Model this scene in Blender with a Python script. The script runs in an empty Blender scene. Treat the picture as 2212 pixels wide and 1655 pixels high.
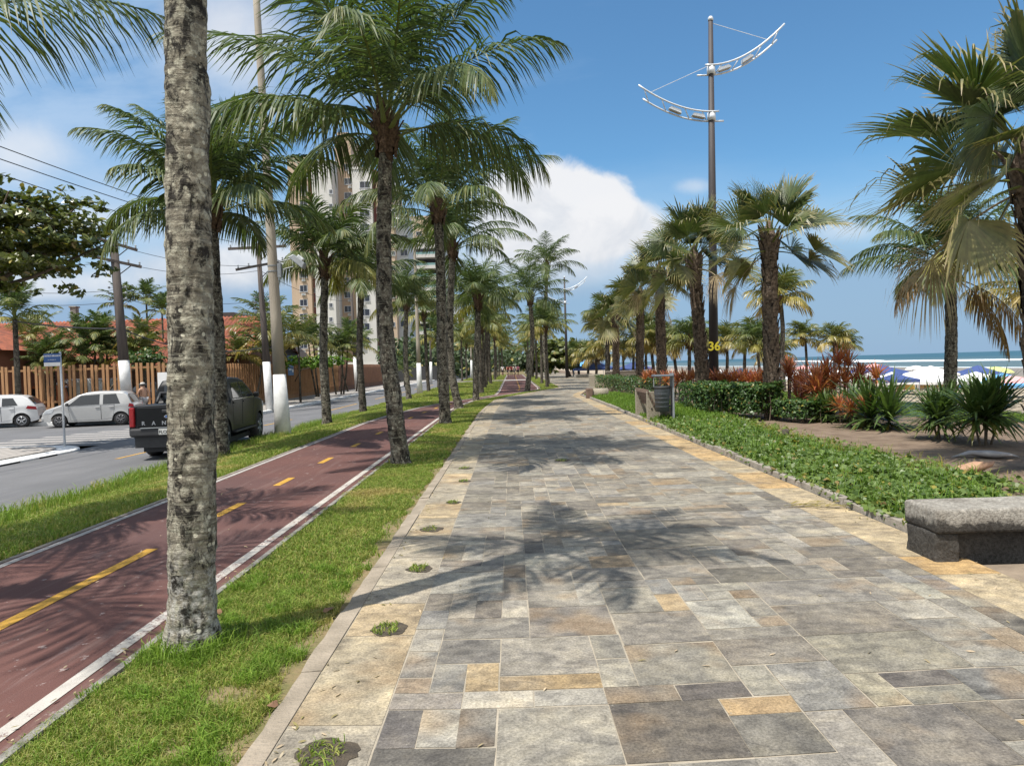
import bpy, math, random
import numpy as np
from mathutils import Vector, Matrix
from mathutils import noise as mnoise

SC = bpy.context.scene
COL = SC.collection
RNG = np.random.default_rng(11)
PI = math.pi
rad = math.radians

# ------------------------------------------------------------------ camera
HC = 1.65
FPX = 1533.7
cam_d = bpy.data.cameras.new("camera")
cam = bpy.data.objects.new("camera", cam_d)
COL.objects.link(cam)
cam_d.sensor_width = 36.0
cam_d.lens = 36.0 * FPX / 2212.0
cam_d.clip_start = 0.05
cam_d.clip_end = 30000
MC = (Matrix.Rotation(rad(90) - math.atan(37.5 / FPX), 3, 'X') @ Matrix.Rotation(rad(-1.7), 3, 'Z'))
cam.matrix_world = Matrix.Translation((0, 0, HC)) @ MC.to_4x4()
SC.camera = cam
CP = Vector((0, 0, HC))

def ray(u, v):
    return MC @ Vector(((u - 1106) / FPX, -(v - 827.5) / FPX, -1.0))
def gp(u, v, z=0.0):
    d = ray(u, v); return CP + d * ((z - HC) / d.z)
def at(u, v, Y):
    d = ray(u, v); return CP + d * (Y / d.y)

# ------------------------------------------------------------------ object helpers
def link(name, data, parent=None, loc=None, rotz=None):
    o = bpy.data.objects.new(name, data); COL.objects.link(o)
    if parent is not None: o.parent = parent
    if loc is not None: o.location = loc
    if rotz is not None: o.rotation_euler = (0, 0, rotz)
    return o
def tag(o, label=None, cat=None, group=None, kind=None):
    if label: o['label'] = label
    if cat: o['category'] = cat
    if group: o['group'] = group
    if kind: o['kind'] = kind
    return o
def thing(name, label, cat, loc=(0, 0, 0), rotz=0.0, group=None):
    return tag(link(name, None, None, loc, rotz), label, cat, group)
def copy_tree(o, parent=None):
    c = o.copy(); COL.objects.link(c)
    if parent is not None: c.parent = parent
    for ch in o.children: copy_tree(ch, c)
    return c

def npmesh(name, V, F, mat=None, tint=None, smooth=False, midx=None):
    V = np.asarray(V, dtype=np.float32).reshape(-1, 3)
    me = bpy.data.meshes.new(name)
    if isinstance(F, np.ndarray):
        n, k = F.shape
        me.vertices.add(len(V)); me.vertices.foreach_set("co", V.ravel())
        me.loops.add(n * k); me.loops.foreach_set("vertex_index", F.astype(np.int32).ravel())
        me.polygons.add(n); me.polygons.foreach_set("loop_start", np.arange(0, n * k, k, dtype=np.int32))
        try: me.polygons.foreach_set("loop_total", np.full(n, k, dtype=np.int32))
        except Exception: pass
        me.update(calc_edges=True)
    else:
        me.from_pydata(V.tolist(), [], F); me.update()
    if tint is not None:
        a = me.color_attributes.new("tint", 'FLOAT_COLOR', 'POINT')
        T = np.ones((len(V), 4), dtype=np.float32); tt = np.asarray(tint, dtype=np.float32)
        T[:, :tt.shape[1]] = tt
        a.data.foreach_set("color", T.ravel())
    if mat is not None:
        for m in (mat if isinstance(mat, (list, tuple)) else [mat]): me.materials.append(m)
    if midx is not None: me.polygons.foreach_set("material_index", np.asarray(midx, dtype=np.int32))
    me.polygons.foreach_set("use_smooth", np.full(len(me.polygons), bool(smooth)))
    return me

class MB:
    """collects boxes, tubes, lathes and loose faces into one mesh"""
    def __init__(s): s.v = []; s.f = []; s.m = []
    def add(s, V, F, m=0):
        b = len(s.v); s.v += [tuple(p) for p in V]; s.f += [tuple(i + b for i in f) for f in F]; s.m += [m] * len(F); return s
    def box(s, c, size, m=0, rz=0.0, taper=1.0, M=None):
        x, y, z = size[0] / 2, size[1] / 2, size[2] / 2
        P = []
        for k in (-1, 1):
            t = taper if k > 0 else 1.0
            P += [(-x * t, -y * t, k * z), (x * t, -y * t, k * z), (x * t, y * t, k * z), (-x * t, y * t, k * z)]
        if M is None: M = Matrix.Rotation(rz, 3, 'Z')
        P = [tuple(M @ Vector(p) + Vector(c)) for p in P]
        return s.add(P, [(3, 2, 1, 0), (4, 5, 6, 7), (0, 1, 5, 4), (1, 2, 6, 5), (2, 3, 7, 6), (3, 0, 4, 7)], m)
    def bbox(s, a, b, m=0):
        return s.box([(a[i] + b[i]) / 2 for i in range(3)], [abs(b[i] - a[i]) for i in range(3)], m)
    def tube(s, pts, r, n=8, m=0, cap=True):
        pts = [Vector(p) for p in pts]; R = r if isinstance(r, (list, tuple)) else [r] * len(pts)
        V = []; F = []; ref = None
        for i, p in enumerate(pts):
            t = (pts[min(i + 1, len(pts) - 1)] - pts[max(i - 1, 0)]).normalized()
            if ref is None: ref = Vector((1, 0, 0)) if abs(t.x) < .8 else Vector((0, 1, 0))
            a = (ref - t * ref.dot(t)).normalized(); b = t.cross(a); ref = a
            for k in range(n):
                an = 2 * PI * k / n; V.append(p + (a * math.cos(an) + b * math.sin(an)) * R[i])
        for i in range(len(pts) - 1):
            for k in range(n):
                F.append((i * n + k, i * n + (k + 1) % n, (i + 1) * n + (k + 1) % n, (i + 1) * n + k))
        if cap: F += [tuple(range(n))[::-1], tuple(range((len(pts) - 1) * n, len(pts) * n))]
        return s.add(V, F, m)
    def lathe(s, prof, n=24, c=(0, 0, 0), axis='Z', m=0):
        V = []; F = []
        for (r, h) in prof:
            for k in range(n):
                a = 2 * PI * k / n
                p = (r * math.cos(a), r * math.sin(a), h)
                if axis == 'Y': p = (p[0], p[2], p[1])
                if axis == 'X': p = (p[2], p[0], p[1])
                V.append((p[0] + c[0], p[1] + c[1], p[2] + c[2]))
        for i in range(len(prof) - 1):
            for k in range(n):
                F.append((i * n + k, i * n + (k + 1) % n, (i + 1) * n + (k + 1) % n, (i + 1) * n + k))
        F.append(tuple(range(n))[::-1]); F.append(tuple(range((len(prof) - 1) * n, len(prof) * n)))
        return s.add(V, F, m)
    def prism(s, poly, h, z0=0.0, m=0):
        n = len(poly)
        V = [(p[0], p[1], z0) for p in poly] + [(p[0], p[1], z0 + h) for p in poly]
        F = [tuple(range(n))[::-1], tuple(range(n, 2 * n))] + [(i, (i + 1) % n, n + (i + 1) % n, n + i) for i in range(n)]
        return s.add(V, F, m)
    def mesh(s, name, mat, smooth=False):
        return npmesh(name, np.array(s.v), [list(f) for f in s.f], mat, smooth=smooth, midx=s.m)
    def build(s, name, mat, parent=None, smooth=False, bevel=0.0, loc=None, rotz=None):
        o = link(name, s.mesh(name, mat, smooth), parent, loc, rotz)
        if bevel > 0:
            b = o.modifiers.new("bevel", 'BEVEL'); b.width = bevel; b.segments = 2; b.limit_method = 'ANGLE'; b.angle_limit = rad(40)
        return o

# ------------------------------------------------------------------ materials
class NT:
    def __init__(s, name, world=False):
        if world: s.nt = world
        else:
            s.mat = bpy.data.materials.new(name); s.mat.use_nodes = True; s.nt = s.mat.node_tree
        s.nt.nodes.clear()
    def n(s, t, ins=None, **kw):
        nd = s.nt.nodes.new(t)
        for k, v in kw.items(): setattr(nd, k, v)
        if ins:
            for k, v in ins.items():
                sk = nd.inputs[k]
                if hasattr(v, 'is_output') or isinstance(v, bpy.types.NodeSocket): s.nt.links.new(v, sk)
                else:
                    if isinstance(v, (tuple, list)) and len(v) == 3 and sk.type == 'RGBA': v = (*v, 1)
                    sk.default_value = v
        return nd
    def math(s, op, a, b=None, c=None, clamp=False):
        nd = s.n('ShaderNodeMath', operation=op, use_clamp=clamp)
        for i, x in enumerate((a, b, c)):
            if x is None: continue
            if isinstance(x, (int, float)): nd.inputs[i].default_value = x
            else: s.nt.links.new(x, nd.inputs[i])
        return nd.outputs[0]
    def mix(s, fac, a, b, blend='MIX'):
        nd = s.n('ShaderNodeMix', data_type='RGBA', blend_type=blend)
        for k, x in ((0, fac), (6, a), (7, b)):
            if isinstance(x, (int, float)): nd.inputs[k].default_value = x
            elif isinstance(x, (tuple, list)): nd.inputs[k].default_value = (*x[:3], 1)
            else: s.nt.links.new(x, nd.inputs[k])
        return nd.outputs[2]
    def ramp(s, fac, stops, interp='LINEAR'):
        nd = s.n('ShaderNodeValToRGB'); s.nt.links.new(fac, nd.inputs[0]); cr = nd.color_ramp; cr.interpolation = interp
        while len(cr.elements) > 1: cr.elements.remove(cr.elements[-1])
        for i, (p, c) in enumerate(stops):
            e = cr.elements[0] if i == 0 else cr.elements.new(p)
            e.position = p; e.color = (*c, 1) if isinstance(c, (tuple, list)) else (c, c, c, 1)
        return nd.outputs[0]
    def coord(s, which='Object', scale=(1, 1, 1)):
        c = s.n('ShaderNodeTexCoord').outputs[which]
        if scale != (1, 1, 1):
            c = s.n('ShaderNodeMapping', {'Vector': c, 'Scale': scale}).outputs[0]
        return c
    def noise(s, vec, scale, detail=4, rough=.55, dist=0.0):
        return s.n('ShaderNodeTexNoise', {'Vector': vec, 'Scale': scale, 'Detail': detail, 'Roughness': rough, 'Distortion': dist}).outputs[0]
    def voro(s, vec, scale, feature='F1', out=0, rnd=1.0):
        return s.n('ShaderNodeTexVoronoi', {'Vector': vec, 'Scale': scale, 'Randomness': rnd}, feature=feature).outputs[out]
    def bump(s, h, strength=.5, dist=.02):
        return s.n('ShaderNodeBump', {'Height': h, 'Strength': strength, 'Distance': dist}).outputs[0]
    def bsdf(s, color, rough=.6, normal=None, metal=0.0, spec=.5, out=True, **kw):
        b = s.n('ShaderNodeBsdfPrincipled', {'Base Color': color, 'Roughness': rough, 'Metallic': metal, 'Specular IOR Level': spec})
        for k, v in kw.items():
            b.inputs[k.replace('_', ' ')].default_value = v
        if normal is not None: s.nt.links.new(normal, b.inputs['Normal'])
        if out: s.out(b.outputs[0])
        return b.outputs[0]
    def out(s, sh):
        o = s.n('ShaderNodeOutputMaterial'); s.nt.links.new(sh, o.inputs[0]); return s.mat

def pm(name, c1, c2=None, scale=3.0, rough=.7, bump=0.0, bscale=None, metal=0.0, spec=.5, detail=5, lo=.35, hi=.65, stretch=(1, 1, 1), **kw):
    """plain principled material whose colour drifts between two tones, with a fine grain"""
    t = NT(name); v = t.coord('Object', stretch)
    c2 = c2 or tuple(x * .8 for x in c1)
    f = t.ramp(t.noise(v, scale, detail), [(lo, 0.0), (hi, 1.0)])
    col = t.mix(f, c1, c2)
    nrm = t.bump(t.noise(v, bscale or scale * 8, 3), bump, .02) if bump else None
    t.bsdf(col, rough, nrm, metal, spec, **kw)
    return t.mat

def leafmat(name, g0, g1, yellow=(.30, .26, .05), brown=(.22, .14, .07), trans=.22, rough=.38, spec=.5, stem=(.16, .19, .05)):
    """tint: r = random per leaf, g = age (0 green .5 yellow 1 dead), b = 1 on stems"""
    t = NT(name)
    a = t.n('ShaderNodeAttribute', attribute_name='tint').outputs['Color']
    s = t.n('ShaderNodeSeparateColor', {0: a})
    green = t.mix(s.outputs[0], g0, g1)
    old = t.ramp(s.outputs[1], [(.3, yellow), (.5, yellow), (.85, brown), (1, tuple(min(1, x * 1.5) for x in brown))])
    col = t.mix(t.ramp(s.outputs[1], [(.08, 0.0), (.45, 1.0)]), green, old)
    nz = t.noise(t.coord('Object'), 9.0, 3)
    col = t.mix(1.0, col, t.ramp(nz, [(.3, (.72, .72, .72)), (.7, (1.2, 1.2, 1.2))]), 'MULTIPLY')
    col = t.mix(s.outputs[2], col, stem)
    p = t.bsdf(col, rough, None, 0, spec, out=False)
    tl = t.n('ShaderNodeBsdfTranslucent', {'Color': t.mix(1.0, col, (1.3, 1.5, .7), 'MULTIPLY')}).outputs[0]
    m = t.n('ShaderNodeMixShader', {0: trans}); t.nt.links.new(p, m.inputs[1]); t.nt.links.new(tl, m.inputs[2])
    return t.out(m.outputs[0])

M = {}
M['coco_leaf'] = leafmat('coconut_leaf', (.046, .075, .028), (.118, .158, .054), yellow=(.27, .24, .06), trans=.28, rough=.5, spec=.4)
M['coco_leaf_yellow'] = leafmat('yellowing_coconut_leaf', (.075, .105, .03), (.15, .16, .045), yellow=(.36, .27, .07), trans=.25)
M['fan_leaf'] = leafmat('fan_palm_leaf', (.043, .068, .022), (.092, .12, .036), yellow=(.26, .22, .09), brown=(.40, .31, .21), trans=.18, rough=.42)
M['strap_leaf'] = leafmat('strap_leaf', (.045, .085, .024), (.11, .16, .045), trans=.2, rough=.35)
M['red_leaf'] = leafmat('red_cordyline_leaf', (.34, .085, .05), (.52, .22, .10), trans=.25, stem=(.2, .13, .09))
M['hedge_leaf'] = leafmat('hedge_leaf', (.03, .065, .018), (.075, .135, .03), trans=.2, rough=.42, spec=.4)
M['cover_leaf'] = leafmat('groundcover_leaf', (.06, .105, .024), (.155, .225, .055), trans=.25, rough=.42, spec=.4)
M['tree_leaf'] = leafmat('almond_tree_leaf', (.06, .085, .02), (.15, .165, .04), trans=.2, rough=.35)
M['far_leaf'] = leafmat('far_tree_leaf', (.03, .055, .02), (.07, .105, .035), trans=.15, rough=.5)
M['grass'] = leafmat('grass_blade', (.105, .19, .022), (.215, .315, .045), yellow=(.42, .35, .13), brown=(.26, .18, .09), trans=.3, rough=.5, spec=.3)
M['lush_grass'] = leafmat('lush_grass_blade', (.085, .17, .022), (.19, .31, .045), trans=.3, rough=.45, spec=.3)

def trunkmat(name, base, dark, pale, lichen=.5, ring=True, sc=1.0, white=None):
    t = NT(name); v = t.coord('Object'); vs = t.coord('Object', (1, 1, .55))
    vr = t.coord('Object', (.6, .6, 6.0))
    grain = t.noise(v, 40 * sc, 5, .65)
    col = t.mix(t.ramp(grain, [(.3, 0.0), (.7, 1.0)]), base, tuple(x * .62 for x in base))
    bands = t.noise(vr, 3.2 * sc, 3, .6, .4)
    gj = t.math('MULTIPLY', t.math('SUBTRACT', t.noise(v, 60 * sc, 4, .75), .5), .22)
    col = t.mix(t.ramp(bands, [(.40, .5), (.48, 0.0)]), col, dark)
    pat = t.math('ADD', t.noise(v, 15 * sc, 7, .74, .35), gj)
    col = t.mix(t.ramp(pat, [(.48, 0.0), (.62, lichen)]), col, pale)
    pat2 = t.math('ADD', t.noise(vs, 7.5 * sc, 8, .74, .7), gj)
    col = t.mix(t.ramp(pat2, [(.50, 0.0), (.575, .93)]), col, tuple(x * .55 for x in dark))
    spots = t.voro(v, 17 * sc)
    big = t.noise(v, 3.0 * sc, 2)
    sp = t.math('MULTIPLY', t.ramp(spots, [(.18, 1.0), (.25, 0.0)]), t.ramp(big, [(.45, 0.0), (.55, lichen)]))
    col = t.mix(sp, col, tuple(min(.8, x * 1.25) for x in pale))
    vl = t.coord('Object', (1.2, 1.2, 16.0)); ln = t.noise(vl, 2.0 * sc, 4, .6, .5)
    col = t.mix(t.ramp(ln, [(.60, 0.0), (.65, .4)]), col, pale)
    col = t.mix(t.ramp(ln, [(.33, .4), (.38, 0.0)]), col, dark)
    if white:
        z = t.n('ShaderNodeSeparateXYZ', {0: v}).outputs[2]
        f = t.math('MULTIPLY', t.ramp(z, [(white * .6, 1.0), (white, 0.0)]), t.ramp(t.noise(v, 22, 5, .7), [(.46, .0), (.62, .85)]))
        col = t.mix(f, col, (.50, .48, .44))
    nrm = t.bump(t.math('ADD', t.math('MULTIPLY', grain, .5), t.math('ADD', pat, bands)), .9, .03)
    t.bsdf(col, .9, nrm, 0, .2)
    return t.mat
M['bark_near'] = trunkmat('lichen_palm_bark', (.29, .26, .20), (.028, .024, .022), (.50, .475, .37), .9, white=.7)
M['bark'] = trunkmat('palm_bark', (.135, .115, .09), (.026, .022, .018), (.36, .345, .27), .7)
M['bark_dark'] = trunkmat('dark_palm_bark', (.10, .085, .068), (.026, .021, .017), (.26, .24, .19), .45)
M['bark_fan'] = trunkmat('fan_palm_bark', (.16, .118, .088), (.032, .023, .018), (.25, .21, .17), .35)
M['boot'] = pm('old_leaf_base', (.20, .15, .11), (.055, .038, .028), 14, .9, .6, 50, spec=.2)
M['fibre'] = pm('palm_fibre', (.14, .092, .06), (.05, .034, .024), 20, .95, .6, 60, spec=.1)
M['wood_bark'] = pm('tree_bark', (.15, .12, .09), (.07, .055, .04), 8, .9, .6, spec=.2)
M['stem'] = pm('woody_stem', (.20, .16, .12), (.10, .075, .05), 12, .9, .3, spec=.2)
M['coconut'] = pm('coconut_husk', (.28, .22, .05), (.16, .16, .04), 6, .5)
# ================================================================== setting
def ip(x, xs, ys): return np.interp(x, xs, ys)
def PL(y): return ip(y, [-3, 25, 29, 34.5, 38.5, 42, 46.5, 50, 53, 74, 400], [-1.09, -1.09, -1.0, -.78, 0, .95, 2.25, 3.3, 3.5, 3.6, 3.7])
def PR(y): return ip(y, [-3, 33, 37, 42, 50, 70, 90, 400], [3.6, 3.6, 3.5, 4.3, 6.3, 8.7, 9.2, 9.2])
def BL(y): return ip(y, [-3, 22, 25, 30, 34, 37, 41, 46, 400], [-4.70, -4.70, -4.55, -4.0, -3.2, -2.15, -1.0, -.9, -.85])
def BR(y): return ip(y, [-3, 27, 30, 35, 40, 44, 48, 52, 400], [-2.32, -2.32, -2.25, -1.8, -.5, .7, 1.85, 2.0, 2.05])
def gh(x, y=0):
    """height of the lawn: level beside the cycle track, falling towards the road"""
    t = np.clip((-4.75 - np.asarray(x)) / 2.5, 0, 1)
    return -.035 - .24 * t * t * (3 - 2 * t)
ZR, ZS = -.5, -.36

def ribbon(name, mat, ys, fl, fr, z, thick=0.0, kind='structure', nx=1):
    ys = np.asarray(ys, float); V = []; F = []
    L = fl(ys) if callable(fl) else np.full(len(ys), fl); R = fr(ys) if callable(fr) else np.full(len(ys), fr)
    for j, y in enumerate(ys):
        for i in range(nx + 1):
            x = L[j] + (R[j] - L[j]) * i / nx
            V.append((x, y, z(x, y) if callable(z) else z))
    for j in range(len(ys) - 1):
        for i in range(nx):
            a = j * (nx + 1) + i; F.append((a, a + 1, a + nx + 2, a + nx + 1))
    if thick:
        n = len(V); V += [(p[0], p[1], p[2] - thick) for p in V]
        for j in range(len(ys) - 1):
            a = j * (nx + 1); b = a + nx
            F.append((a, a + nx + 1, n + a + nx + 1, n + a)); F.append((b, n + b, n + b + nx + 1, b + nx + 1))
        F.append((0, n, n + nx, nx)); k = (len(ys) - 1) * (nx + 1); F.append((k, k + nx, n + k + nx, n + k))
    o = link(name, npmesh(name, V, F, mat)); return tag(o, kind=kind)

# --- materials of the ground
def m_asphalt():
    t = NT('asphalt'); v = t.coord('Object')
    col = t.mix(t.ramp(t.noise(v, .5, 5), [(.35, 0.0), (.65, 1.0)]), (.152, .150, .154), (.12, .119, .122))
    col = t.mix(t.ramp(t.noise(t.coord('Object', (3.0, .08, 1)), 1.0, 4), [(.5, 0.0), (.62, .5)]), col, (.11, .11, .115))
    sp = t.noise(v, 120, 2)
    col = t.mix(1.0, col, t.ramp(sp, [(.3, (.75, .75, .75)), (.7, (1.25, 1.25, 1.25))]), 'MULTIPLY')
    t.bsdf(col, .85, t.bump(sp, .3, .01), 0, .3); return t.mat
def m_track():
    t = NT('red_track_asphalt'); v = t.coord('Object')
    col = t.mix(t.ramp(t.noise(v, .9, 6, .6), [(.35, 0.0), (.65, 1.0)]), (.130, .060, .049), (.099, .047, .040))
    col = t.mix(t.ramp(t.noise(t.coord('Object', (2, .5, 1)), 2.2, 7, .7, .5), [(.6, 0.0), (.72, .55)]), col, (.21, .15, .14))
    col = t.mix(t.ramp(t.noise(v, 9, 4, .7), [(.64, 0.0), (.69, .7)]), col, (.36, .30, .28))
    col = t.mix(t.ramp(t.noise(v, .35, 3), [(.46, 0.0), (.66, .65)]), col, (.082, .047, .045))
    col = t.mix(t.ramp(t.noise(t.coord('Object', (5, .22, 1)), 1.6, 5, .7), [(.54, 0.0), (.68, .45)]), col, (.175, .115, .10))
    sp = t.noise(v, 160, 2)
    col = t.mix(1.0, col, t.ramp(sp, [(.3, (.8, .8, .8)), (.7, (1.2, 1.2, 1.2))]), 'MULTIPLY')
    t.bsdf(col, .85, t.bump(sp, .3, .006), 0, .3); return t.mat
def m_stone():
    t = NT('slate_paving'); v = t.coord('Object')
    a = t.n('ShaderNodeAttribute', attribute_name='tint')
    col = a.outputs['Color']
    off = t.n('ShaderNodeVectorMath', {0: v}, operation='ADD')
    t.nt.links.new(t.n('ShaderNodeVectorMath', {0: a.outputs['Color'], 1: (31, 57, 13)}, operation='MULTIPLY').outputs[0], off.inputs[1])
    vv = off.outputs[0]
    st = t.n('ShaderNodeMapping', {'Vector': vv, 'Scale': (1.6, 2.4, 1), 'Rotation': (0, 0, .5)}).outputs[0]
    f1 = t.noise(vv, 2.2, 6, .62, .4)
    f2 = t.noise(st, 3.0, 6, .6, .8)
    col = t.mix(1.0, col, t.ramp(f1, [(.3, (.68, .67, .66)), (.5, (1, 1, 1)), (.7, (1.42, 1.37, 1.25))]), 'MULTIPLY')
    col = t.mix(t.ramp(t.noise(vv, 1.7, 5, .6), [(.52, 0.0), (.66, .35)]), col, (.27, .245, .20))
    col = t.mix(1.0, col, t.ramp(f2, [(.32, (1.18, 1.17, 1.12)), (.5, (1, 1, 1)), (.68, (.62, .62, .64))]), 'MULTIPLY')
    col = t.mix(t.ramp(t.noise(vv, 1.2, 3), [(.56, 0.0), (.66, .45)]), col, (.26, .17, .085))
    sp = t.noise(v, 75, 4, .7)
    col = t.mix(1.0, col, t.ramp(sp, [(.3, (.55, .55, .55)), (.7, (1.4, 1.4, 1.4))]), 'MULTIPLY')
    col = t.mix(1.0, col, t.ramp(t.noise(v, 11, 6, .7, .3), [(.3, (.7, .7, .7)), (.7, (1.3, 1.3, 1.3))]), 'MULTIPLY')
    col = t.mix(t.ramp(t.noise(v, 28, 4, .75), [(.64, 0.0), (.7, .55)]), col, (.36, .33, .27))
    t.bsdf(col, .72, t.bump(t.math('ADD', f2, t.math('MULTIPLY', sp, .4)), .35, .012), 0, .35); return t.mat
M['asphalt'] = m_asphalt(); M['track'] = m_track(); M['stone'] = m_stone()
M['mortar'] = pm('mortar', (.38, .33, .255), (.27, .235, .18), 6, .95, .3, 60)
M['concrete'] = pm('kerb_concrete', (.30, .265, .22), (.19, .168, .14), 5, .9, .5, 40)
M['old_concrete'] = pm('old_concrete', (.30, .285, .25), (.13, .12, .105), 7, .95, .8, 55)
M['white_paint'] = pm('white_road_paint', (.46, .43, .385), (.34, .31, .275), 9, .8, .2, lo=.45, hi=.75)
M['white_thin'] = pm('worn_white_paint', (.40, .375, .345), (.24, .215, .20), 14, .8, .2, lo=.4, hi=.7)
def worn(name, c, under, lo=.57):
    t = NT(name); v = t.coord('Object'); col = t.mix(t.ramp(t.noise(v, 6, 4), [(.35, 0.0), (.65, 1.0)]), c, tuple(x * .8 for x in c))
    chip = t.math('ADD', t.noise(v, 38, 5, .75), t.math('MULTIPLY', t.math('SUBTRACT', t.noise(v, 2.2, 4), .5), .5))
    col = t.mix(t.ramp(chip, [(lo, 0.0), (lo + .05, .85)]), col, under)
    t.bsdf(col, .85, t.bump(t.noise(v, 90, 2), .3, .01), 0, .3); return t.mat
M['white_paint'] = worn('worn_white_line_paint', (.46, .43, .385), (.16, .09, .085))
M['yellow_worn'] = worn('worn_yellow_line_paint', (.50, .28, .045), (.15, .075, .06), .6)
M['yellow_paint'] = pm('yellow_road_paint', (.52, .29, .04), (.38, .2, .05), 10, .8, .2, lo=.45, hi=.75)
M['limewash'] = pm('white_limewash', (.74, .74, .73), (.58, .58, .57), 4, .85, .2)
def m_sand():
    t = NT('beach_sand'); v = t.coord('Object'); x = t.n('ShaderNodeSeparateXYZ', {0: v}).outputs[0]
    col = t.mix(t.ramp(t.noise(v, .7, 6, .65), [(.35, 0.0), (.65, 1.0)]), (.37, .305, .225), (.30, .245, .18))
    wet = t.ramp(t.math('ADD', t.math('DIVIDE', x, 160), t.math('MULTIPLY', t.noise(v, .05, 4), .25)), [(.55, 0.0), (.72, 1.0)])
    col = t.mix(wet, col, (.19, .175, .155)); n = t.noise(v, 30, 4)
    t.bsdf(col, .95, t.bump(t.math('ADD', n, t.noise(v, 3.5, 3)), .5, .04), 0, .2); return t.mat
M['sand'] = m_sand()
M['soil'] = pm('garden_soil', (.125, .085, .057), (.20, .145, .10), 3, .98, .8, 30)
M['lawn_soil'] = pm('lawn_soil', (.12, .12, .04), (.23, .165, .09), 5, .98, .6, 40)
M['dirt'] = pm('sandy_dirt', (.27, .21, .15), (.13, .10, .072), 2.2, .98, .6, 40)
M['earth'] = pm('open_ground', (.20, .18, .13), (.14, .15, .08), .2, .98)
def m_brick():
    t = NT('patterned_sidewalk'); v = t.coord('Object')
    b = t.n('ShaderNodeTexBrick', {'Vector': v, 'Color1': (.38, .35, .32, 1), 'Color2': (.30, .275, .25, 1), 'Mortar': (.2, .18, .16, 1), 'Scale': 1.6, 'Mortar Size': .03})
    t.bsdf(b.outputs[0], .9); return t.mat
M['sidewalk'] = m_brick()

# --- sheets
def sheet(name, mat, x0, x1, y0, y1, z, kind='structure'):
    o = link(name, npmesh(name, [(x0, y0, z), (x1, y0, z), (x1, y1, z), (x0, y1, z)], [(0, 1, 2, 3)], mat)); return tag(o, kind=kind)
sheet('ground', M['earth'], -3000, 14, -200, 6000, -.7)
YS = np.concatenate([np.arange(-3, 60, .5), np.arange(60, 401, 5)])
def zroad(x, y):
    s = float(np.interp(y, [20, 33], [.2, .08])); return ZR + s * min(1, max(0, (x + 13.2) / 4.2))
mb = MB(); ry = [-10, 5, 12, 16, 20, 24, 28, 33, 40, 60, 100, 400]; rx = [-13.2, -11.8, -10.4, -9.0, -7.15]
mb.add([(x, y, zroad(x, y)) for y in ry for x in rx], [(j * 5 + i, j * 5 + i + 1, j * 5 + i + 6, j * 5 + i + 5) for j in range(len(ry) - 1) for i in range(4)])
mb.add([(-70, 22.6, ZR), (-13.2, 22.6, ZR), (-13.2, 33.2, ZR), (-70, 33.2, ZR)], [(0, 1, 2, 3)])
tag(mb.build('road', M['asphalt']), kind='structure')
# yellow centre line of the road, and the zebra bars on the side street
mb = MB()
for (a, b) in ((4, 10), (17.2, 21.8), (27.5, 31), (36, 44), (50, 54), (60, 64), (70, 75), (82, 87), (95, 100)):
    mb.add([(x, y, zroad(x, y) + .006) for x, y in ((-9.72, a), (-9.60, a), (-9.60, b), (-9.72, b))], [(0, 1, 2, 3)])
tag(mb.build('road_centre_line', M['yellow_paint']), kind='structure')
mb = MB()
for i in range(7):
    y = 23.3 + i * .95
    mb.add([(-19.0 + .5 * i, y, ZR + .004), (-13.4, y, ZR + .004), (-13.4, y + .42, ZR + .004), (-19.0 + .5 * i, y + .42, ZR + .004)], [(0, 1, 2, 3)])
tag(mb.build('crossing_markings', M['white_thin']), kind='structure')
# far pavement along the fence, with a white kerb
mb = MB()
mb.bbox((-17.2, 35.2, -.7), (-13.2, 400, ZS)); mb.bbox((-70, 33.2, -.7), (-17.2, 36.2, ZS)); 
mb.bbox((-17.2, 33.2, -.7), (-13.9, 35.2, ZS))
tag(mb.build('pavement_by_fence', M['sidewalk']), kind='structure')
mb = MB(); mb.bbox((-13.2, 34.8, -.7), (-12.95, 400, ZS + .02)); mb.bbox((-70, 32.95, -.7), (-14.2, 33.2, ZS + .02))
mb.tube([(-14.2, 33.08, ZS - .1), (-13.5, 33.5, ZS - .1), (-13.1, 34.2, ZS - .1), (-13.08, 34.9, ZS - .1)], .13, 8)
tag(mb.build('white_kerb', M['limewash'], bevel=.02), kind='structure')
# corner island with its broad white kerb
def corner(x0, x1, y0, y1, r, n=10):
    P = [(x0, y0), (x1, y0)]
    for i in range(n + 1):
        a = PI / 2 * i / n; P.append((x1 - r + r * math.cos(a), y1 - r + r * math.sin(a)))
    return P + [(x0, y1)]
mb = MB(); mb.prism(corner(-60, -12.75, -12, 22.2, 1.9), .28, -.7); tag(mb.build('island_kerb', M['limewash'], bevel=.03), kind='structure')
mb = MB(); mb.prism(corner(-60, -13.35, -12, 21.65, 1.4), .03, -.415); tag(mb.build('island_pavement', M['sidewalk']), kind='structure')
for (y0) in (17.9, 19.4):
    mb = MB(); mb.box((-12.77, y0, -.465), (.06, .75, .05)); tag(mb.build('drain_opening', pm('drain_dark', (.02, .02, .02))), kind='structure')

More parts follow.
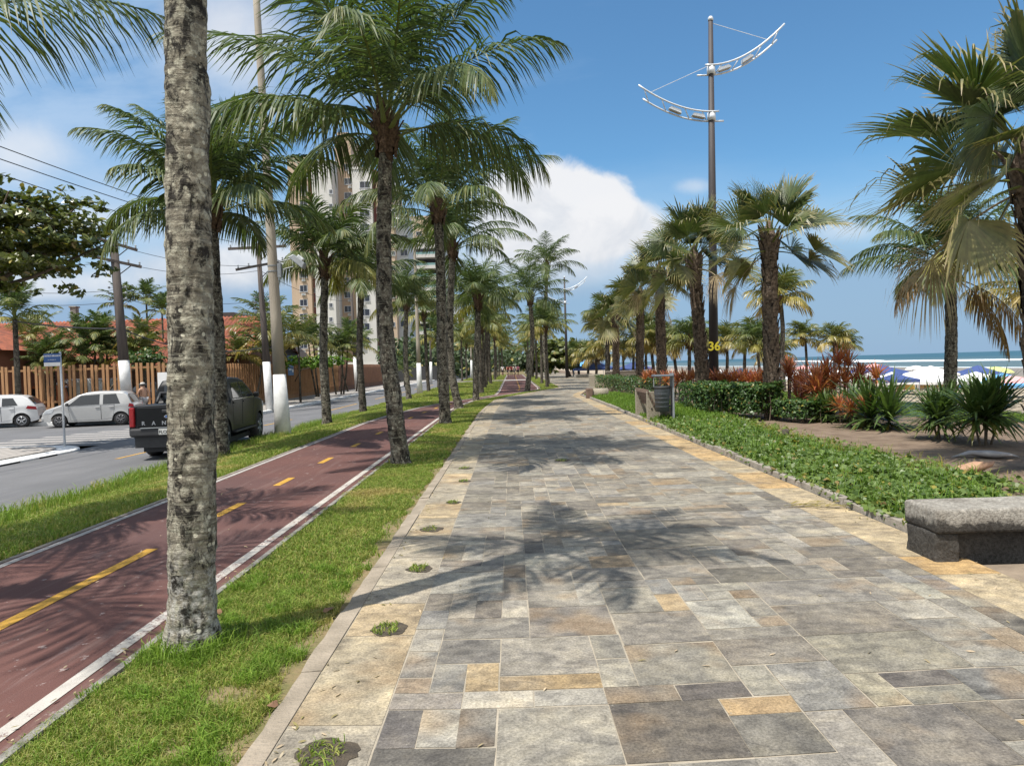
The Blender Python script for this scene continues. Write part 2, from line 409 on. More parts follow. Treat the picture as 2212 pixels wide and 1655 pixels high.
# lawn base, cycle track, its markings
ribbon('lawn', M['lawn_soil'], YS, lambda y: -7.22 + 0 * y, lambda y: np.maximum(PL(y), BR(y)) + .3, gh, nx=16)
mb = MB(); mb.bbox((-7.34, -10, -.7), (-7.22, 400, -.285)); tag(mb.build('verge_kerb', M['old_concrete']), kind='structure')
TY = np.concatenate([np.arange(-3, 60, .5), np.arange(60, 131, 5)])
ribbon('cycle_track', M['track'], TY, BL, BR, -.012, .05)
ribbon('track_edge_line', M['white_paint'], TY, lambda y: BR(y) - .175, lambda y: BR(y) - .085, -.008)
ribbon('track_edge_line', M['white_thin'], TY, lambda y: BL(y) + .03, lambda y: BL(y) + .11, -.008)
ribbon('track_border', M['old_concrete'], TY, lambda y: BR(y) + .001, lambda y: BR(y) + .05, -.006, .06)
ribbon('track_border', M['concrete'], TY, lambda y: BL(y) - .06, lambda y: BL(y) - .001, -.006, .06)
mb = MB()
dash = [(2.2, 6.8), (8.25, 9.1), (10.4, 11.15), (12.8, 13.6), (15.4, 16.1), (18.2, 18.9), (20.9, 21.6), (23.6, 24.3), (26.4, 27.1), (29, 29.7), (31.6, 32.3)]
dash += [(47 + 2.6 * i, 48.2 + 2.6 * i) for i in range(28)]
for a, b in dash:
    ca, cb = (BL(a) + BR(a)) / 2, (BL(b) + BR(b)) / 2
    mb.add([(ca - .055, a, -.008), (ca + .055, a, -.008), (cb + .055, b, -.008), (cb - .055, b, -.008)], [(0, 1, 2, 3)])
tag(mb.build('track_centre_dashes', M['yellow_worn']), kind='structure')
mb = MB(); mb.add([(-.8, 79, -.007), (1.85, 79, -.007), (1.85, 83.5, -.007), (-.8, 83.5, -.007)], [(0, 1, 2, 3)])
tag(mb.build('crossing_bar', M['white_thin']), kind='structure')
mb = MB(); mb.bbox((-7.5, 79, -.5), (-1.0, 83.5, -.015)); mb.bbox((2.2, 79, -.5), (3.5, 83.5, -.015)); tag(mb.build('cross_path', M['concrete']), kind='structure')

# promenade: mortar bed and irregular slate slabs
ribbon('promenade_mortar', M['mortar'], YS, lambda y: PL(y) - .03, PR, -.0018, .05)
def slabs():
    V = []; F = []; C = []
    rs = np.random.default_rng(5)
    pal = [((.172, .158, .136), 5), ((.222, .203, .17), 5), ((.085, .076, .067), 4.0), ((.125, .11, .091), 4), ((.29, .205, .11), .7), ((.29, .268, .225), 4.5), ((.175, .172, .165), 3.5)]
    pw = np.array([p[1] for p in pal]); pw /= pw.sum()
    W = 4.69
    def put(s0, s1, y0, y1, col, g=.0032):
        k = (y0 + y1) / 2
        g2 = g * (1 + max(0, k - 12) * .03)
        kk = float(np.interp(k, [3.5, 6, 14, 30], [.85, .6, .45, .4])); mean = (.232, .206, .163) if s0 > .01 and s1 < W - .01 else (.30, .25, .175); kk = kk if mean[0] < .25 else min(.75, kk + .15)
        col2 = [mean[i] + (col[i] - mean[i]) * kk for i in range(3)]
        j = rs.normal(0, .003, (4, 2)); dz = abs(rs.normal(0, .0007))
        b = len(V)
        for q, (s, y) in enumerate(((s0 + g2, y0 + g2 * 1.5), (s1 - g2, y0 + g2 * 1.5), (s1 - g2, y1 - g2 * 1.5), (s0 + g2, y1 - g2 * 1.5))):
            yy = y + j[q, 1] - .06 * math.sin(s * 1.1 + .4) ; l = float(PL(yy)); r = float(PR(yy))
            V.append((l + (s + j[q, 0]) * (r - l) / W, yy, dz)); C.append(col2)
        F.append((b, b + 1, b + 2, b + 3))
    def tone(base, v=.07):
        m = 1 + rs.normal(0, v); h = rs.normal(0, .003, 3); return [max(.03, base[i] * m + h[i] * .6) for i in range(3)]
    # border columns
    for side in (0, 1):
        y = 1.0
        while y < 60:
            h = rs.choice([.4, .6, .8, 1.1]) if side == 0 else rs.choice([.5, .8, 1.2, 1.5])
            if side == 0: base = [(.31, .26, .18), (.29, .255, .20), (.33, .255, .155), (.26, .23, .185)][rs.integers(4)]; put(.0, .44, y, y + h, tone(base))
            else: base = [(.41, .27, .115), (.37, .295, .185), (.34, .27, .17), (.40, .25, .10)][rs.integers(4)]; put(W - .5, W, y, y + h, tone(base))
            y += h
    KNOWN = [(1383, 1645, 1572, 1520, (.085, .075, .062)), (1640, 1630, 1770, 1540, (.09, .08, .07)), (1900, 1660, 2090, 1530, (.11, .10, .088)), (1490, 1522, 1600, 1478, (.085, .075, .066)), (1340, 1498, 1468, 1464, (.10, .09, .08)), (1345, 1527, 1480, 1492, (.09, .082, .075)),
             (765, 1600, 925, 1522, (.095, .085, .082)), (993, 1583, 1070, 1513, (.11, .10, .09)), (1070, 1625, 1330, 1492, (.23, .212, .178)), (1075, 1495, 1282, 1447, (.32, .22, .11)), (1075, 1450, 1265, 1376, (.23, .21, .175)), (955, 1432, 1080, 1381, (.12, .11, .10)), (1140, 1374, 1332, 1306, (.14, .125, .11)),
             (1360, 1386, 1505, 1320, (.17, .155, .13)), (1395, 1462, 1555, 1384, (.15, .138, .118)), (1850, 1455, 2000, 1373, (.19, .17, .13)), (1700, 1537, 1835, 1442, (.18, .17, .15)), (2030, 1528, 2200, 1432, (.15, .145, .14)), (1925, 1527, 1935, 1457, (.27, .235, .165)), (815, 1492, 950, 1442, (.27, .19, .115)), (1005, 1484, 1078, 1431, (.32, .235, .13)), (940, 1486, 1008, 1434, (.16, .155, .14))]
    def field(y0, y1, cell, s0, s1):
        nx = int(round((s1 - s0) / cell)); ny = int((y1 - y0) / cell); cx = (s1 - s0) / nx
        occ = np.zeros((ny, nx), bool)
        if y0 < 2:
            for (ul, vl, ur, vr, c) in KNOWN:     # slabs one can recognise near the camera
                a, b = gp(ul, vl), gp(ur, vr); i0 = int(round((a.x - float(PL(a.y)) - s0) / cx)); i1 = int(round((b.x - float(PL(b.y)) - s0) / cx)); j0 = int(round((a.y - y0) / cell)); j1 = int(round((b.y - y0) / cell))
                i0, i1, j0 = max(0, i0), min(nx, i1), max(0, j0)
                i1 = max(i1, i0 + 1); j1 = max(j1, j0 + 1)
                while i1 > i0 and occ[j0:j1, i0:i1].any(): i0 += 1 if occ[j0:j1, i0].any() else 0; i1 -= 1 if i1 > i0 and occ[j0:j1, i1 - 1].any() else 0; j1 = j1 if not occ[j0:j1, i0:i1].any() or j1 - j0 < 2 else j1 - 1
                if i1 <= i0: continue
                occ[j0:j1, i0:i1] = True; put(s0 + i0 * cx, s0 + i1 * cx, y0 + j0 * cell, y0 + j1 * cell, tone(c, .03))
        sizes = [((4, 3), 3.5), ((4, 4), 1.6), ((3, 3), 3.5), ((5, 3), 1.5), ((2, 2), 6), ((2, 1), 6), ((1, 2), 5), ((3, 2), 6), ((2, 3), 4), ((4, 2), 4), ((3, 1), 5), ((5, 4), .8), ((1, 3), 2), ((1, 1), 3)]
        sw = np.array([q[1] for q in sizes], float); sw /= sw.sum()
        for j in range(ny):
            for i in range(nx):
                if occ[j, i]: continue
                for _ in range(14):
                    w, h = sizes[rs.choice(len(sizes), p=sw)][0]
                    if i + w <= nx and j + h <= ny and not occ[j:j + h, i:i + w].any(): break
                else: w = h = 1
                occ[j:j + h, i:i + w] = True
                put(s0 + i * cx, s0 + (i + w) * cx, y0 + j * cell, y0 + (j + h) * cell, tone(pal[rs.choice(len(pal), p=pw)][0]))
    field(1.0, 34, .175, .44, W - .5)
    field(34, 60, .3, .44, W - .5)
    field(60, 150, .8, .0, W)
    o = link('promenade', npmesh('promenade', V, np.array(F), M['stone'], tint=C)); return tag(o, kind='structure')
slabs()
M['left_kerb'] = pm('dusty_kerb_stone', (.33, .275, .21), (.21, .175, .13), 3.5, .92, .6, 45)
mb = MB(); rk = np.random.default_rng(13); y = -1.0
while y < 50:
    yy = y + rk.uniform(.85, 1.1); g = .008 if y < 20 else .0; h = .006 + rk.normal(0, .004); w0 = .115 + rk.normal(0, .006)
    xa, xb = float(PL(y)) - .003, float(PL(yy - g)) - .003; dx = abs(rk.normal(0, .005))
    n = 6; L = [(xa + (xb - xa) * k / n, y + (yy - g - y) * k / n) for k in range(n + 1)]
    V = [(p - dx, q, h) for p, q in L] + [(p - w0 + rk.normal(0, .004), q, h - .004 + rk.normal(0, .0015)) for p, q in L[::-1]]; m = len(V)
    mb.add(V + [(a, b, -.1) for a, b, c in V], [tuple(range(m))] + [(i, m + i, m + (i + 1) % m, (i + 1) % m) for i in range(m)]); y = yy
tag(mb.build('promenade_kerb', M['left_kerb']), kind='structure')
# soil-filled holes along the left edge of the paving
M['hole_soil'] = pm('hole_soil', (.085, .066, .045), (.045, .036, .027), 14, .98, .8, 60)
HOLES = []
for (u, v, r) in ((840, 1360, .115), (907, 1229, .11), (932, 1144, .115), (980, 1086, .09), (1003, 1040, .09), (1005, 1012, .12), (1215, 995, .14), (705, 1632, .135)):
    p = gp(u, v); HOLES.append((p.x, p.y, r)); n = 48
    V = [(p.x, p.y, .012)]
    for k in range(n):
        a = 2 * PI * k / n; q = r * (1 + .3 * mnoise.noise((math.cos(a) * 1.2 + u, math.sin(a) * 1.2, v)) + .12 * mnoise.noise((math.cos(a) * 4, math.sin(a) * 4, u))); V.append((p.x + q * math.cos(a), p.y + q * math.sin(a), .004))
    tag(link('soil_patch', npmesh('soil_patch', V, [(0, k + 1, (k + 1) % n + 1) for k in range(n)], M['hole_soil'])), kind='structure')

# garden bed, dirt by the bench, kerb of the garden
ribbon('garden_soil', M['soil'], np.concatenate([[5.9, 6.2], np.arange(6.5, 37, .5)]), lambda y: PR(y) + .02, 13.3, lambda x, y: -.03 + .02 * math.sin(x * 2.1) * math.sin(y * 1.3) if x > 4.2 else -.03, nx=14)
ribbon('sandy_ground', M['dirt'], np.arange(-3, 6, .5), lambda y: PR(y) + .002, 13.3, -.012, nx=6)
ribbon('garden_soil', M['soil'], np.arange(36.5, 400, 4), lambda y: PR(y) + .02, 13.3, -.035)
mb = MB(); rs = np.random.default_rng(3); y = 6.15
while y < 36.5:
    L = rs.uniform(.8, 1.25); yy = min(y + L, 36.6); g = rs.choice([.008, .015, .05], p=[.5, .3, .2])
    xa, xb = float(PR(y)), float(PR(yy)); h = .075 + rs.normal(0, .008); dx = rs.normal(0, .008)
    mb.add([(xa + .01 + dx, y, -.05), (xa + .13 + dx, y, -.05), (xb + .13 + dx, yy - g, -.05), (xb + .01 + dx, yy - g, -.05),
            (xa + .025 + dx, y + .01, h), (xa + .125 + dx, y + .01, h), (xb + .125 + dx, yy - g - .01, h), (xb + .025 + dx, yy - g - .01, h)],
           [(3, 2, 1, 0), (4, 5, 6, 7), (0, 1, 5, 4), (1, 2, 6, 5), (2, 3, 7, 6), (3, 0, 4, 7)]); y = yy
tag(mb.build('garden_kerb', M['concrete'], bevel=.008), kind='structure')

# beach and sea
XB = [13.3, 13.6, 16, 20, 26, 34, 46, 70, 110, 150, 175]; ZB = [-.03, -.25, -.7, -1.15, -1.6, -2.0, -2.35, -2.75, -3.2, -3.48, -3.9]
def beach_z(x): return float(np.interp(x, XB, ZB))
V = []; F = []; ysb = [-60, 0, 20, 40, 60, 90, 130, 200, 300, 500, 900, 2000, 5000]
for y in ysb:
    for x, z in zip(XB, ZB): V.append((x, y, z))
nb = len(XB)
for j in range(len(ysb) - 1):
    for i in range(nb - 1): a = j * nb + i; F.append((a, a + 1, a + nb + 1, a + nb))
tag(link('beach_sand', npmesh('beach_sand', V, F, M['sand'], smooth=True)), kind='structure')
mb = MB(); mb.bbox((13.15, 5, -.3), (13.35, 60, .05)); tag(mb.build('beach_kerb', M['concrete'], bevel=.02), kind='structure')
def m_sea():
    t = NT('sea_water'); v = t.coord('Object')
    n1 = t.noise(t.coord('Object', (.05, .012, 1)), 1, 5); n2 = t.noise(t.coord('Object', (.6, .15, 1)), 1, 4)
    x = t.n('ShaderNodeSeparateXYZ', {0: v}).outputs[0]
    deep = t.math('DIVIDE', t.math('SUBTRACT', x, 150), 420, clamp=True)
    col = t.mix(deep, (.10, .135, .135), (.03, .085, .115))
    col = t.mix(t.ramp(n1, [(.45, 0.0), (.65, .4)]), col, (.06, .115, .135))
    t.bsdf(col, .45, t.bump(t.math('ADD', n1, n2), .6, 1.0), 0, .2); return t.mat
V = [(150, -400, -3.5), (30000, -400, -3.5), (30000, 28000, -3.5), (150, 28000, -3.5)]
tag(link('sea', npmesh('sea', V, [(0, 1, 2, 3)], m_sea())), kind='structure')
M['foam'] = pm('sea_foam', (.82, .84, .85), (.62, .68, .70), .35, .9)
rs = np.random.default_rng(8)
for (x0, w, h, yr) in ((154, 2, .15, (60, 900)), (268, 3, .9, (300, 640)), (250, 3, .7, (120, 230)), (330, 3, .9, (620, 900))):
    V = []; F = []; ys_ = np.linspace(yr[0], yr[1], 60)
    for j, y in enumerate(ys_):
        e = math.sin(PI * j / 59) ** .4; xx = x0 + 3 * math.sin(y * .013 + x0) + 1.2 * math.sin(y * .07)
        ww = w * e * (.6 + .6 * mnoise.noise((x0, y * .03, 0)) + .3); hh = h * e
        V += [(xx - ww, y, -3.49), (xx - ww * .4, y, -3.47 + hh * .35), (xx, y, -3.48 + hh), (xx + ww * .3, y, -3.49)]
    for j in range(59):
        for i in range(3): a = j * 4 + i; F.append((a, a + 1, a + 5, a + 4))
    tag(link('surf', npmesh('surf', V, F, M['foam'], smooth=True)), kind='structure')

# ------------------------------------------------------------------ grass
def blades(P, hmin, hmax, w, rs, lean=.5, agelo=.0, agehi=.35, patch=True):
    n = len(P); a = rs.uniform(0, 2 * PI, n); h = rs.uniform(hmin, hmax, n); b = rs.uniform(0, 2 * PI, n); l = rs.uniform(.15, 1.0, n) * lean * h
    d = np.stack([np.cos(a), np.sin(a), 0 * a], 1); q = np.stack([np.cos(b) * l, np.sin(b) * l, 0 * b], 1); up = np.stack([0 * h, 0 * h, h], 1)
    ww = (w * rs.uniform(.7, 1.3, n))[:, None]
    V = np.stack([P - d * ww, P + d * ww, P + q * .4 + up * .62 - d * ww * .75, P + q * .4 + up * .62 + d * ww * .75, P + q * 1.15 + up * (1 - .25 * lean)], 1)
    i = np.arange(n)[:, None] * 5
    F = np.concatenate([i + [0, 1, 3], i + [0, 3, 2], i + [2, 3, 4]], 0)
    age = rs.uniform(agelo, agehi, n)
    if patch:
        pn = np.array([mnoise.noise((p[0] * 1.3, p[1] * 1.3, 0)) for p in P]); age = np.clip(age + np.clip(pn - .15, 0, 1) * .6, 0, 1)
    T = np.stack([rs.uniform(0, 1, n), age, 0 * age], 1)
    return V.reshape(-1, 3), F, np.repeat(T, 5, 0)
def scatter(fl, fr, y0, y1, n, rs, power=1.0):
    t = rs.uniform(0, 1, n) ** power; y = y0 + (y1 - y0) * t; s = rs.uniform(0, 1, n)
    L, R = fl(y), fr(y); k = R - L > .03; x = L + (R - L) * s
    x, y = x[k], y[k]
    return np.stack([x, y, gh(x)], 1)
def grass_obj(name, parts, mat):
    Vs = []; Fs = []; Ts = []; b = 0
    for V, F, T in parts: Vs.append(V); Fs.append(F + b); Ts.append(T); b += len(V)
    return tag(link(name, npmesh(name, np.concatenate(Vs), np.concatenate(Fs), mat, tint=np.concatenate(Ts))), kind='stuff')
rs = np.random.default_rng(21)
e1 = lambda y: BR(y) + .03 + .03 * np.sin(y * 5.1) + .02 * np.sin(y * 13); e2 = lambda y: PL(y) - .17 + .03 * np.sin(y * 4.3) + .02 * np.sin(y * 11)
def clumps(P): return P[np.array([mnoise.noise((p[0] * 4.5, p[1] * 4.5, 9)) > .16 for p in P])]
bare = [(p.x, p.y, r) for p, r in ((gp(690 * .7373, 2020 * .7373), .13), (gp(600 * .7373, 2050 * .7373), .10), (gp(800 * .7373, 1960 * .7373), .12), (gp(640 * .7373, 2010 * .7373), .09), (gp(520 * .7373, 2180 * .7373), .07))]
def thin(P, rs):
    d = PL(P[:, 1]) - .12 - P[:, 0]; nz = np.array([mnoise.noise((q[0] * .5, q[1] * 2.2, 2)) for q in P]); keep = ~((d < .05 + .22 * np.maximum(0, nz + .15)) & (rs.uniform(0, 1, len(P)) < .88))
    for bx, by, r in bare: keep &= ~((np.hypot(P[:, 0] - bx, P[:, 1] - by) < r * rs.uniform(.5, 1.3, len(P))) & (rs.uniform(0, 1, len(P)) < .8))
    return P[keep]
parts = [blades(thin(scatter(e1, e2, 2.2, 5.5, 62000, rs), rs), .02, .055, .0026, rs, 1.0),
         blades(clumps(scatter(e1, e2, 2.2, 6, 26000, rs)), .045, .10, .003, rs, 1.1, 0, .1),
         blades(thin(scatter(e1, e2, 5.5, 12, 52000, rs), rs), .02, .06, .0042, rs, .9),
         blades(scatter(e1, e2, 12, 50, 52000, rs, 1.4), .025, .07, .009, rs, .8)]
# longer tufts by the trunk and along the kerb
p0 = gp(415, 1395)
k = 900; an = rs.uniform(0, 2 * PI, k); rr = .12 + np.abs(rs.normal(0, .1, k)); P = np.stack([p0.x + np.cos(an) * rr, p0.y + np.sin(an) * rr, np.full(k, -.035)], 1)
P = P[(P[:, 0] > float(BR(4)) + .06) & (P[:, 0] < -1.3)]
parts.append(blades(P, .06, .16, .0035, rs, .9, 0, .12, False))
for hx, hy, r in HOLES:
    k = 170 if hy < 6 else 90; an = rs.uniform(0, 2 * PI, k); rr = r * np.sqrt(rs.uniform(0, 1, k)) * .9
    P = np.stack([hx + np.cos(an) * rr, hy + np.sin(an) * rr, np.full(k, .004)], 1); P = P[P[:, 0] < hx + r * .5]
    parts.append(blades(P, .012, .045, .004, rs, 1.5, 0, .3, False))
grass_obj('grass', parts, M['grass'])
l1 = lambda y: -7.27 + .1 * np.sin(y * 1.7) + .06 * np.sin(y * 5); l2 = lambda y: BL(y) - .07 + .02 * np.sin(y * 6)
parts = [blades(scatter(l1, l2, 5, 14, 60000, rs), .04, .11, .005, rs, .9), blades(scatter(l1, l2, 14, 30, 60000, rs), .05, .14, .0085, rs, .8),
         blades(scatter(l1, l2, 30, 78, 70000, rs, 1.3), .05, .13, .018, rs, .8),
         blades(scatter(lambda y: l1(y), lambda y: l1(y) + .8, 6, 30, 9000, rs), .12, .30, .005, rs, .8, 0, .2),
         blades(scatter(lambda y: BR(y) + .06, lambda y: PL(y) - .1, 50, 110, 16000, rs), .05, .12, .02, rs, .8),
         blades(scatter(lambda y: -7.2 + 0 * y, lambda y: BL(y) - .1, 84, 130, 25000, rs), .05, .12, .03, rs, .8)]
grass_obj('grass', parts, M['grass'])
# ================================================================== plants
def nrm(a): return a / np.maximum(np.linalg.norm(a, axis=-1, keepdims=True), 1e-9)

def frond(rs, L=3.3, n=70, ll=.78, w=.021, e=.6, bend=1.3, grav=.7, twist=.0, age=.1, vee=.35, sway=0.0, petiole=.17, bare=0.0):
    """a pinnate coconut frond: arched rachis with drooping leaflets, built along +X with gravity along -Z"""
    S = np.linspace(0, 1, 28); ang = e - bend * S ** 1.35; ds = L / 27
    X = np.concatenate([[0], np.cumsum(np.cos(ang[:-1]) * ds)]); Z = np.concatenate([[0], np.cumsum(np.sin(ang[:-1]) * ds)])
    Y = sway * L * S ** 2
    def pos(s): return np.stack([np.interp(s, S, X), np.interp(s, S, Y), np.interp(s, S, Z)], -1)
    Vs = []; Fs = []; Ts = []; base = 0
    for side in (-1, 1):
        s = np.linspace(petiole, .985, n) + rs.normal(0, .003, n); s = np.clip(s, .1, .995)
        if bare > 0: s = s[rs.uniform(0, 1, n) > bare]
        m = len(s)
        a = np.interp(s, S, ang); t = np.stack([np.cos(a), 0 * a, np.sin(a)], -1); nn = np.stack([-np.sin(a), 0 * a, np.cos(a)], -1)
        tw = twist * s + rs.normal(0, .05, m)
        b0 = np.array([0, 1.0, 0])[None] * side
        b = b0 * np.cos(tw)[:, None] + nn * np.sin(tw)[:, None] * side; nv = nrm(np.cross(t, b) * side)
        phi = np.interp(s, [.1, .5, .85, 1], [.45, .75, 1.05, 1.4]) + rs.normal(0, .06, m)
        eta = vee + rs.normal(0, .12, m)
        d0 = b * (np.cos(phi) * np.cos(eta))[:, None] + t * np.sin(phi)[:, None] + nv * (np.sin(eta) * np.cos(phi))[:, None]
        prof = np.interp(s, [.1, .2, .4, .65, .85, 1], [.55, .85, 1, .9, .6, .28])
        l = ll * prof * rs.uniform(.86, 1.1, m)
        g = grav * rs.uniform(.7, 1.35, m)
        q = [0, .3, .65, 1.0]; p = pos(s); W = w * np.interp(s, [.1, .3, .8, 1], [.8, 1, .85, .5])
        rows = []; roll = rs.normal(0, .45, m)[:, None]
        hw = [.55, 1.0, .8, .06]
        for k in range(4):
            if k > 0:
                qm = (q[k] + q[k - 1]) / 2
                d = nrm(d0 + np.array([0, 0, -1.0])[None] * (g * qm * 1.25)[:, None])
                p = p + d * (l * (q[k] - q[k - 1]))[:, None]
            else: d = d0
            wv = nrm(np.cross(d, nv)); wv = nrm(wv * np.cos(roll) + np.cross(d, wv) * np.sin(roll)) * (W * hw[k])[:, None]
            rows += [p - wv, p + wv]
        V = np.stack(rows, 1).reshape(-1, 3); i = np.arange(m)[:, None] * 8 + base
        Fs.append(np.concatenate([i + [0, 1, 3, 2], i + [2, 3, 5, 4], i + [4, 5, 7, 6]], 0)); Vs.append(V)
        ag = np.clip(age + rs.normal(0, .05, m) + .12 * (s > .9), 0, 1)
        T = np.repeat(np.stack([rs.uniform(0, 1, m), ag, 0 * ag], 1), 8, 0).reshape(m, 8, 3)
        T[:, 6:, 1] = np.clip(T[:, 6:, 1] + .18 * rs.uniform(0, 1, (m, 1)), 0, 1)
        Ts.append(T.reshape(-1, 3)); base += len(V)
    sr = np.linspace(0, .99, 12); pr = pos(sr); rr = np.interp(sr, [0, .05, .2, 1], [.075, .045, .026, .006])
    a = np.interp(sr, S, ang); nn = np.stack([-np.sin(a), 0 * a, np.cos(a)], -1); bb = np.array([0, 1.0, 0])
    ring = np.stack([pr + bb * rr[:, None], pr + nn * (rr * .55)[:, None], pr - bb * rr[:, None], pr - nn * (rr * .55)[:, None]], 1).reshape(-1, 3)
    i = np.arange(11)[:, None] * 4 + base
    Fs.append(np.concatenate([i + [k, (k + 1) % 4, 4 + (k + 1) % 4, 4 + k] for k in range(4)], 0)); Vs.append(ring)
    Ts.append(np.tile([.5, age, 1.0 if age < .6 else .2], (len(ring), 1)))
    return np.concatenate(Vs), np.concatenate(Fs), np.concatenate(Ts)

def fan_leaf(rs, R=.9, pet=1.0, e=.5, bend=.6, age=.1, ns=44, grav=.6, spread=2.35, fold=.35, tipdead=.6, w=1.0):
    """a palmate leaf: petiole and a pleated fan whose free tips droop and are dry"""
    S = np.linspace(0, 1, 8); ang = e - bend * S; X = np.concatenate([[0], np.cumsum(np.cos(ang[:-1]) * pet / 7)]); Z = np.concatenate([[0], np.cumsum(np.sin(ang[:-1]) * pet / 7)])
    a = ang[-1] - .15; t = np.array([math.cos(a), 0, math.sin(a)]); n0 = np.array([-math.sin(a), 0, math.cos(a)]); b = np.array([0, 1.0, 0]); c = np.array([X[-1], 0, Z[-1]]); dead = age >= .4; fused = .2 if dead else .51; w = .95 if dead else w
    ro = rs.normal(0, .75); b, n0 = b * math.cos(ro) + n0 * math.sin(ro), n0 * math.cos(ro) - b * math.sin(ro)
    th = np.linspace(-spread, spread, ns) + rs.normal(0, .012, ns); dth = 2 * spread / ns
    r = np.abs(th) / spread
    d0 = t * np.cos(th)[:, None] + b * np.sin(th)[:, None] + n0 * (fold * np.abs(np.sin(th)) + .1)[:, None]
    d0 = nrm(d0); Rl = R * (1 - .22 * r ** 2) * rs.uniform(.9, 1.06, ns)
    q = [.03, .3, .5, .72, .87, 1.0]; hw = [1.0, 1.0, .97, .62, .34, .03]; rows = []; p = np.tile(c, (ns, 1)) + d0 * (Rl * q[0])[:, None]
    side = nrm(np.cross(np.tile(n0, (ns, 1)), d0)); bent = rs.uniform(0, 1, ns) < (.5 if not dead else 1.1); gg = grav * rs.uniform(.5, 1.5, ns)
    T = []
    for k in range(6):
        if k: 
            g = gg * max(0, q[k] - .52) * 2.2 + bent * 5.0 * max(0, q[k] - (.75 if not dead else .2)) * rs.uniform(.3, 1.8, ns) + .1 * grav * q[k]
            d = nrm(d0 + np.array([0, 0, -1.0])[None] * g[:, None]); p = p + d * (Rl * (q[k] - q[k - 1]))[:, None]
        W = np.minimum(q[k], fused) * Rl * dth * .5 * hw[k] * 1.02 * w
        pl = n0 * (W * .8)[:, None]
        rows += [p - side * W[:, None] - pl * (k < 5), p + side * W[:, None] + pl * .2 * (k < 5)]
        ag = np.clip(age + rs.normal(0, .04, ns) + [0, 0, .02, .1, .32, .6][k] * tipdead * rs.uniform(.5, 1.6, ns), 0, 1)
        tt = np.stack([rs.uniform(0, 1, ns), ag, 0 * ag], 1); T += [tt, tt]
    V = np.stack(rows, 1).reshape(-1, 3); T = np.stack(T, 1).reshape(-1, 3)
    T[:, 0] = np.repeat(rs.uniform(0, 1, ns), 12)
    i = np.arange(ns)[:, None] * 12; F = np.concatenate([i + [2 * k, 2 * k + 1, 2 * k + 3, 2 * k + 2] for k in range(5)], 0)
    pr = np.stack([X, 0 * X, Z], 1); rr = np.linspace(.032, .016, 8); nn = np.stack([-np.sin(ang), 0 * ang, np.cos(ang)], 1); bb = np.array([0, 1.0, 0])
    ring = np.stack([pr + bb * rr[:, None], pr + nn * rr[:, None] * .6, pr - bb * rr[:, None], pr - nn * rr[:, None] * .6], 1).reshape(-1, 3); i = np.arange(7)[:, None] * 4 + len(V)
    F2 = np.concatenate([i + [k, (k + 1) % 4, 4 + (k + 1) % 4, 4 + k] for k in range(4)], 0)
    return np.concatenate([V, ring]), np.concatenate([F, F2]), np.concatenate([T, np.tile([.5, age, .9 if age < .6 else .0], (len(ring), 1))])

def rotz(V, a):
    c, s = math.cos(a), math.sin(a); return np.stack([V[:, 0] * c - V[:, 1] * s, V[:, 0] * s + V[:, 1] * c, V[:, 2]], 1)
def merge(parts):
    Vs = []; Fs = []; Ts = []; b = 0
    for V, F, T in parts: Vs.append(V); Fs.append(F + b); Ts.append(T); b += len(V)
    return np.concatenate(Vs), np.concatenate(Fs), np.concatenate(Ts)

def spline(pts, n):
    """Catmull-Rom through the points"""
    P = [np.array(p, float) for p in pts]; P = [2 * P[0] - P[1]] + P + [2 * P[-1] - P[-2]]; out = []
    segs = len(P) - 3
    for k in range(n):
        u = k / (n - 1) * segs; i = min(int(u), segs - 1); t = u - i
        a, b, c, d = P[i:i + 4]
        out.append(.5 * ((2 * b) + (c - a) * t + (2 * a - 5 * b + 4 * c - d) * t * t + (-a + 3 * b - 3 * c + d) * t ** 3))
    return np.array(out)

def trunk_mesh(name, path, r0, r1, rs, mat, sides=20, step=.06, ring=.10, flare=.5, rough=.01, ringamp=.03, fl_h=.35):
    L = sum(np.linalg.norm(np.subtract(path[i + 1], path[i])) for i in range(len(path) - 1)); n = max(12, int(L / step)); P = spline(path, n)
    seed = rs.uniform(0, 100); V = []; F = []; rp = 0; nxt = 0; amp = 0
    hs = np.concatenate([[0], np.cumsum(np.linalg.norm(np.diff(P, axis=0), axis=1))])
    ph = np.cumsum(rs.uniform(.6, 1.4, int(L / ring) + 20)) * ring
    for j in range(n):
        h = hs[j]; t = j / (n - 1); r = r0 + (r1 - r0) * t ** .8 + r0 * flare * math.exp(-(h / (fl_h * .45)) ** 1.3)
        k = np.searchsorted(ph, h); lo = ph[k - 1] if k > 0 else 0; f = (h - lo) / (ph[k] - lo)
        rm = 1 + ringamp * (.8 - f) * (1.0 if f > .12 else .2)
        for i in range(sides):
            a = 2 * PI * i / sides
            d = mnoise.noise((math.cos(a) * 1.4 + seed, math.sin(a) * 1.4, h * 3.2)) * rough * 1.6 + mnoise.noise((math.cos(a) * 5 + seed, math.sin(a) * 5, h * 11)) * rough
            if h < fl_h: d += .10 * r0 * math.sin(a * 9 + seed) * (1 - h / fl_h) * flare
            rr = r * rm + d; V.append((P[j][0] + math.cos(a) * rr, P[j][1] + math.sin(a) * rr, P[j][2]))
    for j in range(n - 1):
        for i in range(sides): F.append((j * sides + i, j * sides + (i + 1) % sides, (j + 1) * sides + (i + 1) % sides, (j + 1) * sides + i))
    return npmesh(name, V, np.array(F), mat, smooth=True), P

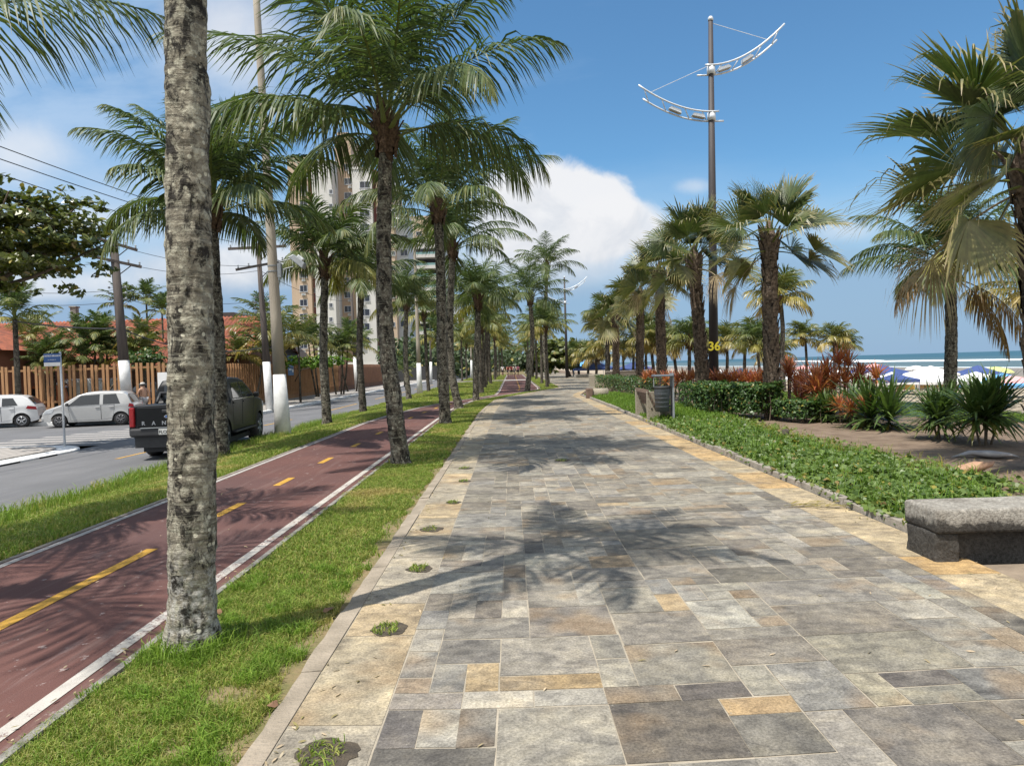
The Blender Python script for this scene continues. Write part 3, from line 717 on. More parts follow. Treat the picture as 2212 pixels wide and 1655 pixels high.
def heart_mesh(name, rs, r, n=16, h=.55, m=None):
    """old sheathing leaf bases at the foot of a coconut crown"""
    mb = MB()
    for k in range(n):
        a = k * 2.4; z0 = -.35 + h * k / n; ca, sa = math.cos(a), math.sin(a); out = .05 + .16 * (k / n) + rs.uniform(0, .05); wd = .11 + rs.uniform(-.02, .03)
        P = []
        for q in range(5):
            t = q / 4; rr = r * .95 + out * t ** 1.6 + .035; z = z0 + (.42 + .1 * rs.uniform()) * t; hw = wd * (1 - t) ** .7 + .02
            P += [(ca * rr - sa * hw, sa * rr + ca * hw, z), (ca * (rr + .035), sa * (rr + .035), z), (ca * rr + sa * hw, sa * rr - ca * hw, z)]
        F = []
        for q in range(4):
            for i in range(2): F.append((q * 3 + i, q * 3 + i + 1, q * 3 + i + 4, q * 3 + i + 3))
        mb.add(P, F)
    mb.lathe([(r * .95, -.4), (r * 1.15, -.1), (r * 1.25, .2), (r * .7, .5), (.03, .75)], 12)
    return mb.mesh(name, m or M['fibre'])

def coco_specs(rs, nf, L, droop=1.0, old=.1):
    out = []
    for k in range(nf):
        t = (k + .5) / nf   # 0 young and upright .. 1 old and hanging
        e = 1.45 - 1.2 * t ** 1.15 + rs.normal(0, .1)
        out.append(dict(az=k * 2.39996 + rs.normal(0, .12), z=.45 - .5 * t, e=e, L=L * (.72 + .5 * t * (1.25 - t) * 1.6) * rs.uniform(.92, 1.05), bend=(.65 + .85 * t) * droop * rs.uniform(.85, 1.15),
                        grav=.75 + .9 * t, vee=.45 - .5 * t, twist=rs.normal(0, .35), age=max(0, old * (t * 1.3 - .2) + (.35 * max(0, t - .86) / .14) * (old > .12)), sway=rs.normal(0, .05)))
    return out

def coconut_palm(label, group, base, top, rs, r0=.15, r1=.105, nf=24, L=3.2, nl=64, mids=None, detail=1, droop=1.0, old=.1, bark='bark', leaf='coco_leaf', w=.021, fronds_apart=True, extra=(), wind=None, ll=.93, flare=.55, only=None, specs=None):
    base = Vector(base); top = Vector(top); t = thing('coconut_palm', label, 'palm tree', base, 0, group)
    tp = np.array(top - base)
    path = [(0, 0, -.12)] + [tuple(np.array(Vector(m) - base)) for m in (mids or [])] + [tuple(tp)]
    if len(path) == 2:
        path = [(0, 0, -.12), tuple(tp * .35 + np.array([rs.normal(0, .05), rs.normal(0, .05), 0])), tuple(tp * .7 + np.array([rs.normal(0, .05), rs.normal(0, .05), 0])), tuple(tp)]
    if detail >= 2: me, P = trunk_mesh('trunk', path, r0, r1, rs, M[bark], 56, .018, .085, flare, .012, .035, .42)
    elif detail == 1: me, P = trunk_mesh('trunk', path, r0, r1, rs, M[bark], 18, .045, .10, flare, .012, .06, .35)
    else: me, P = trunk_mesh('trunk', path, r0, r1, rs, M[bark], 10, .2, .4, flare, .01, .05, .35)
    link('trunk', me, t)
    cr = link('crown', heart_mesh('crown', rs, r1), t, tuple(tp)) if fronds_apart else None
    sp = specs or coco_specs(rs, nf, L, droop, old)
    if only: sp = [s for s in sp if only(s)]
    parts = []
    for s in list(sp) + list(extra):
        V, F, T = frond(rs, s['L'], max(14, int(nl * min(1.2, s['L'] / L))), s.get('ll', ll), w, s['e'], s['bend'], s['grav'], s['twist'], s['age'], s['vee'], s['sway'], .2, s.get('bare', 0))
        V = rotz(V + np.array([.06, 0, 0]), s['az']) + np.array([0, 0, s['z']])
        if wind is not None:
            f = np.clip(np.hypot(V[:, 0], V[:, 1]) / L, 0, 1.3)[:, None] ** 2; V = V + f * np.array(wind)[None]
        parts.append((V, F, T))
    if fronds_apart:
        for k, (V, F, T) in enumerate(parts):
            yl = leaf if not sp else leaf
            link('frond', npmesh('frond', V, F, M[yl], tint=T), cr)
    else:
        V, F, T = merge(parts); cr = link('crown', npmesh('crown', V, F, M[leaf], tint=T), t, tuple(tp)); link('leaf_base', heart_mesh('leaf_base', rs, r1, 9), cr)
    return t

def fan_trunk_mesh(name, tp, r0, r1, rs, mids=None, boots=True):
    path = [(0, 0, -.1)] + list(mids or []) + [tuple(tp)]
    if len(path) == 2: path = [(0, 0, -.1), (tp[0] * .4, tp[1] * .4, tp[2] * .4), tuple(tp)]
    me, P = trunk_mesh(name, path, r0, r1, rs, M['bark_fan'], 18, .05, .09, .15, .014, .07, .3)
    if not boots: return me
    mb = MB(); n = len(P)
    L = float(tp[2]); k = 0; h = L * .2
    while h < L - .02:
        j = min(n - 1, int(h / L * (n - 1))); p = P[j]; r = r0 + (r1 - r0) * (j / n) ** .8
        a = k * 2.399 + rs.normal(0, .2); ca, sa = math.cos(a), math.sin(a); hw = .10 * rs.uniform(.7, 1.2); ln = .26 * rs.uniform(.7, 1.3); out = .03 + .06 * rs.uniform() * (1.3 - .8 * h / L)
        V = []
        for q, (z, w, o) in enumerate(((-.05, 1.0, .005), (ln * .5, .75, out * .5), (ln, .4, out))):
            for s in (-1, 0, 1): rr = r + o + (.014 if s == 0 else -.01 * w); V.append((p[0] + ca * rr - sa * s * hw * w, p[1] + sa * rr + ca * s * hw * w, p[2] + z))
        F = [(q * 3 + s, q * 3 + s + 1, q * 3 + s + 4, q * 3 + s + 3) for q in range(2) for s in range(2)]
        mb.add(V, F); h += .024 + .015 * rs.uniform(); k += 1
    me2 = mb.mesh('boots', M['boot']); 
    V = np.zeros(len(me.vertices) * 3, np.float32); me.vertices.foreach_get('co', V); V = V.reshape(-1, 3); F = [list(p.vertices) for p in me.polygons]
    V2 = np.array(mb.v, np.float32); F2 = [[i + len(V) for i in f] for f in mb.f]
    return npmesh(name, np.concatenate([V, V2]), F + F2, [M['bark_fan'], M['boot']], smooth=True, midx=[0] * len(F) + [1] * len(F2))

def fan_palm(label, group, base, top, rs, r0=.17, r1=.14, nf=30, R=.85, pet=.95, ns=44, mids=None, old=.5, fronds_apart=True):
    base = Vector(base); tp = Vector(top) - base
    t = thing('fan_palm', label, 'palm tree', base, 0, group)
    link('trunk', fan_trunk_mesh('trunk', tp, r0, r1, rs, [tuple(Vector(m) - base) for m in mids] if mids else None), t)
    cr = link('crown', heart_mesh('crown', rs, r1, 14, .5, M['boot']), t, tuple(tp))
    for k in range(nf):
        u = (k + .5) / nf; e = 1.4 - 1.65 * u ** 1.15 + rs.normal(0, .13); age = 0.02 + max(0, u - .5) / .5 * .22 + (old if u > .94 else 0) + rs.uniform(0, .05)
        V, F, T = fan_leaf(rs, R * rs.uniform(.88, 1.08), pet * rs.uniform(.8, 1.15) * (.75 + .35 * u), e, .25 + .35 * u, min(1, age), ns, .15 + .4 * u + (.9 if age > .45 else 0), 2.2, .42, 1.0)
        V = rotz(V + np.array([.05, 0, 0]), k * 2.39996 + rs.normal(0, .15)) + np.array([0, 0, .35 - .5 * u])
        link('frond', npmesh('frond', V, F, M['fan_leaf'], tint=T), cr)
    return t

def rosette(rs, n=60, L=.75, w=.022, e0=1.45, e1=-.1, grav=.7, age=.05, trunk=.0, seg=4, c=(0, 0, 0)):
    """sword-shaped leaves around a short stem"""
    u = (np.arange(n) + .5) / n; az = np.arange(n) * 2.39996 + rs.normal(0, .15, n); e = e0 + (e1 - e0) * u + rs.normal(0, .1, n); l = L * rs.uniform(.75, 1.1, n) * (.75 + .35 * np.sin(PI * u))
    d0 = np.stack([np.cos(az) * np.cos(e), np.sin(az) * np.cos(e), np.sin(e)], 1); p = np.array(c)[None] + np.stack([np.cos(az) * .02, np.sin(az) * .02, .18 * L * (1 - u) + trunk], 1)
    side = np.stack([-np.sin(az), np.cos(az), 0 * az], 1); rows = []; T = []; g = grav * rs.uniform(.3, 1.6, n); hw = [.55, 1, .95, .65, .04]
    for k in range(seg + 1):
        if k: d = nrm(d0 + np.array([0, 0, -1.])[None] * (g * (k / seg) ** 1.5)[:, None]); p = p + d * (l / seg)[:, None]
        W = (w * hw[k])
        rows += [p - side * W, p + side * W]
    ag = np.clip(age + np.maximum(0, u - .85) * 4 * rs.uniform(0, 1, n) + rs.normal(0, .03, n), 0, 1)
    V = np.stack(rows, 1).reshape(-1, 3); k2 = 2 * (seg + 1); i = np.arange(n)[:, None] * k2
    F = np.concatenate([i + [2 * k, 2 * k + 1, 2 * k + 3, 2 * k + 2] for k in range(seg)], 0)
    return V, F, np.repeat(np.stack([rs.uniform(0, 1, n), ag, 0 * ag], 1), k2, 0)

def leafcloud(P, N, rs, lw=.03, ll=.06, jit=.7, age=.05):
    """one small pointed leaf at each point, roughly facing N"""
    n = len(P); nn = nrm(N + rs.normal(0, jit, (n, 3))); a = nrm(np.cross(nn, rs.normal(0, 1, (n, 3)))); b = np.cross(nn, a); s = rs.uniform(.7, 1.25, n)[:, None]
    A = a * ll * s; B = b * lw * s; dr = nn * (ll * .18) * s
    V = np.stack([P - A, P - A * .2 - B, P - A * .2 + B, P + A * .45 - B * .7, P + A * .45 + B * .7, P + A - dr], 1).reshape(-1, 3)
    i = np.arange(n)[:, None] * 6; F = np.concatenate([i + [0, 1, 2], i + [1, 3, 2], i + [2, 3, 4], i + [3, 5, 4]], 0); age = age + (rs.uniform(0, 1, n) < .06) * rs.uniform(.2, .8, n)
    return V, F, np.repeat(np.stack([rs.uniform(0, 1, n), np.clip(age + rs.normal(0, .03, n), 0, 1), np.zeros(n)], 1), 6, 0)

def hedge(label, c0, c1, width, h, rs, n=7000, group='clipped hedges along the garden', lo=.18):
    c0 = Vector(c0); c1 = Vector(c1); t = thing('hedge', label, 'hedge', c0, 0, group); d = np.array(c1 - c0); Ld = np.linalg.norm(d); d = d / Ld; s = np.array([d[1], -d[0], 0])
    u = rs.uniform(0, 1, n); v = rs.uniform(-1, 1, n); z = rs.uniform(lo, 1, n); k = rs.integers(0, 6, n)
    v = np.where(k < 2, -1 + .14 * rs.exponential(1, n), np.where(k < 3, 1 - .14 * rs.exponential(1, n), v)); z = np.where((k >= 3) & (k < 5), 1 - .1 * rs.exponential(1, n), z); z = np.maximum(z, lo * .8)
    bump = np.array([mnoise.noise((a * Ld * 2.1, b, 3)) for a, b in zip(u, v)])
    P = u[:, None] * Ld * d[None] + (v * width / 2 * (1 + .22 * bump))[:, None] * s[None] + np.stack([0 * u, 0 * u, z * h * (.95 + .2 * bump)], 1)
    N = s[None] * v[:, None] * 1.2 + np.stack([0 * u, 0 * u, z * 1.4], 1)
    V, F, T = leafcloud(P, N, rs, .028, .052, .7, .03); mb = MB()
    for k in range(int(Ld * 9)):
        p = d * rs.uniform(0, Ld) + s * rs.uniform(-.35, .35) * width; q = p + np.array([rs.normal(0, .07), rs.normal(0, .07), h * .75])
        mb.tube([p + [0, 0, -.05], (p + q) / 2 + rs.normal(0, .03, 3), q], [.012, .009, .005], 5)
    F2 = []
    for f in mb.f: F2 += [(f[0], f[i], f[i + 1]) for i in range(1, len(f) - 1)]
    F2 = np.array(F2) + len(V)
    me = npmesh('foliage', np.concatenate([V, np.array(mb.v)]), np.concatenate([F, F2]), [M['hedge_leaf'], M['stem']], tint=np.concatenate([T, np.tile([.5, 0, 1.0], (len(mb.v), 1))]), midx=[0] * len(F) + [1] * len(F2))
    link('foliage', me, t); return t

def broad_tree(label, base, h, crown_c, crown_r, rs, n_tips=220, per=11, leaf='tree_leaf', name='almond_tree', group=None, lw=.055, ll=.13, layers=True, cat='tree', r0=.16, branches=9):
    base = Vector(base); t = thing(name, label, cat, base, 0, group); cc = np.array(Vector(crown_c) - base)
    mb = MB(); fork = np.array([cc[0] * .6, cc[1] * .6, max(h * .4, cc[2] - crown_r[2] * .9)])
    mb.tube([(0, 0, -.1), (fork * .5 + [rs.normal(0, .06), 0, 0]), fork], [r0 * 1.35, r0, r0 * .8], 12)
    ends = []
    for k in range(branches):
        a = k * 2.4 + rs.normal(0, .2); e = cc + np.array([math.cos(a) * crown_r[0] * rs.uniform(.5, .9), math.sin(a) * crown_r[1] * rs.uniform(.5, .9), crown_r[2] * rs.uniform(-.6, .8)])
        m = (fork + e) / 2 + np.array([0, 0, -.1 * crown_r[2]]); mb.tube([fork, m, e], [r0 * .55, r0 * .33, .02], 7); ends.append((m, e))
    mb.build('trunk', M['wood_bark'], t, smooth=True)
    Ps = []; Ns = []
    for k in range(n_tips):
        m, e = ends[k % branches]; v = nrm(rs.normal(0, 1, 3)); q = cc + v * np.array(crown_r) * rs.uniform(.55, 1.0) ** .6
        q = q * .62 + (e + rs.normal(0, .28, 3) * np.array(crown_r)) * .38
        if layers: q[2] = cc[2] + round((q[2] - cc[2]) / (crown_r[2] * .36)) * crown_r[2] * .36 + rs.normal(0, .05)
        az = rs.uniform(0, 2 * PI, per); rr = rs.uniform(.4, 1.3, per) * ll * 1.5
        Ps.append(q + np.stack([np.cos(az) * rr, np.sin(az) * rr, rs.normal(0, .4, per) * ll], 1)); Ns.append(np.stack([np.cos(az) * .5, np.sin(az) * .5, np.full(per, .9)], 1) + v * .4)
    P = np.concatenate(Ps); V, F, T = leafcloud(P, np.concatenate(Ns), rs, lw, ll, .5)
    link('crown', npmesh('crown', V, F, M[leaf], tint=T), t); return t
# ================================================================== planting
R = np.random.default_rng
GP = 'coconut palms between the cycle track and the promenade'
GV = 'coconut palms on the verge between road and cycle track'
GF = 'fan palms along the garden hedge'
def V3(u, v, z=0.0): p = gp(u, v, z); return (p.x, p.y, z)
def vz(x): return float(gh(x))

# the tall palm right in front, leaning slightly; its crown is above the frame
b = gp(415, 1393, -.03)
coconut_palm('nearest coconut palm, thick lichen-spotted trunk rising out of the top of the photo', GP, b, at(378, -860, 4.5), R(1), .138, .115, 11, 2.05, 56, [at(415, 1000, 4.35), at(408, 500, 4.36), at(400, 0, 4.4)], 2, bark='bark_near', flare=.58, old=.1, ll=.6, only=lambda s: s['e'] > .25, w=.014)
# centre palm
b = gp(868, 1003, -.03)
D = b.y
coconut_palm('coconut palm with big dark crown in the middle, trunk curving left from the grass strip', GP, b, at(834, 300, D), R(2), .165, .115, 23, 3.6, 76,
             [at(852, 880, D), at(832, 700, D), at(830, 480, D)], 1, old=.08, w=.0195, flare=.35, wind=(-.35, 0, 0), ll=1.12)
b = gp(962, 915, -.03); D = b.y
coconut_palm('coconut palm with lichen trunk, second of the grass strip behind the big middle palm', GP, b, at(946, 462, D), R(3), .17, .13, 21, 3.6, 68, [at(955, 760, D), at(952, 600, D)], 1, old=.12, wind=(.3, 0, .1), w=.022)
b = gp(993, 883, -.03); D = b.y
coconut_palm('coconut palm whose trunk curves out at the foot, third of the grass strip', GP, b, at(978, 545, D), R(4), .17, .13, 20, 3.4, 66, [at(975, 800, D), at(972, 680, D)], 1, old=.1)
b = gp(1028, 866, -.03); D = b.y
coconut_palm('shorter coconut palm with dark ringed trunk where the grass strip narrows', GP, b, at(1033, 655, D), R(5), .16, .12, 20, 2.8, 50, None, 1, old=.1)
b = gp(1138, 846, -.03); D = b.y
coconut_palm('coconut palm standing on the grass tongue at the bend, left of the tallest one', GP, b, at(1145, 650, D), R(6), .17, .13, 19, 2.9, 46, [at(1150, 740, D)], 1, old=.12)
b = gp(1184, 832, -.03); D = b.y
coconut_palm('tallest far coconut palm, bare upright trunk against the sky right of the track', GP, b, at(1182, 580, D), R(7), .19, .13, 18, 3.4, 44, [at(1176, 740, D)], 1, droop=1.15, old=.12, w=.026)
# verge row
for (u, v, tu, tv, sd, nf, L, lab) in (
        (480, 990, 457, 470, 11, 21, 3.0, 'coconut palm on the verge half hidden by the nearest trunk, beside the black pickup'),
        (707, 920, 702, 582, 12, 20, 2.75, 'coconut palm on the verge just right of the thick lamp pole'),
        (785, 893, 780, 615, 13, 18, 2.6, 'coconut palm on the verge with dark trunk left of the big middle palm'),
        (884, 865, 878, 660, 14, 18, 2.7, 'small-looking coconut palm at the far end of the verge near the second lamp pole')):
    x = gp(u, v, -.2).x; b = gp(u, v, vz(x)); D = b.y
    coconut_palm(lab, GV, b, at(tu, tv, D), R(sd), .16, .12, nf, L, 74 if D < 26 else 56, [at(u - 8, v * .55 + tv * .45, D)], 1, old=.14 if sd in (12, 14) else .1, wind=(.25, 0, 0), w=.022, bark='bark_dark' if sd == 13 else 'bark')
coconut_palm('coconut palm at the left edge with only one long frond reaching into the photo', GV, (-6.2, 6.9, vz(-6.2)), (-6.1, 6.9, 4.78), R(15), .16, .12, 24, 2.4, 70, None, 1, w=.014, old=.05, only=lambda s: math.cos(s['az']) < .1, extra=[dict(az=.02, z=.1, e=.42, L=2.95, bend=.85, grav=1.7, vee=.0, twist=-.3, age=.06, sway=0), dict(az=.9, z=.3, e=1.0, L=2.3, bend=.8, grav=.9, vee=.2, twist=0, age=.05, sway=0)])

# garden coconut palms by the beach
t = coconut_palm('coconut palm by the beach with brown dead fronds hanging beside its trunk', 'coconut palms at the beach edge', (12.3, 20, -.05), tuple(at(2052, 585, 20)), R(20), .17, .14, 21, 3.0, 70, [at(2055, 720, 20)], 1, old=.1, w=.02, leaf='coco_leaf',
             extra=[dict(az=3.5, z=-.1, e=.25, L=2.6, bend=1.75, grav=2.2, vee=-.6, twist=.2, age=.95, sway=0, bare=.1), dict(az=.1, z=-.2, e=-.5, L=2.9, bend=1.0, grav=2.4, vee=-.8, twist=0, age=.97, sway=0), dict(az=5.9, z=-.2, e=-.4, L=2.8, bend=1.1, grav=2.4, vee=-.8, twist=0, age=1, sway=0),
                    dict(az=-.5, z=.1, e=.55, L=2.2, bend=1.9, grav=1.3, vee=-.3, twist=.3, age=.45, sway=0), dict(az=4.0, z=.1, e=.5, L=2.3, bend=1.5, grav=1.2, vee=-.3, twist=.3, age=.42, sway=0)])
cr = [c for c in t.children if c.name.startswith('crown')][0]
for (x, y, z) in ((-.36, -.2, -.3), (-.26, -.3, -.42), (-.42, -.1, -.2)):
    mb = MB(); mb.lathe([(.02, -.13), (.085, -.08), (.1, .0), (.07, .09), (.015, .13)], 10); o = mb.build('coconut', M['coconut'], cr, True, loc=(x, y, z)); o.rotation_euler = (.5, .3, 0)
coconut_palm('yellowish coconut palm at the right edge, behind the nearest fan palm', 'coconut palms at the beach edge', (16.6, 22.5, beach_z(16.6)), tuple(at(2255, 640, 22.5)), R(22), .17, .13, 22, 2.5, 46, None, 1, old=.35, leaf='coco_leaf_yellow')
coconut_palm('coconut palm just outside the left edge, seen only by its shadow on the cycle track', GV, (-6.0, 3.9, vz(-6.0)), (-5.9, 3.9, 5.6), R(16), .16, .12, 8, 2.5, 44, None, 0, w=.014, old=.05)

# fan palms
for (u, Y, vb, tu, tv, sd, R_, pet, r0, nf, old, lab, ns, mids) in (
        (2212, 9.8, None, 2222, 405, 31, 1.25, 1.3, .2, 28, .5, 'nearest fan palm at the right edge, huge ragged fans with dry pale tips', 56, None),
        (1668, 19.6, 905, 1662, 535, 32, 1.12, 1.15, .19, 23, .45, 'fan palm with thick patchy trunk beside the red plants, right of the numbered lamp pole', 46, None),
        (1522, 23.6, 886, 1500, 575, 33, 1.15, 1.2, .19, 24, .55, 'fan palm with burnt lower leaves just left of the numbered lamp pole', 42, None),
        (1430, 29.8, None, 1424, 605, 34, 1.1, 1.1, .18, 23, .55, 'fan palm rising behind the grey litter bin', 36, None),
        (1380, 34.6, None, 1384, 650, 35, 1.05, 1.0, .17, 22, .6, 'fan palm above the low hedge left of the litter bin', 34, None),
        (1330, 42.5, None, 1330, 695, 36, 1.15, 1.05, .18, 22, .5, 'farthest and shortest fan palm of the garden row', 32, None)):
    b = gp(u, vb, -.03) if vb else at(u, 800, Y); b = Vector((b.x, b.y, -.03)); tp = at(tu, tv, b.y)
    if sd == 31: b = Vector((7.42, 9.8, -.03)); tp = at(2228, 385, 9.8)
    fan_palm(lab, GF, b, tp, R(sd), r0 * 1.08, r0 * .92, nf, R_, pet, ns, None, old)

# far coconut palms: a few prototypes, then copies
def far_proto(sd, H, nf=17, L=2.9, nl=24, leaf='coco_leaf', old=.15, droop=1.0, r=.15, w=.04):
    return coconut_palm('x', None, (0, 0, 0), (R(sd).normal(0, .15), R(sd + 50).normal(0, .1), H), R(sd), r, r * .75, nf, L, nl, None, 0, droop, old, 'bark_dark', leaf, w, False)
protos = [far_proto(41, 5.6), far_proto(42, 6.3, 22, 3.2), far_proto(43, 5.2, 22, 3.0, old=.25)]
yprotos = [far_proto(44, 2.0, 18, 1.6, 26, 'coco_leaf_yellow', .3, 1.1, .12, .03), far_proto(45, 2.5, 18, 1.7, 26, 'coco_leaf_yellow', .35, 1.1, .12, .03), far_proto(46, 2.2, 20, 1.6, 26, 'coco_leaf', .3, 1.1, .12, .03)]
used = {}
def place_palm(pr, k, x, y, z, sc, rz, label, group):
    p = pr[k % len(pr)]
    if p.name not in used: used[p.name] = 1; o = p
    else: o = copy_tree(p)
    o.location = (x, y, z); o.scale = (sc, sc, sc); o.rotation_euler = (0, 0, rz); o['label'] = label; o['group'] = group; return o
ORD = 'first second third fourth fifth sixth seventh eighth ninth tenth eleventh twelfth thirteenth fourteenth fifteenth sixteenth seventeenth eighteenth nineteenth twentieth'.split()
rs = R(77)
for i, y in enumerate((44, 49, 55, 61, 67, 74, 86, 94, 103, 114, 127, 142)):
    place_palm(protos, i, -2.0 + rs.normal(0, .25), y, -.05, rs.uniform(.85, 1.08), rs.uniform(0, 6), 'far coconut palm left of the straight cycle track, %s counted away from the bend' % ORD[i], 'far palms left of the straight track')
for i, y in enumerate((56, 66, 76, 90, 104, 120, 138)):
    place_palm(protos, i + 1, -6.3 + rs.normal(0, .3), y, -.36, rs.uniform(.85, 1.1), rs.uniform(0, 6), 'far coconut palm beside the road, %s beyond the second lamp pole' % ORD[i], 'far palms beside the road')
for i, y in enumerate((52, 62, 71, 82, 95, 108, 124, 140)):
    place_palm(protos, i + 2, 2.75 + rs.normal(0, .2), y, -.05, rs.uniform(.8, 1.0), rs.uniform(0, 6), 'far coconut palm right of the straight cycle track, %s counted away from the bend' % ORD[i], 'far palms right of the straight track')
# beach-side small palms
spots = [(1745, 725, 62, 1.15, 'small palm alone against the sea, left of the pair'), (1800, 730, 60, 1.1, 'left one of two small palms touching crowns against the sea'), (1822, 738, 62, .95, 'right one of two small palms touching crowns against the sea'),
         (1690, 752, 55, 1.0, 'small yellow palm just right of the thick fan palm trunk'), (1690, 640, 44, 1.35, 'taller palm peeping out behind the thick fan palm trunk'), (1640, 735, 52, 1.1, 'small palm between the lamp pole and the thick fan palm, nearer the fan palm'), (1600, 730, 56, 1.3, 'small yellow palm right of the numbered lamp pole'), (1570, 735, 60, 1.25, 'small yellow palm behind the numbered lamp pole'),
         (1490, 730, 56, 1.35, 'small yellow palm left of the burnt fan palm trunk'), (1462, 735, 60, 1.25, 'small drooping palm between two fan palm trunks, behind the hedge'), (1408, 735, 62, 1.3, 'small yellow palm between the two fan palms left of the bin'), (1395, 705, 70, 1.2, 'small palm with thin trunk showing between fan palms'), (1362, 745, 66, 1.2, 'small palm right of the farthest fan palm'),
         (1315, 745, 72, 1.4, 'small palm left of the farthest fan palm trunk'), (1308, 690, 66, 1.8, 'tall thin palm with hanging fronds left of the farthest fan palm'), (1285, 762, 80, 1.35, 'low palm left of the tall thin palm'), (1268, 765, 84, 1.35, 'low dark palm behind the far seat walls'), (1250, 765, 86, 1.3, 'low palm just right of the far lamp pole'), (1240, 770, 92, 1.2, 'lowest palm of the far beach row, at the foot of the far lamp pole'), (1345, 760, 76, 1.2, 'low palm behind the farthest fan palm trunk'),
         (1535, 740, 64, 1.2, 'small palm hidden partly by the burnt fan palm'), (1437, 745, 66, 1.1, 'low palm behind the fan palm at the bin'), (1660, 765, 66, 1.0, 'low palm behind the thick fan palm trunk')]
for i, (u, v, Y, sc, lab) in enumerate(spots):
    p = at(u, v, Y); gz = -.05 if p.x < 13 else beach_z(p.x)
    o = place_palm(yprotos, i, p.x, Y, gz, sc, rs.uniform(0, 6), lab, 'small beach palms behind the garden')
    H = (2.0, 2.5, 2.2)[i % 3] * sc; f = max(.5, (p.z - gz - .5) / H)
    for ch in o.children:
        if ch.name.startswith('trunk'): ch.scale = (1, 1, f)
        else: ch.location = (ch.location.x * f, ch.location.y * f, (2.0, 2.5, 2.2)[i % 3] * f)

# hedges, red plants, sword plants
hedge('low clipped hedge left of the litter bin, starting at the stone pier', gp(1300, 842), gp(1395, 868) + Vector((.9, 0, 0)), .9, .95, R(51), 7000)
hedge('clipped hedge between the litter bin and the burnt fan palm', (6.1, 24.2, -.03), (5.9, 19.9, -.03), .9, .95, R(52), 5000)
hedge('darkest clipped hedge between the burnt fan palm and the thick fan palm', gp(1528, 893), gp(1662, 907), .9, .98, R(53), 9000)
hedge('loose leafy bush low right of the thick fan palm trunk', gp(1690, 905), gp(1765, 912), .7, .55, R(54), 2200)
def plant(name, label, cat, group, loc, parts, mat, stems):
    t = thing(name, label, cat, loc, 0, group); V, F, T = merge(parts); link('foliage', npmesh('foliage', V, F, M[mat], tint=T), t)
    for s in stems: mb = MB(); mb.tube(*s); mb.build('stem', M['stem'], t)
    return t
def sword(label, u, v, sz, rs, n=70, heads=1, stem=.15, mat='strap_leaf', w=.028, name='sword_plant', group='sword-leaved plants in the garden bed', cat='plant', grav=.6, age=.05, e1=-.3):
    p = gp(u, v, -.03); parts = []; st = []
    for k in range(heads):
        a = rs.uniform(0, 6.28); r = 0 if heads == 1 else rs.uniform(.1, .28) * sz; sx, sy = r * math.cos(a), r * math.sin(a); h = stem * rs.uniform(.7, 1.3)
        parts.append(rosette(rs, n, sz * rs.uniform(.85, 1.1), w, 1.5, e1, grav, age, 0, 4, (sx, sy, h))); st.append(([(sx * .4, sy * .4, -.05), (sx * .8, sy * .8, h * .5), (sx, sy, h + .12 * sz)], .022, 6))
    return plant(name, label, cat, group, p, parts, mat, st)
sword('bright green sword plant with long leaves in front of the white tents', 1908, 925, 1.15, R(61), 110, 2, .12, w=.035)
sword('bushy sword plant left of the beach palm foot', 2035, 950, .82, R(62), 90, 3, .3, w=.026)
sword('largest dark sword plant near the right edge, on several bare stems', 2128, 962, .92, R(63), 100, 4, .55, w=.028)
sword('green sword plant among the red plants', 1840, 912, 1.0, R(64), 70, 2, .1, w=.032)
sword('dark green sword plant low beneath the red plants', 1790, 912, .8, R(67), 70, 3, .12, w=.028)
sword('dark sword plant behind the small red plants', 1865, 905, .95, R(65), 70, 2, .15, w=.03)
rs = R(66)
reds = [(1755, 905, .62, 2, .75, 'big red spiky plant right of the thick fan palm trunk'), (1800, 902, .5, 2, .85, 'tall orange red spiky plant left of the green sword plant'), (1845, 898, .45, 1, .8, 'orange red plant standing behind the green sword plant'), (1890, 898, .42, 1, .72, 'upright red plant just left of the brightest sword plant'),
        (1815, 915, .3, 1, .38, 'small pink red plant on a bare stem'), (1838, 922, .3, 1, .36, 'small red plant on a pale stem, left of the two on the soil'), (1870, 924, .28, 1, .36, 'small red plant on a pale stem, right of the two on the soil'), (1725, 890, .5, 2, .7, 'red plant close beside the thick fan palm trunk')]
reds += [(1778, 900, .55, 2, .55, 'red spiky plant between the big red one and the tall orange red one'), (1742, 900, .5, 2, .45, 'low red plant at the edge of the loose bush'), (1822, 900, .45, 2, 1.0, 'tallest orange plant behind the green sword plants'), (1862, 896, .4, 1, .95, 'orange red plant tip beside the leaves of the bright sword plant'), (1700, 888, .45, 2, .95, 'red plant behind the loose bush, nearest the thick trunk')]
for u, v, sz, hd, st, lab in reds: sword(lab, u, v, sz * 1.35, rs, 56, hd + (1 if sz > .4 else 0), st * 1.12, 'red_leaf', .021, 'red_cordyline', 'red spiky plants of the garden bed', grav=.4, age=.05, e1=-.2)
row = [(1450, 26.8), (1475, 26.2), (1498, 25.8), (1548, 24.6), (1568, 24.2), (1590, 23.8), (1612, 23.4), (1634, 23.0), (1652, 22.7), (1405, 31.5), (1422, 31)]
where = ['above the hedge right of the litter bin', 'second right of the litter bin', 'just left of the burnt fan palm trunk', 'just right of the burnt fan palm trunk', 'second right of the burnt fan palm', 'third right of the burnt fan palm', 'middle of the row between two thick palms', 'third left of the thick fan palm', 'second left of the thick fan palm', 'left of the litter bin lid', 'behind the litter bin lid']
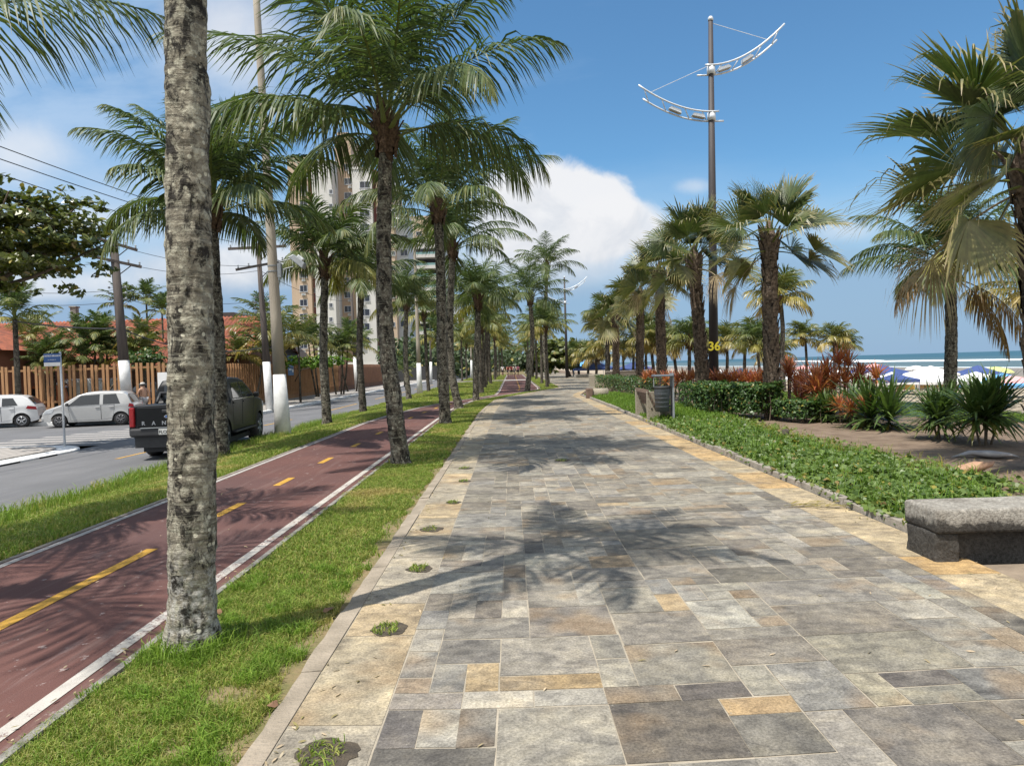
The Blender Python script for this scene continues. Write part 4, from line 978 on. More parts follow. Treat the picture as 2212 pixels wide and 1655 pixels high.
for i, (u, Y) in enumerate(row):
    p = at(u, 850, Y); t = plant('red_cordyline', 'red spiky plant showing above the hedge, ' + where[i], 'plant', 'red spiky plants behind the hedges', (p.x, Y, -.03), [rosette(rs, 46, .5, .022, 1.5, -.3, .4, .05, 0, 4, (dx, dy, h)) for dx, dy, h in ((0, 0, .95), (.25, .1, .8), (-.22, -.1, .85))], 'red_leaf', [([(dx * .3, 0, -.05), (dx, dy, h + .1)], .02, 5) for dx, dy, h in ((0, 0, .95), (.25, .1, .8), (-.22, -.1, .85))])

# leafy ground cover and grass of the garden
def cover_edge(y): return np.interp(y, [6, 9, 10.7, 12.5, 14.6, 17, 20, 24, 36], [5.5, 5.75, 5.65, 5.5, 5.4, 5.6, 6.0, 6.0, 5.6])
rs = R(71)
def cov(n, y0, y1, s0=0.0, s1=1.0):
    y = rs.uniform(y0, y1, n); L = PR(y) + .1; Rr = cover_edge(y) + .25 * np.sin(y * 3) + .12 * np.sin(y * 8.0); s = rs.uniform(s0, s1, n); x = L + (Rr - L) * s
    hz = np.array([mnoise.noise((a * 1.6, b * 1.6, 5)) for a, b in zip(x, y)]); e = np.minimum(1, np.minimum(s, 1 - s) * 6)
    return np.stack([x, y, np.maximum(.01, (.02 + .12 * rs.uniform(0, 1, n) + .09 * hz) * (.35 + .65 * e))], 1)
parts = []
n = 2600; y = rs.uniform(6.2, 20, n); x = np.where(rs.uniform(0, 1, n) < .35, PR(y) + .14 - np.abs(rs.normal(0, .06, n)), cover_edge(y) + .1 + np.abs(rs.normal(0, .3, n))); parts.append(leafcloud(np.stack([x, y, rs.uniform(.0, .07, n) + .03 * (x < PR(y) + .2)], 1), np.tile([0, -.1, 1.0], (n, 1)), rs, .032, .038, .55, .12))
for n, y0, y1, lw, ll in ((17000, 6.0, 11, .032, .036), (15000, 11, 20, .036, .042)):
    P = cov(n, y0, y1); P[:, 0] += rs.normal(0, .02, n); P = P[np.array([mnoise.noise((q[0] * 1.9, q[1] * 1.9, 7)) for q in P]) > rs.uniform(-.55, -.12, n)]; n = len(P); parts.append(leafcloud(P, np.tile([0, -.1, 1.0], (n, 1)), rs, lw, ll, .55))
grass_obj('ground_cover', parts, M['cover_leaf'])
parts = [blades(cov(1800, 6.0, 12), .10, .24, .004, rs, .9, 0, .2, False), blades(cov(2600, 12, 21), .08, .2, .006, rs, .9, 0, .15, False), blades(cov(22000, 19, 36), .06, .16, .009, rs, .9, 0, .15, False)]
def verge(n, x0, x1, y0, y1):
    return np.stack([rs.uniform(x0, x1, n), rs.uniform(y0, y1, n), np.full(n, -.03)], 1)
parts += [blades(verge(16000, 10.6, 13.2, 16.5, 26), .06, .16, .009, rs, .8, 0, .2, False), blades(verge(12000, 8.5, 13.2, 24, 36), .06, .16, .014, rs, .8, 0, .2, False)]
k = 700; y = rs.uniform(9, 17, k); parts.append(blades(np.stack([cover_edge(y) + np.abs(rs.normal(0, .35, k)), y, np.full(k, -.03)], 1), .08, .3, .004, rs, 1.0, .1, .5, False))
grass_obj('grass', parts, M['lush_grass'])
# trees
broad_tree('sea almond tree with glossy leaves, its crown reaching in at the upper left', (-18.2, 20.5, -.4), 6.5, at(20, 532, 21), (3.1, 2.8, 1.7), R(81), 620, 13, lw=.062, ll=.125, group=None)
broad_tree('round green tree right of the tallest far palm, beside the far lamp pole', (7.6, 92, -.05), 4.6, at(1206, 768, 92), (3.4, 3.4, 2.2), R(82), 260, 14, lw=.22, ll=.36, layers=False)
broad_tree('dark bushy tree between the far palm trunks right of the track', (4.6, 130, -.05), 5, at(1160, 780, 130), (3.8, 3.8, 2.3), R(83), 200, 12, 'far_leaf', 'bushy_tree', lw=.3, ll=.45, layers=False)

# scattered dry bits on paving, track and lawn
r = R(123); n = 620
y = 2.6 + 26 * r.uniform(0, 1, n) ** 1.6; k = r.uniform(0, 1, n)
x = np.where(k < .28, PL(y) + np.abs(r.normal(0, .12, n)), np.where(k < .5, PR(y) - np.abs(r.normal(0, .15, n)), np.where(k < .62, PL(y) + r.uniform(0, 1, n) * (PR(y) - PL(y)), np.where(k < .8, r.uniform(0, 1, n) * (BR(y) - BL(y)) + BL(y), BR(y) - np.abs(r.normal(0, .08, n))))))
P = np.stack([x, y, np.full(n, .008)], 1); V, F, T = leafcloud(P, np.tile([0, 0, 1.0], (n, 1)), r, .006, .022, .25); T[:, 1] = np.repeat(r.uniform(.4, 1, n), 6)
tag(link('fallen_leaves', npmesh('fallen_leaves', V, F, M['fan_leaf'], tint=T)), kind='stuff')
# ================================================================== street furniture
def text(name, body, size, mat, parent, loc, rot, ext=.004, align='CENTER', bold=0.0):
    c = bpy.data.curves.new(name, 'FONT'); c.body = body; c.size = size; c.align_x = align; c.align_y = 'CENTER'; c.extrude = ext; c.offset = bold
    tmp = bpy.data.objects.new(name, c); COL.objects.link(tmp); dg = bpy.context.evaluated_depsgraph_get()
    me = bpy.data.meshes.new_from_object(tmp.evaluated_get(dg)); bpy.data.objects.remove(tmp); me.materials.clear(); me.materials.append(mat)
    o = link(name, me, parent, loc); o.rotation_euler = rot; return o
M['pole_conc'] = pm('weathered_pole_concrete', (.40, .35, .28), (.29, .25, .20), 3, .9, .4, 30, stretch=(1, 1, .15))
M['pole_dark'] = pm('dark_steel_pole', (.052, .043, .044), (.03, .026, .028), 5, .65, .1, stretch=(1, 1, .2))
M['pole_wood'] = pm('dark_wood_pole', (.105, .085, .075), (.06, .05, .046), 6, .9, .5, stretch=(1, 1, .1))
M['galv'] = pm('galvanised_steel', (.72, .74, .76), (.60, .62, .64), 6, .4, metal=.3)
M['grey_metal'] = pm('grey_steel', (.30, .32, .34), (.22, .235, .25), 5, .5, metal=.2)
M['bin_grey'] = pm('bin_plastic', (.10, .115, .135), (.075, .085, .10), 5, .55)
M['black'] = pm('black_rubber', (.02, .02, .021), (.03, .03, .03), 10, .7)
M['bench_wood'] = pm('bench_wood', (.20, .135, .10), (.12, .08, .06), 6, .85, .4, stretch=(1, .15, 1))
M['aggregate'] = pm('exposed_aggregate', (.36, .32, .25), (.24, .21, .16), 30, .95, .8, 70)
M['sign_blue'] = pm('sign_blue', (.03, .09, .28), (.025, .08, .24), 3, .4)
M['white_plain'] = pm('white_plain', (.75, .75, .75), (.68, .68, .68), 3, .5)
M['yellow_plain'] = pm('yellow_number_paint', (.60, .50, .03), (.5, .42, .03), 6, .6)
M['lens'] = pm('lamp_lens', (.42, .38, .33), (.36, .33, .29), 4, .25)
M['wire'] = pm('cable_black', (.03, .03, .033), (.04, .04, .04), 4, .6)

# tall curved-arm lamp poles of the promenade
def mast(label, base, top, s=1.0, number=None):
    base = Vector(base); tp = Vector(top) - base; H = tp.length
    t = thing('mast_lamp', label, 'street lamp', base, 0, 'tall masts with two curved lamp arms')
    mb = MB(); mb.tube([(0, 0, -.1), tp * .5, tp], [.19, .145, .085], 16); mb.build('pole', M['pole_dark'], t, True)
    mb = MB(); mb.lathe([(.1, 0), (.1, .1), (.06, .16)], 12, tuple(tp)); mb.build('cap', M['galv'], t, True)
    for sgn, k, nm in ((1, .872, .21), (-1, .752, .155)):
        c = tp * k; arm = MB(); rails = []
        for dz, yo, a0, a1 in ((.16, -.13, -.25, 2.75), (-.12, .13, -.5, 2.55)):
            P = []
            for q in range(15):
                x = a0 + (a1 - a0) * q / 14; z = nm * max(0, x) ** 1.9 + dz; P.append((c.x + sgn * x, c.y + yo, c.z + z))
            rails.append(P); arm.tube(P, .034, 8)
        for q in (3, 6, 10, 13): arm.tube([rails[0][q], rails[1][q]], .02, 6)
        arm.lathe([(.16, -.14), (.16, .14)], 12, tuple(c))
        ao = arm.build('arm', M['galv'], t, True)
        for q in (4.4, 8.6):
            i = int(q); p = (Vector(rails[0][i]) + Vector(rails[1][i])) / 2; d = (Vector(rails[0][i + 1]) - Vector(rails[0][i])).normalized(); an = math.atan2(d.z, abs(d.x)) * sgn
            lm = MB(); R3 = Matrix.Rotation(-an, 3, 'Y'); lm.box(p, (.52, .22, .13), 0, M=R3, taper=.75); lm.box(p + R3 @ Vector((0, 0, -.075)), (.42, .17, .03), 1, M=R3)
            lm.build('lamp_head', [M['galv'], M['lens']], ao, bevel=.02)
        st = tp * (.995 if sgn > 0 else k + .135); e = Vector(rails[0][11 if sgn > 0 else 12]); w = MB(); w.tube([st, e], .011, 5); w.build('stay_wire', M['galv'], t)
    if number:
        zc = 1.65 + (777 - 748) / FPX * base.y
        w = MB(); nn = 12; V = []
        o = text('number', number, .46, M['yellow_plain'], t, (0.0, -.20, zc + .03), (rad(90), 0, 0), .003, bold=.012)
    return t
p = at(1541, 805, 27.0); mast('tall dark mast lamp with curved arms and yellow number, above the garden palms', (p.x, 27.0, -.05), at(1535, 46, 27.0), number='36')
p = at(1225, 815, 85.0); mast('small-looking distant mast lamp at the bend of the promenade', (p.x, 85, -.02), at(1219, 600, 85.0))

# wooden-looking concrete lamp poles with whitewashed foot
def lamp_pole(label, base, top, r0, r1, zw, extras=True):
    base = Vector(base); tp = Vector(top) - base; t = thing('lamp_pole', label, 'lamp pole', base, 0, 'round lamp poles with whitewashed feet on the verge')
    f = zw / tp.z; mb = MB(); rr = lambda k: float(np.interp(k * tp.z, [0, 1.85, 4.3, 8.7, 13], [r0, r0 * .74, r0 * .62, r0 * .47, r0 * .4]))
    mb.tube([tp * k for k in np.linspace(f, 1, 8)], [rr(k) for k in np.linspace(f, 1, 8)], 20); mb.build('shaft', M['pole_conc'], t, True)
    mb = MB(); mb.tube([Vector((0, 0, -.15)), tp * f * .5, tp * f], [rr(0) + .006, rr(f / 2) + .006, rr(f) + .006], 20); mb.build('whitewashed_foot', M['limewash'], t, True)
    if extras:
        k = (1.65 + (803 - 575) / FPX * base.y - base.z) / tp.z; c = tp * k; r = rr(k)
        mb = MB()
        for dz in (-.12, .12): mb.tube([c + Vector((r, 0, dz)), c + Vector((r + .5, -.05, dz + .1))], .015, 6)
        mb.lathe([(r + .012, -.16), (r + .012, -.13)], 16, tuple(c)); mb.lathe([(r + .012, .0), (r + .012, .03)], 16, tuple(c))
        mb.box(c + Vector((r + .06, 0, -.12)), (.1, .16, .4)); br = mb.build('bracket', M['grey_metal'], t)
        mb = MB(); R3 = Matrix.Rotation(.7, 3, 'Y'); q = c + Vector((r + .62, -.05, .12)); mb.box(q, (.52, .34, .16), 0, M=R3, taper=.8); mb.box(q + R3 @ Vector((0, 0, .11)), (.2, .16, .1), 1, M=R3)
        mb.build('floodlight', [M['grey_metal'], M['galv']], t, bevel=.02)
        for zz in (.62, .72): 
            mb = MB(); mb.box(tp * zz + Vector((0, -rr(zz) - .03, 0)), (.8, .05, .05)); mb.build('crossarm', M['galv'], t)
    else:
        mb = MB(); mb.tube([tp * .93, tp * .97 + Vector((-.9, 0, .3)), tp * .97 + Vector((-1.8, 0, .4))], .04, 8); ao = mb.build('arm', M['galv'], t, True)
        mb = MB(); mb.box(tp * .97 + Vector((-2.1, 0, .4)), (.7, .25, .14), taper=.7); mb.build('lamp_head', M['galv'], ao, bevel=.03)
    return t
x = gp(612, 946, -.3).x; b = gp(612, 946, vz(x)); lamp_pole('tall thick lamp pole with whitewashed foot and floodlight, just right of the pickup', b, at(549, -80, b.y), .235, .115, 1.85)
x = gp(907, 852, -.3).x; b = gp(907, 852, vz(x)); lamp_pole('pale lamp pole with whitewashed foot farther along the verge', b, at(893, 470, b.y), .22, .13, 2.3, False)
b = at(1019, 815, 108); lamp_pole('thinnest, farthest pale lamp pole left of the far palms', (b.x, 108, -.35), at(1016, 700, 108), .2, .12, 3.0, False)

# utility poles with crossarms
poles = {}
def utility(label, base, top, arms, r=.17, wf=1.4, insul=True, r1=.11):
    base = Vector(base); tp = Vector(top) - base; t = thing('utility_pole', label, 'utility pole', base, 0, 'dark utility poles along the fence')
    mb = MB(); mb.tube([tp * (wf / tp.z), tp * .5, tp], [r, r * .85, r1], 10); mb.build('pole', M['pole_wood'], t, True)
    mb = MB(); mb.tube([Vector((0, 0, -.1)), tp * (wf / tp.z)], [r + .01, r + .008], 10); mb.build('whitewashed_foot', M['limewash'], t, True)
    for (k, ln, az, tilt) in arms:
        c = tp * k; mb = MB(); Rm = Matrix.Rotation(az, 3, 'Z') @ Matrix.Rotation(tilt, 3, 'Y'); off = Rm @ Vector((0, -.14, 0)); mb.box(c + off, (ln, .1, .13), 0, M=Rm)
        for q in (-.46, -.25, .25, .46): mb.lathe([(.025, .06), (.05, .1), (.03, .15), (.05, .19), (.02, .24)], 8, tuple(c + off + Rm @ Vector((ln * q, 0, 0))), m=1)
        mb.tube([c + off + Rm @ Vector((ln * .3, 0, -.05)), c + Vector((0, 0, -.75))], .025, 5)
        mb.build('crossarm', [M['pole_wood'], M['grey_metal']], t)
    if insul:
        mb = MB()
        for sx in (-1, 1):
            for q in range(4): mb.lathe([(.03, -.05), (.06, -.02), (.06, .03), (.03, .06)], 8, tuple(tp * .62 + Vector((sx * (r + .16), -.05, q * .28 - .3)))); mb.tube([tp * .62 + Vector((sx * r * .8, 0, q * .28 - .3)), tp * .62 + Vector((sx * (r + .16), -.05, q * .28 - .3))], .012, 4)
        mb.build('insulator_rack', M['grey_metal'], t)
    return base, base + tp
B1 = utility('utility pole with two crossarms at the fence corner, behind the silver hatchback', at(273, 846, 34.4) * 1.0 + Vector((0, 0, 0)), at(245, 522, 34.4), [(.985, 2.1, .5, .28), (.865, 2.3, .5, .2)], .24, 1.5, True, .18)
b = gp(583, 886, ZS); B2 = utility('utility pole with wide crossarm seen beside the thick lamp pole', b, at(557, 527, b.y), [(.975, 3.1, 0, -.02), (.87, 3.0, .9, -.25)], .2, 2.6)
b = gp(771, 842, ZS); B3 = utility('thin distant utility pole with white foot, between two verge palms', b, at(757, 600, b.y), [(.97, 2.4, 0, 0)], .2, 3.4, False)
b = at(931, 818, 92); B4 = utility('small dark utility pole in front of the white balconied block', (b.x, 92, ZS), at(929, 690, 92), [(.98, 3.0, 0, 0)], .16, 2.8, False)

def cable(label, a, b, sag, r=.011, grp='power lines along the fence'):
    a = Vector(a); b = Vector(b); P = []
    for k in range(17): s = k / 16; q = a.lerp(b, s); q.z -= sag * 4 * s * (1 - s); P.append(q)
    mb = MB(); mb.tube(P, r, 5); o = mb.build('power_line', M['wire']); tag(o, label, 'cable', grp); return o
top2 = B2[1]; top1 = B1[1]; top3 = B3[1]
for i, (v0, dx, dz, lab) in enumerate(((292, 1.2, .1, 'highest of the three parallel black cables crossing the upper left sky'), (319, .4, .1, 'middle one of the three parallel cables crossing the upper left sky'), (352, -1.3, .1, 'lowest of the three parallel cables crossing the upper left sky'))):
    q = at(0, v0, 20); e = top2 + Vector((dx, -.2, dz)); d = (q - e); cable(lab, e + d * 1.6, e, .35, .015)
for i, (k1, k2, lab) in enumerate(((.98, .87, 'topmost cable joining the corner utility pole to the next pole'), (.87, .84, 'second cable from the top between the corner pole and the next'), (.70, .66, 'third cable down between the corner pole and the next'), (.64, .6, 'fourth cable down between the corner pole and the next'), (.5, .47, 'fifth cable down between the corner pole and the next'), (.42, .38, 'lowest thick cable bundle between the corner pole and the next'))):
    cable(lab, B1[0].lerp(B1[1], k1), B2[0].lerp(B2[1], k2), .35 + .05 * i, .012 if i < 5 else .03)
for i, (k2, k3, lab) in enumerate(((.97, .97, 'top cable leading from the wide-armed pole to the far thin pole'), (.84, .8, 'second cable leading from the wide-armed pole to the far thin pole'), (.6, .62, 'third cable leading from the wide-armed pole to the far thin pole'), (.38, .45, 'lowest cable leading from the wide-armed pole to the far thin pole'))):
    cable(lab, B2[0].lerp(B2[1], k2), B3[0].lerp(B3[1], k3), .6, .014)
for i, (k1, v, lab) in enumerate(((.98, 508, 'top cable running left from the corner utility pole'), (.87, 560, 'cable running left from the lower crossarm of the corner pole'), (.68, 612, 'middle cable running left below the almond tree'), (.60, 640, 'lower cable running left below the almond tree'), (.42, 662, 'thick cable bundle running left above the red roof'))):
    cable(lab, B1[0].lerp(B1[1], k1), at(-120, v, 30 + i), .3, .012 if i < 4 else .035, 'cables running left from the corner pole')

# street name sign on the corner island
b = gp(140, 962, -.385); t = thing('street_sign', 'blue street name sign on a thin grey post at the corner island', 'street sign', b)
hp = (at(137, 760, b.y).z - b.z); mb = MB(); mb.tube([(0, 0, -.1), (-.02, 0, hp)], .032, 8); mb.build('post', M['galv'], t, True)
mb = MB(); mb.box((-.25, -.03, hp - .18), (.50, .02, .27)); mb.box((-.25, -.03, hp - .375), (.50, .02, .11), 1); pl = mb.build('plate', [M['sign_blue'], M['white_plain']], t)
text('lettering', 'CASTELO BRANCO', .062, M['white_plain'], pl, (-.25, -.043, hp - .12), (rad(90), 0, 0), .001, bold=.002)
text('lettering', 'AV. PRESIDENTE', .036, M['white_plain'], pl, (-.25, -.043, hp - .24), (rad(90), 0, 0), .001)

# bench with concrete end, and litter bin hung on it
b = gp(1425, 914, -.03); bx, by = b.x, b.y
t = thing('park_bench', 'wooden park bench with rough concrete ends facing the promenade, behind the litter bin', 'bench', (bx, by, -.03))
def end_panel(y):
    mb = MB(); P = [(-.42, 0), (.42, 0), (.42, .30), (.02, .30), (-.1, .85), (-.22, .86), (-.24, .47), (-.42, .45)]
    P = [(-.34, 0), (.36, 0), (.36, .40), (-.06, .42), (-.13, .86), (-.34, .86)]
    V = [(x, y - .06, z) for x, z in P] + [(x, y + .06, z) for x, z in P]; n = len(P)
    mb.add(V, [tuple(range(n)), tuple(range(n, 2 * n))[::-1]] + [(i, n + i, n + (i + 1) % n, (i + 1) % n) for i in range(n)])
    return mb
end_panel(0).build('end_panel', M['aggregate'], t, bevel=.01); end_panel(1.75).build('end_panel', M['aggregate'], t, bevel=.01)
mb = MB()
for k in range(4): mb.box((.0 + k * .115, .87, .45 + .003 * k), (.10, 1.95, .035))
mb.build('seat', M['bench_wood'], t, bevel=.004)
mb = MB()
for k in range(4): mb.box((-.16 - k * .05, .87, .52 + k * .115), (.03, 1.95, .10))
mb.build('backrest', M['bench_wood'], t, bevel=.004)
for x, z in ((-.22, .40), (.2, .17)): mb = MB(); mb.lathe([(.025, -.075), (.025, -.055)], 8, (x, 0, z), 'Y'); mb.build('bolt', M['black'], t)
t = thing('litter_bin', 'grey perforated litter bin with open top and lid, hung against the concrete bench end', 'litter bin', (bx + .02, by - .31, -.03)); t.scale = (1.08, 1.08, 1.04)
mb = MB(); prof = [(.165, .32), (.20, .95), (.205, .97), (.19, .97), (.15, .34)]; mb.lathe(prof, 24)
for z in (.45, .56, .67, .78): r = .165 + .035 * (z - .32) / .63; mb.lathe([(r + .002, z), (r + .004, z + .006), (r + .001, z + .012)], 24)
mb.build('body', M['bin_grey'], t, True)
mb = MB(); mb.lathe([(.19, .90), (.203, .91), (.207, .965), (.19, .975)], 24); mb.build('rim', M['black'], t, True)
mb = MB(); mb.box((.02, 0, 1.245), (.50, .44, .05), taper=.92); mb.build('lid', M['bin_grey'], t, bevel=.02)
mb = MB(); mb.box((.255, .02, .66), (.04, .30, 1.28)); mb.build('post', M['grey_metal'], t, bevel=.008)
mb = MB(); mb.tube([(-.2, .0, .96), (-.2, .0, 1.22)], .012, 6); mb.tube([(.0, .2, .96), (.0, .2, 1.22)], .012, 6); mb.build('bracket', M['grey_metal'], t)

# rough concrete bench near the camera
p1 = gp(2062, 1214, -.01)
t = thing('concrete_bench', 'weathered concrete slab bench in the right foreground, worn, with shade painted under its seat', 'bench', (p1.x, p1.y, -.012))
def rough_block(name, lo, hi, mat, parent, seed, amp=.012, bev=.05, div=(30, 10, 10)):
    import bmesh
    bm = bmesh.new(); bmesh.ops.create_cube(bm, size=1)
    for v in bm.verts: v.co = Vector([lo[i] + (v.co[i] + .5) * (hi[i] - lo[i]) for i in range(3)])
    bmesh.ops.bevel(bm, geom=bm.edges[:], offset=bev, segments=3, affect='EDGES', profile=.5)
    bmesh.ops.subdivide_edges(bm, edges=[e for e in bm.edges if e.calc_length() > .15], cuts=14, use_grid_fill=True)
    bmesh.ops.triangulate(bm, faces=bm.faces[:])
    for v in bm.verts:
        n = mnoise.noise(v.co * 6 + Vector((seed, 0, 0))) * amp + mnoise.noise(v.co * 24 + Vector((seed, 3, 0))) * amp * .5; v.co += Vector(v.co - (Vector(lo) + Vector(hi)) / 2).normalized() * n
    me = bpy.data.meshes.new(name); bm.to_mesh(me); bm.free(); me.materials.append(mat)
    me.polygons.foreach_set("use_smooth", np.ones(len(me.polygons), bool)); return link(name, me, parent)
def m_bench():
    t = NT('pitted_bench_concrete'); v = t.coord('Object')
    n1 = t.noise(v, 4, 6, .65); n2 = t.noise(v, 38, 5, .75); n3 = t.noise(v, 9, 5, .7)
    col = t.mix(t.ramp(n1, [(.38, 0.0), (.62, 1.0)]), (.42, .39, .34), (.26, .235, .20))
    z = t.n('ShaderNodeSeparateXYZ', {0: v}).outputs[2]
    col = t.mix(t.ramp(t.math('ADD', t.math('MULTIPLY', n3, .5), t.math('MULTIPLY', t.ramp(z, [(.25, 1.0), (.42, .0)]), .35)), [(.42, 0.0), (.5, .9)]), col, (.05, .046, .042))  # shade below the slab put into the colour as a mottled darkening
    col = t.mix(1.0, col, t.ramp(n2, [(.32, (.45, .45, .45)), (.5, (1, 1, 1)), (.72, (1.5, 1.5, 1.5))]), 'MULTIPLY')
    t.bsdf(col, .95, t.bump(t.math('ADD', n2, n3), 1.0, .03), 0, .2); return t.mat
M['bench_conc'] = m_bench()
rough_block('slab', (-.17, -.05, .235), (2.1, .42, .43), M['bench_conc'], t, 1.0, .012, .028)
rough_block('support', (-.165, -.03, -.1), (.03, .40, .245), M['bench_conc'], t, 2.0, .015, .03)
rough_block('support', (.04, .06, -.1), (1.7, .36, .24), M['bench_conc'], t, 3.0, .015, .03)
# low rounded concrete seat by the hedge
b = gp(1287, 862, -.03); t = thing('round_topped_seat', 'small round-topped concrete seat on the grass left of the bench', 'seat', (b.x, b.y, -.03))
mb = MB(); P = [(-.42, 0), (.45, 0)] + [(.02 + .44 * math.cos(a), .22 + .26 * math.sin(a)) for a in np.linspace(0, PI, 12)]
V = [(x, -.0, z) for x, z in P] + [(x, .95, z) for x, z in P]; n = len(P); P2 = P
mb.bbox((-.42, 0, -.05), (-.12, .5, .5)); mb.build('pedestal', M['bench_wood'], t, bevel=.02)
mb = MB()
V = []; ny = 10
for y in (0, 1.0):
    for k in range(ny): a = PI * k / (ny - 1); V.append((-.1, y, 0))
mb.tube([(-.118, .3, .24), (.62, .3, .24)], .25, 18); mb.bbox((-.117, .1, -.05), (.6, .5, .12)); mb.build('round_top', M['aggregate'], t, True)
# low walls and far seats of the promenade edge
def wall(name, label, cat, a, b, h, th, mat, capm=None, grp=None):
    a = Vector(a); b = Vector(b); d = b - a; t = thing(name, label, cat, a, math.atan2(d.y, d.x), grp); L = Vector((d.x, d.y)).length
    mb = MB(); mb.bbox((0, -th / 2, -.15), (L, th / 2, h)); mb.build('wall', mat, t, bevel=.02)
    if capm: mb = MB(); mb.bbox((-.06, -th / 2 - .06, h + .002), (L + .06, th / 2 + .06, h + .09)); mb.build('coping', capm, t, bevel=.02)
p = gp(1283, 836); wall('stone_pier', 'pale stone pier at the left end of the garden hedge', 'low wall', (p.x, p.y, 0), (p.x + .1, p.y + 1.6, 0), .85, .55, M['aggregate'])
p = gp(1228, 822); wall('seat_wall', 'low dark seat wall behind the far edge of the promenade', 'low wall', (7.0, 60, 0), (8.6, 72, 0), .42, .5, M['aggregate'], M['old_concrete'])
wall('stone_wall', 'taller pale stone wall left of the hedge, beyond the promenade bend', 'low wall', (6.9, 51, 0), (10.5, 53, 0), .95, .35, M['aggregate'], M['concrete'])
wall('far_bench', 'dark slab bench near the foot of the far mast lamp', 'bench', (7.3, 82, 0), (9.2, 83, 0), .4, .5, M['old_concrete'])
# fallen bits on the ground
def debris(label, u, v, n, L, mat, seed, z=.012, cat='fallen leaf'):
    r = R(seed); p = gp(u, v, 0); V = []; F = []
    for k in range(n):
        a = r.uniform(-.5, .5) + (0 if n > 3 else r.uniform(0, 3)); l = L * r.uniform(.5, 1); x, y = r.normal(0, L * .55), r.normal(0, L * .3); w = .012 + .02 * (n < 4); c, s = math.cos(a), math.sin(a); b = len(V)
        for q, ww, zz in ((0, .4, .004), (.4, 1, .02), (.8, .7, .014), (1, .1, .004)):
            for sd in (-1, 1): V.append((x + c * q * l - s * w * ww * sd, y + s * q * l + c * w * ww * sd, zz + r.uniform(0, .01)))
        F += [(b + 2 * i, b + 2 * i + 1, b + 2 * i + 3, b + 2 * i + 2) for i in range(3)]
    me = npmesh('fallen_leaf', V, F, M[mat], tint=np.tile([.5, .62 if mat == 'coco_leaf' else .5, 0], (len(V), 1)))
    return tag(link('fallen_leaf', me, None, (p.x, p.y, z)), label, cat)
M['dry_leaf'] = pm('dry_leaf', (.24, .13, .07), (.14, .075, .045), 9, .9)
debris('dried palm frond scrap lying on the paving by the garden kerb', 1745, 1094, 16, .3, 'coco_leaf', 5)
debris('curled brown leaf on the grass strip right of the nearest trunk', 700, 1326, 1, .14, 'dry_leaf', 6, -.01)
debris('small brown leaf in the shade right of the nearest trunk foot', 493, 1322, 1, .09, 'dry_leaf', 7, -.01)
debris('dark scrap on the worn grass below the nearest trunk', 612, 2052 * .7373, 1, .08, 'dry_leaf', 8, -.01)
# stump and dry sheaths on the soil
p = gp(1697, 948, -.03); mb = MB(); mb.lathe([(.075, -.1), (.07, .12), (.062, .19), (.03, .2)], 12); o = mb.build('stump', M['bark_dark'], None, True, loc=tuple(p)); tag(o, 'short dark stump at the border of ground cover and soil', 'stump')
p = gp(2130, 990, -.03); mb = MB(); mb.tube([(-.5, .12, .02), (-.25, .03, .16), (.1, .0, .1), (.35, -.06, .09), (.55, -.02, .02)], [.015, .07, .12, .06, .012], 10); o = mb.build('palm_sheath', pm('grey_sheath', (.36, .34, .33), (.27, .25, .24), 6), None, True, loc=tuple(p)); tag(o, 'grey dry palm sheath lying on the dark soil', 'palm sheath'); o.scale = (.9, 1.2, .55)
p = gp(2095, 1022, -.03); mb = MB(); mb.tube([(-.38, .0, .02), (-.12, .04, .07), (.12, .0, .15), (.3, -.03, .2), (.4, 0, .26)], [.02, .1, .12, .06, .012], 10); o = mb.build('palm_sheath', pm('tan_sheath', (.40, .24, .15), (.30, .17, .11), 6), None, True, loc=tuple(p)); tag(o, 'reddish tan palm sheath half sunk in the ground cover', 'palm sheath'); o.scale = (.85, 1.0, .6)
# ================================================================== vehicles
def carpaint(name, c, rough=.25, metal=.0, coat=.6):
    t = NT(name); v = t.coord('Object'); col = t.mix(t.ramp(t.noise(v, 2.5, 4), [(.4, 0.0), (.7, .25)]), c, tuple(x * .8 + .01 for x in c))
    t.bsdf(col, rough, None, metal, .5 if coat > .1 else .22, Coat_Weight=coat, Coat_Roughness=.06); return t.mat
M['paint_silver'] = carpaint('silver_car_paint', (.43, .43, .425), .32, .15)
M['paint_white'] = carpaint('white_car_paint', (.60, .605, .61))
M['paint_black'] = carpaint('black_car_paint', (.006, .0065, .0075), .4, coat=.05)
M['paint_orange'] = carpaint('orange_car_paint', (.45, .14, .06))
M['paint_dark'] = carpaint('dark_car_paint', (.04, .045, .055))
def m_glass(name, c):
    t = NT(name); t.bsdf(c, .06, None, 0, .7); return t.mat
M['car_glass'] = m_glass('car_window_glass', (.018, .022, .026))
M['tail_red'] = pm('tail_light_red', (.32, .015, .02), (.22, .01, .015), 8, .15)
M['head_lens'] = pm('headlight_lens', (.55, .58, .6), (.4, .42, .45), 8, .1)
M['tyre'] = pm('tyre_rubber', (.022, .022, .023), (.035, .033, .032), 12, .85)
M['rim_metal'] = pm('wheel_rim', (.42, .43, .45), (.32, .33, .35), 5, .35, metal=.6)
M['rim_dark'] = pm('dark_wheel_cover', (.16, .16, .17), (.10, .10, .11), 5, .45, metal=.3)
M['plastic'] = pm('black_trim', (.025, .025, .027), (.035, .035, .037), 6, .55)
M['chrome'] = pm('chrome_trim', (.75, .75, .76), (.68, .68, .7), 3, .15, metal=.9)
M['plate_grey'] = pm('licence_plate_grey', (.62, .62, .60), (.54, .54, .52), 5, .5)
M['plate_ink'] = pm('licence_plate_ink', (.04, .04, .04), (.05, .05, .05), 5, .6)

